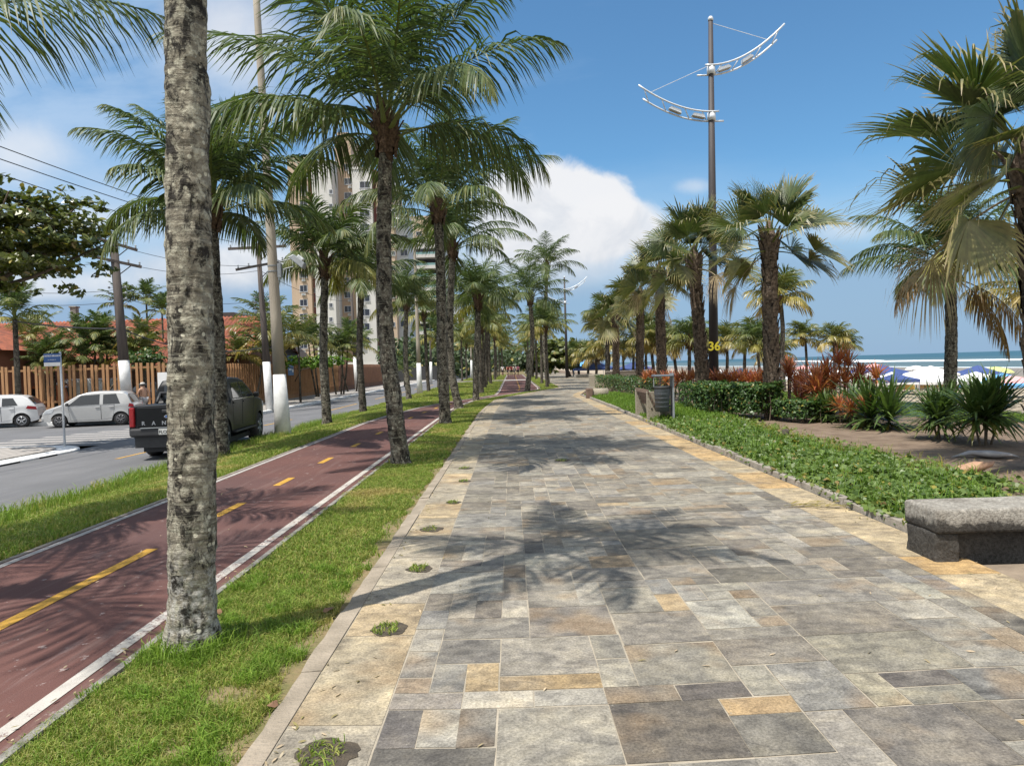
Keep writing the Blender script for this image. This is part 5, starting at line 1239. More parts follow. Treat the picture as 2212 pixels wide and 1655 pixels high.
class CarShape:
    """x from rear bumper (0) to front, y across, z up; top outline z_t(x), side half-width w(x, z)"""
    def __init__(s, prof, W, L, belt, roof, wheels, wr, sill=.22, tumble=.17, ra=None, nose=.16, tail=.10):
        s.px = [p[0] for p in prof]; s.pz = [p[1] for p in prof]; s.W, s.L, s.belt, s.roof, s.wheels, s.wr, s.sill, s.tumble = W, L, belt, roof, wheels, wr, sill, tumble; s.ra = ra or wr * 1.17; s.nose, s.tail = nose, tail
    def zt(s, x): return float(np.interp(x, s.px, s.pz))
    def zb(s, x):
        z = s.sill + (.10 * max(0, (.35 - x) / .35) + .06 * max(0, (x - s.L + .5) / .5))
        for w in s.wheels:
            d = abs(x - w)
            if d < s.ra: z = max(z, s.wr + math.sqrt(s.ra ** 2 - d * d))
        return min(z, s.zt(x) - .03)
    def w(s, x, z):
        t = x / s.L; pl = 1 - s.tail * max(0, (.14 - t) / .14) ** 2 - s.nose * max(0, (t - .80) / .20) ** 2
        k = 1 - .05 * max(0, (s.belt - .12 - z) / s.belt) ** 1.5 - (.015 if z < s.belt - .16 else 0) * 0
        if z > s.belt: k -= s.tumble * ((z - s.belt) / max(.1, s.roof - s.belt)) ** 1.15 
        for wx in s.wheels:
            d = math.hypot(x - wx, z - s.wr)
            if d < s.ra * 1.35: k += .018 * (1 - max(0, d - s.ra) / (s.ra * .35))
        return s.W / 2 * pl * k
    def xs(s):
        X = set(np.linspace(0, s.L, 70).round(3)) | set(np.round(s.px, 3))
        for w in s.wheels: X |= set(np.round(w + s.ra * np.cos(np.linspace(0, PI, 15)), 3))
        return sorted(X)
    def body(s):
        V = []; F = []; K = 12; CR = 3; MT = 4; X = s.xs(); rows = []
        for x in X:
            zb, zt = s.zb(x), s.zt(x); r = min(.07, (zt - zb) * .3); pts = []
            for k in range(K + 1): z = zb + (zt - r - zb) * k / K; pts.append((s.w(x, z), z))
            we = s.w(x, zt - r)
            for k in range(1, CR + 1): a = PI / 2 * k / CR; pts.append((we - r * (1 - math.cos(a)), zt - r + r * math.sin(a)))
            yl = pts[-1][0]; crown = .035 if zt > s.belt + .2 else .025
            for k in range(1, MT + 1): y = yl * (1 - k / MT); pts.append((y, zt + crown * (1 - (y / yl) ** 2)))
            full = [(x, -y, z) for y, z in pts] + [(x, y, z) for y, z in pts[-2::-1]]; rows.append(full)
        n = len(rows[0])
        for r in rows: V += r
        for j in range(len(rows) - 1):
            for i in range(n - 1): F.append((j * n + i, j * n + i + 1, (j + 1) * n + i + 1, (j + 1) * n + i))
        F.append(tuple(range(n))); F.append(tuple(range((len(rows) - 1) * n, len(rows) * n))[::-1])
        return V, F
    def side(s, quad, sd, off=.006, nx=8, nz=4):
        """patch on the body side between four (x, z) corners: bottom left, bottom right, top right, top left"""
        V = []; F = []
        for j in range(nz + 1):
            for i in range(nx + 1):
                a, b = i / nx, j / nz; p = [(1 - a) * (1 - b) * quad[0][q] + a * (1 - b) * quad[1][q] + a * b * quad[2][q] + (1 - a) * b * quad[3][q] for q in (0, 1)]
                V.append((p[0], sd * (s.w(p[0], p[1]) + off), p[1]))
        for j in range(nz):
            for i in range(nx): a = j * (nx + 1) + i; F.append((a, a + 1, a + nx + 2, a + nx + 1) if sd < 0 else (a, a + nx + 1, a + nx + 2, a + 1))
        return V, F
    def top(s, x0, x1, f0=.84, f1=.84, off=.008, nx=6, ny=8):
        """patch lying on the upper outline (windscreen, rear window) between two stations"""
        V = []; F = []; sl = math.atan2(s.zt(x1) - s.zt(x0), x1 - x0); ox, oz = -math.sin(sl) * off, math.cos(sl) * off
        for i in range(nx + 1):
            x = x0 + (x1 - x0) * i / nx; z = s.zt(x); f = f0 + (f1 - f0) * i / nx; yl = s.w(x, z - .05)
            for j in range(ny + 1): y = yl * f * (2 * j / ny - 1); V.append((x + ox, y, z + oz + .03 * (1 - (y / yl) ** 2)))
        for i in range(nx):
            for j in range(ny): a = i * (ny + 1) + j; F.append((a, a + ny + 1, a + ny + 2, a + 1))
        return V, F

def wheel(parent, x, y, r, wd, rim, sd, spokes=5):
    mb = MB(); h = wd / 2; mb.lathe([(r * .62, -h), (r * .93, -h), (r, -h * .75), (r, h * .75), (r * .93, h), (r * .62, h)], 28, (0, 0, 0), 'Y')
    w = mb.build('wheel', M['tyre'], parent, True, loc=(x, y, r))
    mb = MB(); mb.lathe([(r * .3, 0), (r * .64, 0)], 28, (0, sd * h * .55, 0), 'Y', 1); mb.lathe([(r * .56, -.01), (r * .66, -.012), (r * .66, .02), (r * .56, .01)], 28, (0, sd * h * .9, 0), 'Y')
    for k in range(spokes): a = 2 * PI * k / spokes + .3; mb.tube([(0, sd * h * .9, 0), (math.cos(a) * r * .6, sd * h * .86, math.sin(a) * r * .6)], r * .085, 6)
    mb.lathe([(r * .16, -.015), (r * .13, .02)], 12, (0, sd * h * .9, 0), 'Y'); mb.build('rim', [M[rim], M['plastic']], w, True)

def carbuild(name, label, cat, loc, rz, sh, paint, windows, wind, rear, parts, rim='rim_metal', spokes=5, group=None, wd=.2, lights=None, doors=()):
    t = thing(name, label, cat, loc, rz, group); V, F = sh.body(); o = link('body', npmesh('body', V, [list(f) for f in F], M[paint], smooth=True), t)
    m = o.modifiers.new('edge', 'EDGE_SPLIT'); m.split_angle = rad(38)
    for q in windows:
        for sd in (-1, 1):
            V, F = sh.side(q, sd); link('side_window', npmesh('side_window', V, [list(f) for f in F], M['car_glass'], smooth=True), t)
    for q in doors:
        for sd in (-1, 1):
            mb = MB()
            c = list(q) + [q[0]]
            for k in range(4):
                (xa, za), (xb, zb) = c[k], c[k + 1]; P = [(xa + (xb - xa) * j / 8, sd * (sh.w(xa + (xb - xa) * j / 8, za + (zb - za) * j / 8) - .001), za + (zb - za) * j / 8) for j in range(9)]; mb.tube(P, .006, 4)
            d = mb.build('door', M['plastic'], t); hx = min(p[0] for p in q) + .13; hz = max(p[1] for p in q) - .09
            mb = MB(); mb.box((hx, sd * (sh.w(hx, hz) + .012), hz), (.19, .03, .035)); mb.build('handle', M[paint], d, bevel=.01)
    if wind: V, F = sh.top(*wind); link('windscreen', npmesh('windscreen', V, [list(f) for f in F], M['car_glass'], smooth=True), t)
    if rear: V, F = sh.top(*rear); link('rear_window', npmesh('rear_window', V, [list(f) for f in F], M['car_glass'], smooth=True), t)
    for x in sh.wheels:
        for sd in (-1, 1): wheel(t, x, sd * (sh.W / 2 - wd / 2 - .012), sh.wr, wd, rim, sd, spokes)
    mb = MB()
    for x in sh.wheels: mb.bbox((x - sh.ra, -sh.W / 2 + .24, .2), (x + sh.ra, sh.W / 2 - .24, sh.wr + sh.ra - .03))
    mb.bbox((.35, -sh.W / 2 + .2, .17), (sh.L - .4, sh.W / 2 - .2, .3)); mb.build('underbody', M['plastic'], t)
    for nm, mat, quad, off in (lights or []):
        for sd in (-1, 1):
            V, F = sh.side(quad, sd, off); link(nm, npmesh(nm, V, [list(f) for f in F], M[mat], smooth=True), t)
    parts(t, sh); return t
def mirror(t, sh, x, z, mat):
    for sd in (-1, 1):
        mb = MB(); mb.box((x, sd * (sh.w(x, z) + .10), z + .03), (.11, .17, .13), taper=.85); mb.build('mirror', M[mat], t, bevel=.03)
def rear_panel(t, name, mat, x, y, z, w, h, bevel=.01, d=.03):
    mb = MB(); mb.box((x, y, z), (d, w, h)); return mb.build(name, M[mat], t, bevel=bevel)

# --- silver hatchback
fox = CarShape([(0, .42), (.04, .60), (.06, .88), (.16, .98), (.34, 1.36), (.5, 1.475), (.9, 1.52), (1.5, 1.535), (2.0, 1.50), (2.35, 1.40), (3.02, .99), (3.3, .90), (3.62, .80), (3.76, .66), (3.82, .45)], 1.66, 3.82, .94, 1.53, (.62, 3.08), .295, .23, .2)
def fox_parts(t, sh):
    mirror(t, sh, 2.72, .98, 'plastic'); rear_panel(t, 'number_plate', 'plate_grey', -.012, 0, .62, .4, .13)
    mb = MB(); mb.box((.06, 0, .40), (.14, 1.52, .2)); mb.build('bumper', M['paint_silver'], t, bevel=.05)
    mb = MB(); mb.box((3.75, 0, .40), (.16, 1.45, .2)); mb.build('bumper', M['paint_silver'], t, bevel=.05)
yaw = math.atan2(.49, 2.35)
pr = gp(262.6, 918.5, ZR); pf = gp(138, 924, ZR); d = pf - pr; yw = math.atan2(d.y, d.x); D = Vector((d.x, d.y, 0)).normalized(); nrm_ = Vector((-D.y, D.x, 0))
org = pr - D * .62 - nrm_ * .75
carbuild('parked_hatchback', 'silver five-door hatchback parked along the fence, seen from its side', 'car', (org.x, org.y, ZR), yw, fox, 'paint_silver',
         [((.62, .98), (1.32, .97), (1.32, 1.40), (.80, 1.42)), ((1.46, .97), (2.72, .95), (2.22, 1.38), (1.46, 1.42))], (2.95, 2.38, .86, .84), (.17, .36, .84, .8), fox_parts, 'rim_dark', 7,
         doors=[((.92, .36), (1.40, .30), (1.40, .94), (.85, .94)), ((1.41, .30), (2.62, .30), (2.72, .93), (1.41, .94))],
         lights=[('tail_light', 'tail_red', ((.06, .80), (.30, .82), (.26, .98), (.10, .94)), .01), ('headlight', 'head_lens', ((3.35, .66), (3.70, .62), (3.60, .78), (3.25, .86)), .008)])
# --- white hatchback at the left edge
hb = CarShape([(0, .45), (.03, .62), (.05, .86), (.14, 1.0), (.40, 1.30), (.62, 1.42), (1.1, 1.47), (1.7, 1.475), (2.2, 1.42), (2.55, 1.28), (3.15, .98), (3.55, .86), (3.85, .70), (3.92, .45)], 1.70, 3.92, .95, 1.47, (.66, 3.16), .305, .22, .2)
def hb_parts(t, sh):
    mirror(t, sh, 2.8, .98, 'paint_white'); rear_panel(t, 'number_plate', 'plate_grey', -.03, 0, .52, .4, .13); mb = MB(); mb.box((.04, 0, .42), (.13, 1.2, .16)); mb.build('bumper', M['plastic'], t, bevel=.04)
org2 = pr + D * 4.9 - nrm_ * .35
q = gp(44, 923, ZR); org2 = q - D * .66 - nrm_ * .8
carbuild('parked_hatchback', 'white hatchback at the left edge with its rear towards the silver car', 'car', (org2.x, org2.y, ZR), yw + .12, hb, 'paint_white',
         [((.78, 1.0), (1.40, .98), (1.40, 1.34), (.98, 1.34)), ((1.48, .98), (2.72, .96), (2.3, 1.32), (1.48, 1.36))], (3.05, 2.5, .86, .84), (.16, .46, .84, .78), hb_parts, 'rim_metal', 5,
         doors=[((.95, .36), (1.44, .30), (1.44, .95), (.9, .95)), ((1.45, .30), (2.65, .30), (2.75, .94), (1.45, .95))], lights=[('tail_light', 'tail_red', ((.05, .78), (.48, .84), (.40, .98), (.08, .92)), .01), ('headlight', 'head_lens', ((3.4, .68), (3.8, .64), (3.7, .78), (3.3, .86)), .008)])
# --- black pickup
PZ = .11
pk = CarShape([(0, .72), (.03, .86), (.035, 1.24), (.06, 1.26), (1.52, 1.27), (1.56, 1.31), (1.64, 1.70), (1.75, 1.83), (2.3, 1.87), (2.9, 1.85), (3.2, 1.78), (3.95, 1.33), (4.3, 1.28), (5.0, 1.17), (5.22, 1.05), (5.33, .70)], 1.86, 5.35, 1.29, 1.86, (1.18, 4.40), .40, .50, .17, .46, .14, .03)
def pk_parts(t, sh):
    mirror(t, sh, 3.72, 1.33, 'paint_black')
    tg = rear_panel(t, 'tailgate', 'paint_black', .018, 0, 1.01, 1.42, .46, .02, .05)
    rear_panel(tg, 'handle', 'plastic', -.012, 0, 1.14, .30, .07, .015)
    mb = MB(); mb.lathe([(.105, 0), (.095, .012)], 24, (-.02, 0, .905), 'X'); e = mb.build('emblem', M['chrome'], tg); e.scale = (1, 1, 1)
    for v in e.data.vertices: v.co.z = .905 + (v.co.z - .905) * .42; v.co.x = -.024 - (v.co.x + .02); v.co.z += PZ
    mb = MB(); mb.lathe([(.086, 0), (.08, .004)], 24, (-.04, 0, .905), 'X'); e = mb.build('emblem_field', M['sign_blue'], tg)
    for v in e.data.vertices: v.co.z = .905 + PZ + (v.co.z - .905) * .36
    for i, ch in enumerate('RANGER'): text('lettering', ch, .125, M['rim_metal'], tg, (-.012, .57 - .228 * i, .865), (rad(90), 0, rad(-90)), .004, bold=.002)
    for sd in (-1, 1): rear_panel(t, 'tail_light', 'tail_red', .02, sd * .82, 1.01, .12, .46, .03, .09)
    mb = MB(); mb.box((.06, 0, .66), (.26, 1.74, .19)); bp = mb.build('bumper', M['plastic'], t, bevel=.04); mb = MB(); mb.box((.03, 0, .762), (.24, 1.25, .015)); mb.build('step_pad', M['grey_metal'], bp)
    pt = rear_panel(t, 'number_plate', 'plate_grey', -.085, 0, .67, .42, .13, .005); text('lettering', 'FLO 1271', .10, M['plate_ink'], pt, (-.103, 0, .665), (rad(90), 0, rad(-90)), .001, bold=.001)
    mb = MB()
    for sd in (-1, 1): mb.tube([(1.75, sd * .78, 1.27), (1.5, sd * .74, 1.52), (1.2, sd * .72, 1.3)], .035, 8)
    mb.tube([(1.5, -.74, 1.52), (1.5, .74, 1.52)], .035, 8); mb.build('roll_bar', M['plastic'], t, True)
    for sd in (-1, 1):
        mb = MB(); mb.box((2.8, sd * .93, .46), (2.0, .12, .05)); mb.build('side_step', M['plastic'], t, bevel=.02)
        mb = MB(); mb.tube([(1.7, sd * (sh.w(2.7, 1.28) + .006), 1.295), (3.8, sd * (sh.w(3.2, 1.28) + .004), 1.295)], .01, 5); mb.build('window_trim', M['chrome'], t)
    mb = MB(); mb.bbox((.06, -.8, .3), (.3, .8, .6)); mb.build('rear_underbody', M['plastic'], t)
    V = [(1.555 - .004, y, z) for z, f in ((1.22, .82), (1.4, .80), (1.60, .74)) for y in (-.9 * f * .9, 0, .9 * f * .9)]
    mb = MB(); R3 = Matrix.Rotation(.19, 3, 'Y'); mb.box((1.575, 0, 1.52), (.02, 1.36, .36), M=R3); mb.build('rear_window', M['car_glass'], t, bevel=.02)
rb = gp(330, 992, ZR)
carbuild('pickup_truck', 'black double-cab pickup driving away on the road, half hidden behind the nearest palm trunk', 'pickup truck', (-7.95, 16.4, zroad(-8.2, 17)), rad(95.5), pk, 'paint_black',
         [((1.80, 1.33), (2.62, 1.33), (2.60, 1.74), (1.95, 1.72)), ((2.70, 1.33), (3.72, 1.33), (3.15, 1.72), (2.70, 1.75))], (3.90, 3.24, .88, .84), None, pk_parts, 'rim_metal', 6, wd=.27,
         doors=[((1.85, .66), (2.64, .60), (2.64, 1.30), (1.75, 1.30)), ((2.66, .60), (3.70, .60), (3.80, 1.30), (2.66, 1.30))], lights=[('tail_light', 'tail_red', ((.05, .80), (.14, .80), (.14, 1.22), (.05, 1.22)), .008), ('headlight', 'head_lens', ((4.85, .96), (5.22, .94), (5.15, 1.08), (4.75, 1.14)), .008)])
# --- vehicles behind the fence
def plain_parts(t, sh): mirror(t, sh, sh.L * .7, sh.belt + .04, 'plastic')
van = CarShape([(0, .4), (.03, .8), (.06, 1.85), (.2, 1.98), (3.2, 2.0), (3.5, 1.9), (4.1, 1.2), (4.75, 1.0), (4.9, .5)], 1.9, 4.9, 1.15, 2.0, (.9, 3.9), .33, .25, .1)
p = at(212, 850, 43.0)
carbuild('white_van', 'white van parked behind the slatted fence, left of the corner utility pole', 'van', (p.x + 1.6, 43, -.4), rad(180), van, 'paint_white', [((2.9, 1.2), (3.7, 1.2), (3.4, 1.75), (2.9, 1.78))], (4.05, 3.5, .86, .82), None, plain_parts, 'rim_dark')
suv = CarShape([(0, .45), (.04, .95), (.2, 1.55), (.5, 1.68), (2.0, 1.7), (2.5, 1.58), (3.1, 1.1), (4.0, .95), (4.2, .5)], 1.75, 4.2, 1.0, 1.7, (.75, 3.35), .33, .25, .16)
p = at(92, 850, 42.0)
carbuild('orange_car', 'orange car parked behind the slatted fence near the left edge', 'car', (p.x + 2.0, 42, -.4), rad(178), suv, 'paint_orange', [((.6, 1.05), (1.4, 1.03), (1.4, 1.55), (.7, 1.55)), ((1.5, 1.03), (2.85, 1.03), (2.4, 1.5), (1.5, 1.57))], (3.05, 2.55, .86, .84), (.06, .2, .8, .8), plain_parts, 'rim_dark')
p = at(345, 850, 41.5)
carbuild('dark_car', 'dark car parked behind the slatted fence right of the walking man', 'car', (p.x + 1.6, 41.5, -.4), rad(182), suv, 'paint_dark', [((.6, 1.05), (1.4, 1.03), (1.4, 1.55), (.7, 1.55)), ((1.5, 1.03), (2.85, 1.03), (2.4, 1.5), (1.5, 1.57))], (3.05, 2.55, .86, .84), (.06, .2, .8, .8), plain_parts, 'rim_dark')
p = at(992, 818, 92)
carbuild('white_car', 'small distant white car on the road past the second lamp pole', 'car', (-8.6, 95, ZR + .1), rad(-90), hb, 'paint_white', [((.78, 1.0), (1.40, .98), (1.40, 1.34), (.98, 1.34)), ((1.48, .98), (2.72, .96), (2.3, 1.32), (1.48, 1.36))], (3.05, 2.5, .86, .84), (.16, .46, .84, .78), hb_parts)
# ================================================================== fences, houses, towers
M['fence_wood'] = pm('fence_wood', (.42, .235, .11), (.31, .165, .08), 3, .85, .3, stretch=(3, 3, .4))
M['fence_wood_dark'] = pm('weathered_fence_wood', (.28, .145, .085), (.20, .10, .06), 3, .85, .3, stretch=(3, 3, .4))
M['stucco_orange'] = pm('orange_stucco', (.36, .19, .09), (.27, .14, .07), 2, .95, .3, 30)
M['stucco_brown'] = pm('brown_stucco', (.20, .105, .07), (.15, .08, .05), 2, .95, .3, 30)
def fence(label, a, b, ztop, zbase, zwall, pitch, sw, mat, wmat, rails=2, alt=.05):
    a = Vector(a); b = Vector(b); d = b - a; L = d.length; t = thing('slatted_fence', label, 'fence', a, math.atan2(d.y, d.x))
    mb = MB(); mb.bbox((0, -.12, zbase - .3), (L, .12, zwall)); mb.build('base_wall', M[wmat], t)
    mb = MB(); n = int(L / pitch); r = R(int(L * 10))
    for i in range(n):
        x = (i + .5) * pitch; h = ztop + (0 if i % 2 else -alt * .35) + r.normal(0, .012); z0 = zwall + (.02 if i % 2 else -.30)
        mb.bbox((x - sw / 2, -.185 if z0 < zwall else -.055, z0), (x + sw / 2, -.125 if z0 < zwall else -.015, h))
    mb.build('slat_panel', M[mat], t)
    mb = MB()
    for k in range(rails): z = zwall + .22 + (ztop - zwall - .5) * k / max(1, rails - 1); mb.bbox((0, .001, z), (L, .06, z + .1))
    mb.build('rail', M[mat], t)
    for k in range(int(L / 6) + 1):
        mb = MB(); mb.bbox((k * 6 - .09, -.01, zwall), (k * 6 + .09, .17, ztop - .15)); mb.build('post', M[mat], t)
    return t
fence('wide-slatted wooden fence on an orange wall along the side street', (-48, 36.2, 0), (-17.25, 36.2, 0), 2.35, -.4, .22, .285, .13, 'fence_wood', 'stucco_orange')
fence('long narrow-slatted wooden fence along the far pavement of the avenue', (-17.2, 36.3, 0), (-17.2, 70, 0), 2.3, -.4, .22, .2, .09, 'fence_wood', 'stucco_orange', 3)
fence('closed brown board fence continuing the slatted one farther up the avenue', (-17.2, 70.1, 0), (-17.2, 104, 0), 2.3, -.4, .4, .2, .19, 'fence_wood_dark', 'stucco_brown', 3, 0)
# notices on the fence
for (u, v, w, h, mat, Y, lab) in ((352, 826, .55, 1.0, 'white_plain', None, 'blank white notice board on the slatted fence beside the nearest trunk'), (627, 790, 1.35, 1.5, 'banner', None, 'blue banner with white writing hung on the long slatted fence'), (838, 806, .9, 1.5, 'white_plain', None, 'pale notice on the closed brown fence')):
    if u == 352: p = at(u, v, 35.9); rz = 0; p.y = 35.95
    else:
        X = -17.02; dd = ray(u, v); k = X / dd.x; p = CP + dd * k; rz = rad(90)
    if mat == 'banner': M['banner'] = pm('banner_blue', (.06, .15, .32), (.10, .2, .36), 2.5, .6)
    t = thing('fence_banner' if mat == 'banner' else 'notice_board', lab, 'banner' if mat == 'banner' else 'sign', p, rz)
    mb = MB(); mb.box((0, -.03 if u != 352 else -.02, 0), (w, .02, h)); bo = mb.build('board', M[mat], t)
    if mat == 'banner':
        mb = MB(); mb.box((-.15, -.046, .18), (.8, .008, .12)); mb.box((-.35, -.046, -.06), (.28, .008, .1)); mb.box((-.18, -.046, -.3), (.62, .008, .11)); mb.lathe([(.14, -.004), (.14, .004)], 12, (.45, -.046, -.4), 'Y'); mb.build('print', M['white_plain'], bo)
# red-tiled house
def m_tiles():
    t = NT('red_roof_tiles'); v = t.coord('Object')
    col = t.mix(t.ramp(t.noise(v, 1.1, 5), [(.35, 0.0), (.65, 1.0)]), (.38, .125, .07), (.23, .08, .052))
    col = t.mix(t.ramp(t.noise(v, 5, 5, .7), [(.5, 0.0), (.62, .8)]), col, (.13, .065, .048))
    t.bsdf(col, .9, t.bump(t.noise(v, 14, 3), .4, .03), 0, .2); return t.mat
M['tiles'] = m_tiles()
def tiled(L, W, h, pitch=.27, rows=18):
    """a roof slope of barrel tiles: x along the ridge, from (y=0, z=h) down to (y=-W, z=0)"""
    V = []; F = []; nx = int(L / pitch) * 4; 
    for j in range(rows * 2 + 1):
        s = (j // 2 + (j % 2) * .98) / rows if j < rows * 2 else 1.0; step = .035 * (1 - (j % 2)) 
        for i in range(nx + 1):
            x = L * i / nx; w = .045 * math.sin(i * PI / 2); V.append((x, -W * s, h * (1 - s) + w + step))
    for j in range(rows * 2):
        for i in range(nx): a = j * (nx + 1) + i; F.append((a, a + nx + 1, a + nx + 2, a + 1))
    return V, F
t = thing('tiled_house', 'low house with long red tiled roof and two chimneys behind the slatted fence', 'house', (-37.5, 52, -.4))
mb = MB(); mb.bbox((0, -4.5, 0), (20, 6, 3.5)); mb.build('wall', M['stucco_brown'], t)
V, F = tiled(20.6, 5.2, 2.9); ro = link('roof', npmesh('roof', np.array(V) + [-.3, 0, 3.3], np.array(F), M['tiles'], smooth=True), t)
V, F = tiled(20.6, 6.6, 3.2); V = np.array(V) * [1, -1, 1] + [-.3, .01, 3.0]; link('roof', npmesh('roof', V, np.array(F)[:, ::-1], M['tiles'], smooth=True), t)
for (x, y, z, s, h) in ((3.6, -1.3, 5.0, .34, 1.5), (5.1, 1.0, 5.3, .42, 2.0)):
    mb = MB(); mb.bbox((x - s / 2, y - s / 2, z), (x + s / 2, y + s / 2, z + h)); mb.bbox((x - s * .75, y - s * .75, z + .05), (x + s * .75, y + s * .75, z + .35)); mb.bbox((x - s * .65, y - s * .65, z + h + .002), (x + s * .65, y + s * .65, z + h + .12)); mb.build('chimney', M['old_concrete'], ro, bevel=.02)
for x in (2.5, 7, 11.5, 16): 
    mb = MB(); mb.bbox((x - .7, -4.56, 1.1), (x + .7, -4.505, 2.3)); mb.build('window', M['car_glass'], t)
t = thing('tiled_house', 'smaller red tiled roof low behind the fence, right of the corner utility pole', 'house', (-24.5, 46, -.4))
mb = MB(); mb.bbox((0, -2.4, 0), (6, 3, 2.6)); mb.build('wall', M['stucco_brown'], t)
V, F = tiled(6.4, 2.9, 1.9, rows=10); link('roof', npmesh('roof', np.array(V) + [-.2, 0, 2.5], np.array(F), M['tiles'], smooth=True), t)
mb = MB(); mb.bbox((2.2, -2.45, .8), (3.6, -2.405, 2.0)); mb.build('window', M['car_glass'], t)
t = thing('gabled_house', 'dark steep gable end showing between the nearest trunk and the wide-armed pole', 'house', (-22.6, 56, -.4))
mb = MB(); mb.bbox((0, -3, 0), (4.6, 4, 3.5)); mb.build('wall', M['stucco_brown'], t)
mb = MB(); mb.add([(-1.5, -3.4, 6.6), (2.2, -3.4, 6.6), (5.6, -3.4, 3.2), (5.6, 4.4, 3.2), (2.2, 4.4, 6.6), (-1.5, 4.4, 6.6), (-1.5, -3.4, 3.2), (-1.5, 4.4, 3.2)], [(0, 6, 2, 1), (1, 2, 3, 4), (0, 1, 4, 5), (5, 4, 3, 7)]); mb.build('roof', pm('dark_roof_boards', (.045, .035, .03), (.065, .05, .045), 4, .8), t)
t = thing('brick_house', 'reddish brown house at the left edge with overhanging eaves', 'house', (-33.5, 38.5, -.4))
mb = MB(); mb.bbox((-8, 0, 0), (5.6, 6, 4.0)); mb.build('wall', pm('red_brown_wall', (.27, .115, .075), (.22, .09, .06), 2, .9), t)
mb = MB(); mb.add([(-8.3, -.7, 4.1), (6.3, -.7, 3.7), (6.3, 6.5, 3.7), (-8.3, 6.5, 4.1), (-8.3, -.7, 4.4), (6.3, -.7, 4.0), (2.0, 3, 5.6), (-8.3, 3, 5.8)], [(0, 1, 5, 4), (4, 5, 6, 7), (1, 2, 6, 5), (3, 2, 1, 0), (2, 3, 7, 6)]); mb.build('roof', M['tiles'], t)
mb = MB(); mb.bbox((1.0, -.05, 1.9), (4.6, -.005, 2.6)); mb.build('window', M['car_glass'], t)

# apartment towers
M['tan_tile'] = pm('tan_facade_tile', (.50, .375, .27), (.44, .325, .23), .4, .7, stretch=(1, 1, .3))
M['brown_tile'] = pm('brown_facade_tile', (.42, .305, .215), (.36, .255, .18), .3, .7, stretch=(1, 1, .3))
M['white_facade'] = pm('white_facade', (.60, .575, .54), (.52, .50, .475), .25, .8, stretch=(1, 1, .3))
M['grey_facade'] = pm('pale_grey_facade', (.52, .53, .55), (.45, .46, .48), .25, .8, stretch=(1, 1, .3))
M['red_tile'] = pm('dark_red_facade', (.22, .075, .07), (.18, .06, .055), .4, .7)
M['dark_win'] = m_glass('dark_window_glass', (.03, .03, .038))
M['green_glass'] = m_glass('green_balcony_glass', (.18, .30, .30))
def window_mesh(w, h, ac=False, name='window'):
    mb = MB(); mb.bbox((-w / 2, -.02, -h / 2), (w / 2, .05, h / 2), 0)
    for s in (-1, 1): mb.bbox((s * w / 2 - .05, -.07, -h / 2 - .05), (s * w / 2 + .05, .05, h / 2 + .05), 1)
    mb.bbox((-w / 2, -.07, h / 2), (w / 2, .05, h / 2 + .08), 1); mb.bbox((-w / 2 - .1, -.14, -h / 2 - .12), (w / 2 + .1, .05, -h / 2), 1); mb.bbox((-.03, -.05, -h / 2), (.03, .05, h / 2), 1)
    return mb.mesh(name, [M['dark_win'], M['grey_facade']])
WM = {'std': window_mesh(1.55, 1.25), 'wide': window_mesh(2.1, 1.3), 'small': window_mesh(.7, .8)}
mb = MB(); mb.box((0, -.16, 0), (.85, .35, .5)); mb.box((0, -.35, 0), (.5, .03, .36), 1); AC = mb.mesh('air_conditioner', [M['white_facade'], M['grey_metal']])
def block(t, u0, u1, vtop, Y, dep, mat, zb=-.4, v_ref=700):
    a = at(u0, v_ref, Y); b = at(u1, v_ref, Y); zt = at((u0 + u1) / 2, vtop, Y).z; o = t.location
    mb = MB(); mb.bbox((a.x - o.x, Y - o.y, zb - o.z), (b.x - o.x, Y + dep - o.y, zt - o.z)); mb.bbox((a.x - o.x - .15, Y - .15 - o.y, zt - o.z + .003), (b.x - o.x + .15, Y + dep + .15 - o.y, zt - o.z + .5)); mb.build('wall', M[mat], t); return zt
def wins(t, u, vs, Y, kind='std', ac=None):
    o = t.location
    for v in vs:
        p = at(u, v, Y); link('window', WM[kind], t, (p.x - o.x, Y - .02 - o.y, p.z - o.z))
        if ac is not None: link('air_conditioner', AC, t, (p.x - o.x + ac, Y - o.y, p.z - o.z - 1.25))
t = thing('apartment_tower', 'tall tan and white apartment tower with rows of dark windows behind the verge palms', 'apartment building', (-38, 150, -.4))
block(t, 633, 676, 345, 150, 14, 'tan_tile'); block(t, 676.3, 684, 348, 151.5, 12, 'red_tile'); block(t, 684.2, 727, 352, 149, 12, 'white_facade'); block(t, 727.2, 736, 352, 152, 10, 'grey_facade')
block(t, 736.2, 771, 300, 154, 10, 'brown_tile'); block(t, 744, 766, 292, 156, 6, 'tan_tile'); block(t, 771.2, 813, 366, 150, 14, 'white_facade'); block(t, 813.3, 822, 372, 151.5, 11, 'red_tile'); block(t, 822.2, 858, 380, 150.5, 13, 'tan_tile'); block(t, 858.2, 887, 470, 153, 12, 'grey_facade')
vs = [355 + 30.6 * k for k in range(13)]
wins(t, 656, [v + 24 for v in vs], 150, 'std', 0); wins(t, 680, [v + 28 for v in vs], 151.5, 'small'); wins(t, 752, [v + 7 for v in vs], 154, 'std', .4)
wins(t, 788, [v + 45 for v in vs[:-1]], 150, 'wide', -.3); wins(t, 817.5, [v + 40 for v in vs[:-1]], 151.5, 'small'); wins(t, 873, [v + 130 for v in vs[:8]], 153, 'std'); wins(t, 715, [v + 60 for v in vs[:-2]], 149, 'small'); wins(t, 850, [v + 40 for v in vs[:-2]], 150.5, 'small')
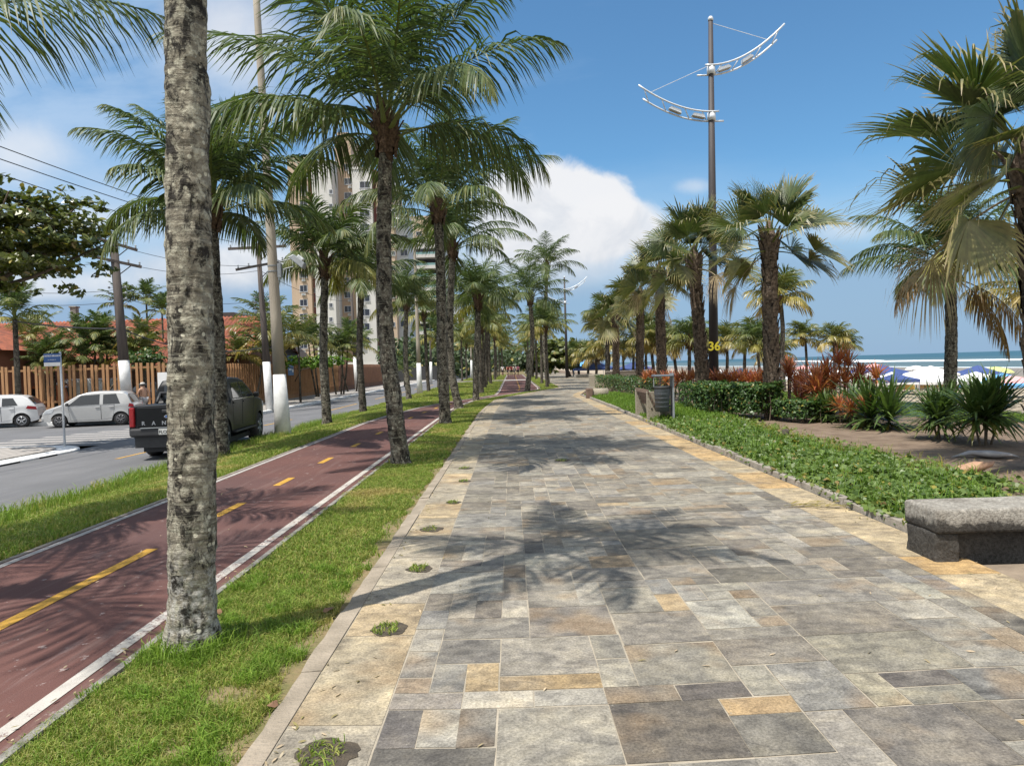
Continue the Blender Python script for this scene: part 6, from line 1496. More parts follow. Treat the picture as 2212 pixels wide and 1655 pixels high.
t = thing('apartment_tower', 'white block with green glass balconies, right of the tan tower', 'apartment building', (-27, 200, -.4))
zt = block(t, 888, 958, 520, 201.5, 14, 'white_facade'); o = t.location; a, b = at(892, 700, 200), at(950, 700, 200); fl = 0
z = 5.0
while z < zt - 3:
    mb = MB(); mb.bbox((a.x - o.x, -1.4, z - o.z), (b.x - o.x, 1.45, z - o.z + .9)); mb.build('balcony', M['white_facade'], t)
    mb = MB(); mb.bbox((a.x - o.x + .3, -1.3, z - o.z + .91), (b.x - o.x - .2, -1.22, z - o.z + 1.55)); mb.build('balcony_glass', M['green_glass'], t)
    mb = MB(); mb.bbox((a.x - o.x + .3, 1.3, z - o.z + 1.0), (b.x - o.x - .3, 1.46, z - o.z + 2.9)); mb.build('window', M['dark_win'], t); z += 3.05
mb = MB(); mb.bbox((a.x - o.x + 3, -1.2, 0), (b.x - o.x - 3, -.2, 4.6)); mb.build('porch', M['white_facade'], t)
t = thing('apartment_tower', 'pale beige far tower rising above the balconied block', 'apartment building', (-40, 265, -.4))
block(t, 889, 945, 470, 265, 14, 'tan_tile'); block(t, 945.2, 966, 482, 266, 12, 'grey_facade'); wins(t, 955, [495 + 18 * k for k in range(10)], 266, 'std')
wins(t, 925, [505 + 18 * k for k in range(10)], 265, 'wide'); wins(t, 905, [505 + 18 * k for k in range(10)], 265, 'wide')
t = thing('apartment_tower', 'white slab with blue grey edge seen between two grass strip palms', 'apartment building', (-30, 240, -.4))
block(t, 968, 990, 640, 240, 12, 'grey_facade'); wins(t, 975, [655 + 19 * k for k in range(7)], 240, 'std')
t = thing('apartment_tower', 'dark red building with white balconies far up the avenue', 'apartment building', (-25, 330, -.4))
block(t, 988, 1001, 672, 330, 14, 'red_tile'); block(t, 1001.2, 1012, 690, 331, 12, 'white_facade'); wins(t, 1006, [700 + 14 * k for k in range(6)], 331, 'wide')
t = thing('apartment_tower', 'last pale building far off above the end of the track', 'apartment building', (0, 420, -.4))
block(t, 1098, 1118, 745, 420, 14, 'grey_facade'); wins(t, 1108, [752 + 11 * k for k in range(4)], 420, 'wide')
mb = MB(); mb.bbox((0, 0, 0), (9, .3, 2.4)); o = thing('gate_wall', 'dark gate and low wall at the foot of the balconied block', 'wall', (-20.6, 120, -.4)); mb.build('gate', M['plastic'], o); mb = MB(); mb.bbox((-7, -.1, 0), (-.01, .3, 3.4)); mb.build('wall', M['white_facade'], o)

# gardens behind the fence
def feather(label, base, H, L, nf, rs, leaf='coco_leaf', droop=1.0, nl=26, w=.034, heads=1, r=.09, old=.2, ll=.6, group='palms in the fenced garden'):
    t = thing('garden_palm', label, 'palm tree', base, 0, group); parts = []; mb = MB()
    for k in range(heads):
        a = rs.uniform(0, 6.28); q = 0 if heads == 1 else rs.uniform(.2, .7) * L * .7; hx, hy, hh = q * math.cos(a), q * math.sin(a), H * rs.uniform(.75, 1.1) if heads > 1 else H
        mb.tube([(hx * .4, hy * .4, -.1), (hx * .8, hy * .8, hh * .5), (hx, hy, hh)], [r * 1.15, r, r * .8], 8)
        for s in coco_specs(rs, nf, L, droop, old):
            V, F, T = frond(rs, s['L'], nl, ll * L / 2.2, w, s['e'], s['bend'], s['grav'] * .7, s['twist'], s['age'], s['vee'], s['sway'], .2); parts.append((rotz(V, s['az']) + np.array([hx, hy, hh + s['z'] * .5]), F, T))
    mb.build('trunk', M['bark_dark'], t, True); V, F, T = merge(parts); link('crown', npmesh('crown', V, F, M[leaf], tint=T), t); return t
r = R(91)
def fp(u, Y, v): p = at(u, v, Y); return (p.x, Y, -.4), p.z + .4
(b, H) = fp(32, 34.4, 690); feather('palm with slim ringed trunk on the pavement in front of the slatted fence, left edge', b, H, 2.3, 16, r, nl=40, r=.13, w=.026)
for (u, Y, v, L, nf, heads, leaf, lab) in (
        (265, 47, 662, 1.9, 12, 1, 'coco_leaf', 'slender palm whose crown shows just behind the corner utility pole'), (316, 47, 652, 1.8, 12, 1, 'coco_leaf', 'slender palm with feathery crown above the red roof, right of the corner pole'), (350, 46, 678, 1.7, 12, 1, 'coco_leaf', 'slender palm next to the nearest trunk above the red roof'),
        (110, 41, 762, 1.9, 12, 3, 'coco_leaf', 'bushy garden palm clump right of the left edge palm'), (190, 41, 748, 2.1, 13, 3, 'coco_leaf', 'bushy garden palm clump below the two chimneys'), (240, 42, 735, 1.9, 12, 3, 'coco_leaf', 'bushy garden palm clump just left of the corner utility pole'), (300, 41, 742, 1.9, 13, 3, 'coco_leaf_yellow', 'yellow green garden palm clump right of the corner utility pole'), (75, 42, 740, 2.4, 12, 1, 'coco_leaf_yellow', 'yellowing palm fronds hanging beside the left edge palm'),
        (590, 44, 735, 3.3, 18, 1, 'coco_leaf_yellow', 'big yellow drooping palm behind the long fence, between the two poles'), (645, 47, 748, 2.9, 16, 1, 'coco_leaf_yellow', 'yellow orange palm arching over the long fence right of the lamp pole'), (530, 45, 758, 2.2, 14, 2, 'coco_leaf_yellow', 'low green yellow palm clump at the start of the long fence'), (570, 50, 690, 2.6, 14, 1, 'coco_leaf', 'dark palm rising behind the wide-armed utility pole'),
        (728, 60, 738, 2.4, 14, 3, 'coco_leaf', 'bushy dark palm clump behind the fence right of a verge palm'), (690, 56, 750, 2.2, 14, 2, 'coco_leaf', 'green palm clump behind the fence left of a verge palm'), (760, 68, 745, 2.6, 14, 2, 'coco_leaf', 'last palm clump behind the brown fence')):
    (b, H) = fp(u, Y, v); feather(lab, b, max(.6, H), L, nf, r, leaf, 1.0, 24, .034, heads, .07)
broad_tree('round light green shrub behind the fence right of the corner pole', (-23.0, 39, -.4), 2.4, at(312, 775, 39), (1.3, 1.0, .75), R(92), 120, 12, 'hedge_leaf', 'shrub', lw=.05, ll=.09, layers=False, cat='shrub', r0=.05)
broad_tree('bright green shrub on top of the long fence', (-18.6, 58, -.4), 2.4, at(678, 782, 52), (2.6, 1.0, .6), R(93), 140, 12, 'lush_grass', 'shrub', lw=.07, ll=.12, layers=False, cat='shrub', r0=.05)
broad_tree('dark shrub at the end of the brown fence', (-16.9, 108, -.4), 2.6, at(845, 790, 108), (2.2, 1.5, 1.1), R(94), 120, 12, 'far_leaf', 'shrub', lw=.12, ll=.2, layers=False, cat='shrub', r0=.06)
(b, H) = fp(873, 84, 800); b = (b[0], b[1], -.4); feather('young palm growing by the road past the brown fence', b, max(.5, H - .3), 2.3, 12, r, 'coco_leaf', .6, 20, .04)
# distant masses of green
V = []; F = []; T = []; Ps = []; Ns = []; r = R(95); n = 9000
x = np.concatenate([r.uniform(-24, -7.5, 5200), r.uniform(3, 9, 2300), r.uniform(-7.5, 3, 1500)]); y = np.concatenate([r.uniform(125, 190, 5200), r.uniform(150, 200, 2300), r.uniform(190, 230, 1500)])
hz = 6.5 + 3.0 * np.array([mnoise.noise((a * .16, b * .06, 1)) for a, b in zip(x, y)]); hz = np.where(x > 3, hz * .75, hz); z = hz * r.uniform(0, 1, n) ** .7
P = np.stack([x, y, z], 1); V, F, T = leafcloud(P, np.tile([0, -.6, .8], (n, 1)), r, .35, .6, .8)
tag(link('far_trees', npmesh('far_trees', V, F, M['far_leaf'], tint=T)), 'mass of far trees closing the end of the avenue', None, None, 'stuff')
# ================================================================== people, bicycles, beach
def skin(name, c): return pm(name, c, tuple(x * .85 for x in c), 6, .55)
M['skin_tan'] = skin('tanned_skin', (.42, .24, .16)); M['skin_dark'] = skin('dark_skin', (.20, .11, .07)); M['hair'] = pm('dark_hair', (.02, .015, .012), (.03, .022, .018), 20, .6)
for nm, c in (('cloth_red', (.42, .05, .05)), ('cloth_white', (.70, .70, .70)), ('cloth_navy', (.03, .04, .09)), ('cloth_pattern', (.38, .38, .40)), ('cloth_black', (.02, .02, .022)), ('cloth_blue', (.06, .18, .42)), ('cloth_pink', (.6, .2, .28)), ('cap_pale', (.55, .52, .48))): M[nm] = pm(nm, c, tuple(x * .7 for x in c), 9, .9)
def skinmesh(name, verts, edges, radii, mat, parent=None, sub=1, root=0):
    me = bpy.data.meshes.new(name); me.from_pydata([tuple(v) for v in verts], edges, []); me.materials.append(mat); o = link(name, me, parent)
    s = o.modifiers.new('skin', 'SKIN'); s.use_smooth_shade = True
    if not me.skin_vertices: me.attributes  # layer is created with the modifier
    for i, r in enumerate(radii): d = me.skin_vertices[0].data[i]; d.radius = (r, r) if not isinstance(r, tuple) else r
    me.skin_vertices[0].data[root].use_root = True
    b = o.modifiers.new('subdivision', 'SUBSURF'); b.levels = sub; b.render_levels = sub; return o
def pose(kind):
    if kind == 'ride':
        J = dict(pel=(0, -.1, .95), spi=(0, -.02, 1.15), che=(0, .1, 1.34), nec=(0, .17, 1.46), hea=(0, .2, 1.58), top=(0, .2, 1.70), shL=(-.18, .12, 1.40), shR=(.18, .12, 1.40), elL=(-.24, .28, 1.2), elR=(.24, .28, 1.2), wrL=(-.25, .46, 1.06), wrR=(.25, .46, 1.06), haL=(-.25, .54, 1.04), haR=(.25, .54, 1.04),
                 hiL=(-.09, -.08, .92), hiR=(.09, -.08, .92), knL=(-.11, .27, .78), knR=(.11, .2, .55), anL=(-.11, .1, .40), anR=(.11, .05, .18), toL=(-.11, .22, .35), toR=(.11, .17, .12))
    elif kind == 'walk':
        J = dict(pel=(0, 0, .95), spi=(0, .0, 1.14), che=(0, .0, 1.33), nec=(0, .01, 1.47), hea=(0, .04, 1.59), top=(0, .03, 1.71), shL=(-.19, 0, 1.41), shR=(.19, 0, 1.41), elL=(-.25, .08, 1.15), elR=(.25, -.1, 1.15), wrL=(-.25, .25, .96), wrR=(.26, -.06, .90), haL=(-.24, .31, .90), haR=(.26, -.02, .82),
                 hiL=(-.09, 0, .92), hiR=(.09, 0, .92), knL=(-.10, -.03, .5), knR=(.10, .2, .5), anL=(-.1, -.26, .12), anR=(.1, .22, .08), toL=(-.1, -.14, .03), toR=(.1, .38, .03))
    else:
        J = dict(pel=(0, 0, .95), spi=(0, .0, 1.14), che=(0, .0, 1.33), nec=(0, .0, 1.47), hea=(0, .02, 1.59), top=(0, .02, 1.71), shL=(-.19, 0, 1.41), shR=(.19, 0, 1.41), elL=(-.24, -.02, 1.13), elR=(.24, -.02, 1.13), wrL=(-.25, .05, .9), wrR=(.25, .05, .9), haL=(-.25, .07, .82), haR=(.25, .07, .82),
                 hiL=(-.09, 0, .92), hiR=(.09, 0, .92), knL=(-.10, .02, .5), knR=(.10, .02, .5), anL=(-.1, -.02, .08), anR=(.1, -.02, .08), toL=(-.11, .13, .03), toR=(.11, .13, .03))
    return J
RAD = dict(pel=.125, spi=.12, che=.13, nec=.055, hea=.098, top=.06, shL=.065, shR=.065, elL=.043, elR=.043, wrL=.028, wrR=.028, haL=.034, haR=.034, hiL=.09, hiR=.09, knL=.055, knR=.055, anL=.038, anR=.038, toL=.03, toR=.03)
ED = [('pel', 'spi'), ('spi', 'che'), ('che', 'nec'), ('nec', 'hea'), ('hea', 'top'), ('che', 'shL'), ('shL', 'elL'), ('elL', 'wrL'), ('wrL', 'haL'), ('che', 'shR'), ('shR', 'elR'), ('elR', 'wrR'), ('wrR', 'haR'), ('pel', 'hiL'), ('hiL', 'knL'), ('knL', 'anL'), ('anL', 'toL'), ('pel', 'hiR'), ('hiR', 'knR'), ('knR', 'anR'), ('anR', 'toR')]
def person(label, loc, rz, kind, sk, shirt, shorts, cap=None, group=None, sc=1.0, fingers=False):
    t = thing('person', label, 'person', loc, rz, group); t.scale = (sc, sc, sc); J = pose(kind); names = list(J); ix = {n: i for i, n in enumerate(names)}; V = [Vector(J[n]) for n in names]; E = [(ix[a], ix[b]) for a, b in ED]; Rr = [RAD[n] for n in names]
    if fingers:
        for sd, h, w in ((-1, 'haL', 'wrL'), (1, 'haR', 'wrR')):
            d = (Vector(J[h]) - Vector(J[w])).normalized(); s = Vector((0, 1, 0)) if abs(d.y) < .8 else Vector((0, 0, 1)); s = (s - d * s.dot(d)).normalized(); inn = Vector((-sd, 0, 0))
            for k, (off, ln) in enumerate(((-.026, .062), (-.009, .072), (.009, .07), (.026, .055))):
                b = len(V); V += [Vector(J[h]) + d * .03 + s * off, Vector(J[h]) + d * (.03 + ln * .55) + s * off * 1.1 + inn * .008, Vector(J[h]) + d * (.03 + ln) + s * off * 1.1 + inn * .03]; E += [(ix[h], b), (b, b + 1), (b + 1, b + 2)]; Rr += [.0095, .0085, .0075]
            b = len(V); V += [Vector(J[w]).lerp(Vector(J[h]), .55) + s * .035, Vector(J[h]) + s * .055 + d * .015]; E += [(ix[h], b), (b, b + 1)]; Rr += [.011, .009]
        b = len(V); V += [Vector(J['hea']) + Vector((0, .10, -.005))]; E += [(ix['hea'], b)]; Rr += [.016]
    skinmesh('body', V, E, Rr, M[sk], t)
    def wear(nm, keys, edges, grow, mat, cut=None):
        VV = [Vector(J[k]) for k in keys]; RR = [RAD[k] + grow for k in keys]; EE = [(keys.index(a), keys.index(b)) for a, b in edges]
        for a, b, f in (cut or []):
            i = len(VV); VV.append(Vector(J[a]).lerp(Vector(J[b]), f)); RR.append(RAD[a] * (1 - f) + RAD[b] * f + grow + .008); EE.append((keys.index(a), i))
        skinmesh(nm, VV, EE, RR, M[mat], t)
    if shorts: wear('shorts', ['pel', 'hiL', 'hiR'], [('pel', 'hiL'), ('pel', 'hiR')], .016, shorts, [('hiL', 'knL', .75), ('hiR', 'knR', .75)])
    if shirt: wear('shirt', ['spi', 'che', 'shL', 'shR', 'pel'], [('spi', 'che'), ('che', 'shL'), ('che', 'shR'), ('spi', 'pel')], .014, shirt, [('shL', 'elL', .5), ('shR', 'elR', .5)])
    h = Vector(J['hea']); mb = MB(); mb.lathe([(.108, -.02), (.108, .05), (.085, .11), (.03, .135)], 16, (h.x, h.y - .012, h.z)); hr = mb.build('hair', M['hair'], t, True)
    if cap:
        mb = MB(); mb.lathe([(.114, .035), (.112, .075), (.085, .13), (.02, .15)], 16, (h.x, h.y - .005, h.z)); mb.box((h.x, h.y + .135, h.z + .045), (.15, .12, .012)); mb.build('cap', M[cap], t, True)
    return t
b = at(312, 900, 34.3); person('man in cap and patterned shorts, bare-chested, walking along the fence behind the silver hatchback', (b.x, 34.3, ZS), rad(65), 'walk', 'skin_tan', None, 'cloth_pattern', 'cap_pale', fingers=True)
b = at(783, 838, 78); person('person in dark clothes beside the thin distant utility pole, left of a verge trunk', (b.x, 78, ZS), rad(170), 'walk', 'skin_tan', 'cloth_navy', 'cloth_navy')
b = at(843, 830, 86); person('person in pink top standing by the brown fence right of a verge trunk', (b.x, 86, ZS), rad(10), 'stand', 'skin_dark', 'cloth_pink', 'cloth_black')
# riders on the far track
def bicycle(label, loc, rz, col):
    t = thing('bicycle', label, 'bicycle', loc, rz, 'bicycles far up the track')
    for y in (-.5, .52):
        mb = MB(); P = [(0, y + .33 * math.cos(a), .33 + .33 * math.sin(a)) for a in np.linspace(0, 2 * PI, 25)]; mb.tube(P, .022, 6, cap=False); w = mb.build('wheel', M['tyre'], t, True)
        mb = MB()
        for a in np.linspace(0, PI, 7)[:-1]: mb.tube([(0, y + .3 * math.cos(a), .33 + .3 * math.sin(a)), (0, y - .3 * math.cos(a), .33 - .3 * math.sin(a))], .004, 4)
        mb.build('spoke_wires', M['chrome'], w)
    mb = MB()
    for a, b in (((0, -.5, .33), (0, -.05, .3)), ((0, -.05, .3), (0, -.2, .85)), ((0, -.2, .75), (0, .38, .82)), ((0, -.05, .3), (0, .38, .72)), ((0, .35, .95), (0, .52, .33)), ((0, -.5, .33), (0, -.18, .72))): mb.tube([a, b], .02, 6)
    mb.build('frame', M[col], t, True); mb = MB(); mb.tube([(-.28, .48, 1.02), (-.1, .38, 1.0), (.1, .38, 1.0), (.28, .48, 1.02)], .014, 6); mb.build('handlebar', M['grey_metal'], t, True)
    mb = MB(); mb.box((0, -.2, .88), (.16, .26, .05), taper=.7); mb.build('saddle', M['black'], t, bevel=.02); return t
for (u, Y, sh, lab, lb) in ((1098, 100, 'cloth_red', 'rider in red on the far cycle track, left of the pair', 'bicycle under the rider in red'), (1112, 98, 'cloth_white', 'rider in white on the far cycle track, right of the pair', 'bicycle under the rider in white')):
    p = at(u, 812, Y); bicycle(lb + ' far up the track', (p.x, Y, -.01), PI, 'paint_dark'); person(lab, (p.x, Y, .0), PI, 'ride', 'skin_tan', sh, 'cloth_black', None, 'riders far up the track')
for (u, Y, sh, lab) in ((1105, 106, 'cloth_red', 'walker in red between the two far riders'), (1119, 104, 'cloth_pink', 'walker in pink at the right edge of the far track'), (1086, 112, 'cloth_white', 'walker in white left of the far track')):
    p = at(u, 812, Y); person(lab, (p.x, Y, -.01), PI, 'walk', 'skin_tan', sh, 'cloth_black', None, 'walkers far up the track')

# beach tents, umbrellas, bathers
M['tent_white'] = pm('white_tent_cloth', (.78, .775, .76), (.70, .69, .68), 1.2, .8); M['tent_blue'] = pm('navy_tent_cloth', (.045, .075, .22), (.035, .06, .17), 1.2, .7); M['tent_sky'] = pm('light_blue_tent_cloth', (.16, .42, .72), (.12, .34, .62), 1.2, .7); M['tent_pink'] = pm('pink_umbrella_cloth', (.70, .36, .36), (.6, .3, .3), 1.5, .8); M['tent_green'] = pm('lime_umbrella_cloth', (.55, .62, .20), (.5, .56, .2), 1.5, .8)
def tent(label, u, vt, Y, w, mat, group, valance=.25, hgt=None):
    p = at(u, vt, Y); gz = beach_z(p.x); H = max(2.0, p.z - gz); 
    t = thing('beach_tent', label, 'beach tent', (p.x, Y, gz), R(int(u)).uniform(-.5, .5), group); hw = w / 2; e = H - w * .2
    mb = MB(); V = [(-hw, -hw, e), (hw, -hw, e), (hw, hw, e), (-hw, hw, e), (0, 0, H)] + [(s * hw * .5, k * hw * .5, (e + H) / 2 - .06) for s, k in ((-1, -1), (1, -1), (1, 1), (-1, 1))] + [(-hw, -hw, e - valance), (hw, -hw, e - valance), (hw, hw, e - valance), (-hw, hw, e - valance)]
    F = []
    for k in range(4): n = (k + 1) % 4; F += [(k, n, 5 + n, 5 + k), (5 + k, 5 + n, 4), (9 + k, 9 + n, n, k)]
    mb.add(V, F); mb.build('canopy', M[mat], t)
    for s, k in ((-1, -1), (1, -1), (1, 1), (-1, 1)): mb = MB(); mb.tube([(s * hw * .96, k * hw * .96, -.1), (s * hw * .96, k * hw * .96, e)], .03, 6); mb.build('pole', M['grey_metal'], t)
    return t
def umbrella(label, u, vt, Y, w, mat, group):
    p = at(u, vt, Y); gz = beach_z(p.x); H = max(1.9, p.z - gz); t = thing('beach_umbrella', label, 'beach umbrella', (p.x, Y, gz), 0, group); r = w / 2
    mb = MB(); n = 10; V = [(0, 0, H)]; F = []
    for q, (rr, dz) in enumerate(((.45, .1), (.8, .3), (1, .52))):
        for k in range(n): a = 2 * PI * k / n; V.append((r * rr * math.cos(a), r * rr * math.sin(a), H - dz * r * .75))
    for k in range(n):
        F.append((0, 1 + k, 1 + (k + 1) % n))
        for q in range(2): F.append((1 + q * n + k, 1 + (q + 1) * n + k, 1 + (q + 1) * n + (k + 1) % n, 1 + q * n + (k + 1) % n))
    mb.add(V, F); mb.build('canopy', M[mat], t); mb = MB(); mb.tube([(0, 0, -.1), (0, 0, H)], .022, 6); mb.build('pole', M['galv'], t); return t
GT = 'white beach tents beyond the garden'; GB = 'blue beach tents beyond the garden'; GU = 'beach umbrellas near the water'
for (u, v, Y, w, mat, lab) in ((1846, 806, 70, 3.9, 'tent_white', 'white tent left of the two tents behind the bright sword plant'), (1880, 806, 68, 3.9, 'tent_white', 'white tent just left of the bright sword plant'), (1926, 804, 72, 3.9, 'tent_white', 'white tent cut by the tallest leaf of the bright sword plant'), (1962, 808, 66, 4.0, 'tent_white', 'white tent with open stand under it, right of the bright sword plant'),
        (2010, 790, 78, 4.4, 'tent_white', 'upper white tent left of the beach palm trunk'), (2008, 803, 64, 4.2, 'tent_white', 'lower white tent left of the beach palm trunk, over yellow boards'), (2108, 803, 62, 4.0, 'tent_white', 'white tent right of the beach palm trunk'), (1718, 808, 78, 4.0, 'tent_white', 'leftmost white tent, right of the thick fan palm trunk'), (1760, 806, 80, 4.0, 'tent_white', 'white tent behind the small lone palm'), (1800, 797, 92, 4.2, 'tent_white', 'white tent behind the pair of small palms'), (1630, 800, 90, 4.0, 'tent_white', 'white tent between the lamp pole and the thick fan palm'), (1556, 805, 88, 4.0, 'tent_white', 'white tent right behind the numbered lamp pole')):
    tent(lab, u, v, Y, w, mat, GT)
for (u, v, Y, w, mat, lab) in ((1862, 791, 86, 5.0, 'tent_blue', 'navy tent left of the biggest navy tent'), (1904, 788, 84, 5.6, 'tent_blue', 'biggest navy tent in the row beyond the garden'), (2112, 789, 80, 5.2, 'tent_blue', 'navy tent right of the beach palm trunk'), (1700, 795, 96, 5.0, 'tent_blue', 'leftmost navy tent beyond the red plants'), (1782, 792, 110, 4.6, 'tent_blue', 'small navy tent behind the pair of small palms'), (2165, 806, 60, 4.6, 'tent_sky', 'light blue tent at the right edge'), (1935, 812, 58, 2.6, 'tent_blue', 'low blue tent in front of the white ones'), (1370, 790, 80, 4.0, 'tent_blue', 'navy tent beyond the promenade bend between fan palms'), (1285, 797, 86, 4.6, 'tent_blue', 'wide dark blue tent beyond the far seat wall'), (1262, 800, 100, 4.0, 'tent_sky', 'light blue tent behind the far lamp pole'), (1600, 808, 62, 2.6, 'tent_sky', 'light blue tent right of the numbered lamp pole')):
    tent(lab, u, v, Y, w, mat, GB)
for (u, v, Y, w, mat, lab) in ((1888, 786, 130, 3.2, 'tent_pink', 'pink umbrella peeping over the navy tents'), (1735, 790, 130, 3.0, 'tent_pink', 'pink umbrella near the leftmost tents'), (2150, 792, 110, 5.0, 'tent_green', 'lime green umbrella near the water at the right'), (1978, 790, 115, 3.2, 'tent_white', 'white umbrella near the water'), (1690, 800, 120, 3.0, 'tent_white', 'white umbrella beside the thick fan palm trunk'), (1655, 803, 100, 2.8, 'tent_pink', 'pink umbrella left of the thick fan palm trunk'), (2185, 822, 52, 2.6, 'tent_pink', 'pink white umbrella low at the right edge')):
    umbrella(lab, u, v, Y, w, mat, GU)
r = R(99); bath = ((1990, 846, 'cloth_black', 'cloth_black'), (1850, 842, 'cloth_white', 'cloth_blue'), (1868, 840, 'cloth_pink', 'cloth_black'), (1938, 848, 'cloth_red', 'cloth_navy'), (2020, 842, 'cloth_navy', 'cloth_red'), (2150, 846, 'cloth_white', 'cloth_red'), (1992, 806, None, 'cloth_navy'), (1972, 806, None, 'cloth_black'), (1812, 836, 'cloth_blue', 'cloth_black'), (2180, 850, 'cloth_black', 'cloth_white'))
lbs = ('bather in black left of the beach palm foot', 'beachgoer in white among the red plants', 'beachgoer in pink under the white tents', 'beachgoer in red below the low blue tent', 'beachgoer in navy under the lower white tent', 'beachgoer in white shirt near the right edge', 'bather standing near the water, right one of two', 'bather standing near the water, left one of two', 'beachgoer in blue behind the tall orange red plant', 'beachgoer in black shirt at the far right')
for (u, v, sh, so), lb in zip(bath, lbs):
    d = ray(u, v); k = 1.0
    for Y in np.linspace(15, 200, 400):
        p = CP + d * (Y / d.y)
        if p.z <= beach_z(p.x): break
    person(lb, (p.x, p.y, beach_z(p.x)), r.uniform(0, 6), 'stand', 'skin_tan' if u % 2 else 'skin_dark', sh, so, None, 'people on the beach')
M['board_yellow'] = pm('yellow_board', (.62, .38, .06), (.5, .3, .05), 3, .6)
for (u, v, w, lab) in ((1950, 846, 2.6, 'yellow drinks stand board right of the bright sword plant'), (2012, 842, 2.8, 'yellow drinks stand board under the lower white tent')):
    d = ray(u, v)
    for Y in np.linspace(15, 200, 400):
        p = CP + d * (Y / d.y)
        if p.z <= beach_z(p.x): break
    t = thing('drinks_stand', lab, 'drinks stand', (p.x, p.y, beach_z(p.x)), .1); mb = MB(); mb.box((0, 0, .55), (w, .05, .8)); mb.build('board', M['board_yellow'], t); mb = MB(); mb.box((0, .35, .98), (w, .75, .05)); mb.build('counter', M['bench_wood'], t); [MB().box((s * (w / 2 - .08), .55, .45), (.07, .07, 1.0)).build('leg', M['bench_wood'], t) for s in (-1, 1)]
# ================================================================== light, sky, render settings
SUN = Vector((-.315, -.265, .911)).normalized()
el = math.asin(SUN.z); azim = math.atan2(SUN.x, SUN.y)
sd = bpy.data.lights.new('sun', 'SUN'); sd.energy = 4.2; sd.angle = rad(.53); sd.color = (1.0, .955, .88)
so = link('sun', sd); so.rotation_euler = SUN.to_track_quat('Z', 'Y').to_euler()
w = bpy.data.worlds.new('World'); SC.world = w; w.use_nodes = True
t = NT('w', w.node_tree); nt = w.node_tree
sky = t.n('ShaderNodeTexSky', sky_type='NISHITA', sun_disc=False, sun_elevation=el, sun_rotation=azim, altitude=10, air_density=1.0, dust_density=.6, ozone_density=2.2)
g = t.n('ShaderNodeTexCoord').outputs['Generated']; xyz = t.n('ShaderNodeSeparateXYZ', {0: g})
X, Y, Z = xyz.outputs; ya = t.math('MAXIMUM', t.math('ABSOLUTE', Y), .06)
A = t.math('DIVIDE', X, ya); B = t.math('DIVIDE', Z, ya)           # tangent-plane direction of the view
ab = t.n('ShaderNodeCombineXYZ', {0: A, 1: B, 2: 0.0}).outputs[0]
def dirn(u, v): d = ray(u, v); return d.x / d.y, d.z / d.y
def ell(u, v, ru, rv, soft, nz, amp):
    """soft elliptical cloud centred on a sky direction, its edge broken up by noise"""
    a0, b0 = dirn(u, v); dx = t.math('DIVIDE', t.math('SUBTRACT', A, a0), ru / FPX); dy = t.math('DIVIDE', t.math('SUBTRACT', B, b0), rv / FPX)
    r = t.math('SQRT', t.math('ADD', t.math('MULTIPLY', dx, dx), t.math('MULTIPLY', dy, dy)))
    r = t.math('ADD', r, t.math('MULTIPLY', t.math('SUBTRACT', nz, .5), amp)); return t.math('SMOOTHSTEP', r, 1.0, 1.0 - soft) if False else t.ramp(t.math('MULTIPLY', r, .5), [(max(0, .5 - soft / 2), 1.0), (.5, 0.0)], 'EASE'), dy
n1 = t.noise(ab, 7.0, 9, .6, .4); n2 = t.noise(t.n('ShaderNodeMapping', {'Vector': ab, 'Scale': (1.6, 4.5, 1), 'Rotation': (0, 0, .25)}).outputs[0], 2.2, 7, .58, .3); n3 = t.noise(t.n('ShaderNodeMapping', {'Vector': ab, 'Scale': (1.0, 3.2, 1)}).outputs[0], 3.0, 6, .55)
skyc = t.mix(1.0, sky.outputs[0], (.62, .93, 1.04), 'MULTIPLY')
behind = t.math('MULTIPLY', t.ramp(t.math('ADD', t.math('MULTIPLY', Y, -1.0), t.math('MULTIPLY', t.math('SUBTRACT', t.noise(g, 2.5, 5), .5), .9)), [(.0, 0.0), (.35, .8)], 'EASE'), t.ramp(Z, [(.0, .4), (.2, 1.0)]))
skyc = t.mix(behind, skyc, (10.0, 9.7, 9.2))   # unseen bright cloud added behind the viewer to lift the shadow fill
CW = (5.9, 5.95, 6.1); CG = (3.7, 4.1, 4.7)
# thin veil over the landward half of the sky
veil = t.ramp(t.math('ADD', t.math('MULTIPLY', A, -.55), t.math('MULTIPLY', t.math('SUBTRACT', n2, .5), 1.1)), [(-.02, 0.0), (.45, .95)], 'EASE')
high = t.ramp(B, [(.0, 1.0), (.25, .95), (.62, .7)])
c = t.mix(t.math('MULTIPLY', t.math('MULTIPLY', veil, high), .95), skyc, (3.2, 4.3, 5.75))
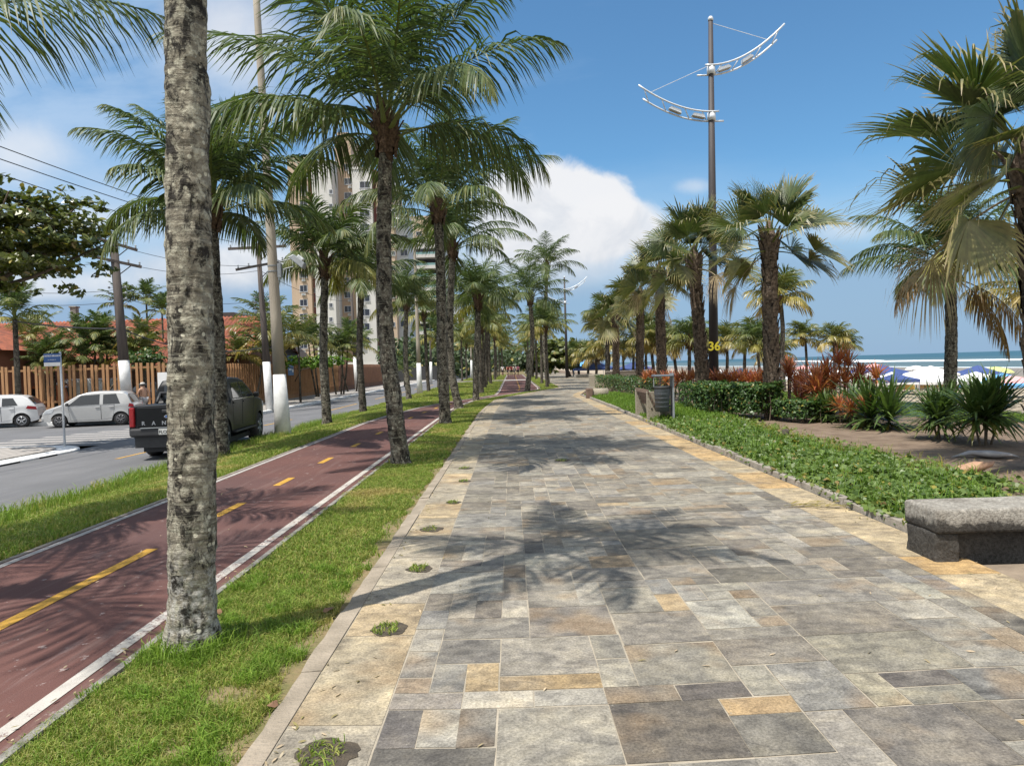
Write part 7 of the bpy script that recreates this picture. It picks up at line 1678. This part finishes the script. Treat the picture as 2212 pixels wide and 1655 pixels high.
# pale, slightly grey bank low over the sea and the horizon
bank = t.math('MULTIPLY', t.ramp(t.math('ADD', B, t.math('MULTIPLY', t.math('SUBTRACT', n3, .5), .16)), [(.0, .95), (.10, .9), (.21, .0)], 'EASE'), 1.0)
c = t.mix(bank, c, (2.05, 3.05, 4.35))
pale = t.math('MULTIPLY', t.ramp(t.math('ADD', B, t.math('MULTIPLY', t.math('SUBTRACT', n3, .5), .12)), [(.10, .0), (.18, .5), (.30, .0)], 'EASE'), .8)
c = t.mix(pale, c, (3.5, 4.5, 5.5))
for (u, v, ru, rv, soft, amp, k) in ((1190, 470, 200, 125, .28, 1.25, .97), (1330, 490, 130, 70, .4, 1.2, .9), (1100, 420, 90, 70, .4, 1.2, .8), (1180, 560, 330, 100, .9, .6, .75), (1500, 405, 60, 26, .9, 1.7, .45), (520, 575, 360, 70, .8, 1.0, .85), (100, 620, 330, 50, .8, 1.0, .7), (1830, 500, 110, 36, .95, .8, .4), (120, 480, 260, 45, .9, .9, .6), (500, 90, 200, 190, .9, 1.0, .7), (30, 330, 200, 90, .9, 1.1, .6)):
    m, dy = ell(u, v, ru, rv, soft, n1, amp)
    shade = t.ramp(t.math('ADD', t.math('MULTIPLY', dy, .3), t.math('ADD', -.02, t.math('MULTIPLY', t.noise(ab, 13.0, 8, .62, .6), 1.25))), [(.1, 0.0), (.75, 1.0)])
    c = t.mix(t.math('MULTIPLY', m, k), c, t.mix(shade, CG if k > .7 else (4.3, 5.0, 5.8), CW))
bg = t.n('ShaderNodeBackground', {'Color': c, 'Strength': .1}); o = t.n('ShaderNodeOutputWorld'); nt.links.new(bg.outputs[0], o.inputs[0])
SC.view_settings.view_transform = 'Standard'; SC.view_settings.look = 'None'; SC.view_settings.exposure = 0.6; SC.view_settings.gamma = 1.0
SC.view_settings.use_curve_mapping = False
SC.render.engine = 'CYCLES'; cy = SC.cycles
cy.max_bounces = 6; cy.diffuse_bounces = 3; cy.glossy_bounces = 2; cy.transmission_bounces = 3; cy.transparent_max_bounces = 8
cy.use_denoising = True; cy.sample_clamp_indirect = 6.0; cy.caustics_reflective = False; cy.caustics_refractive = False
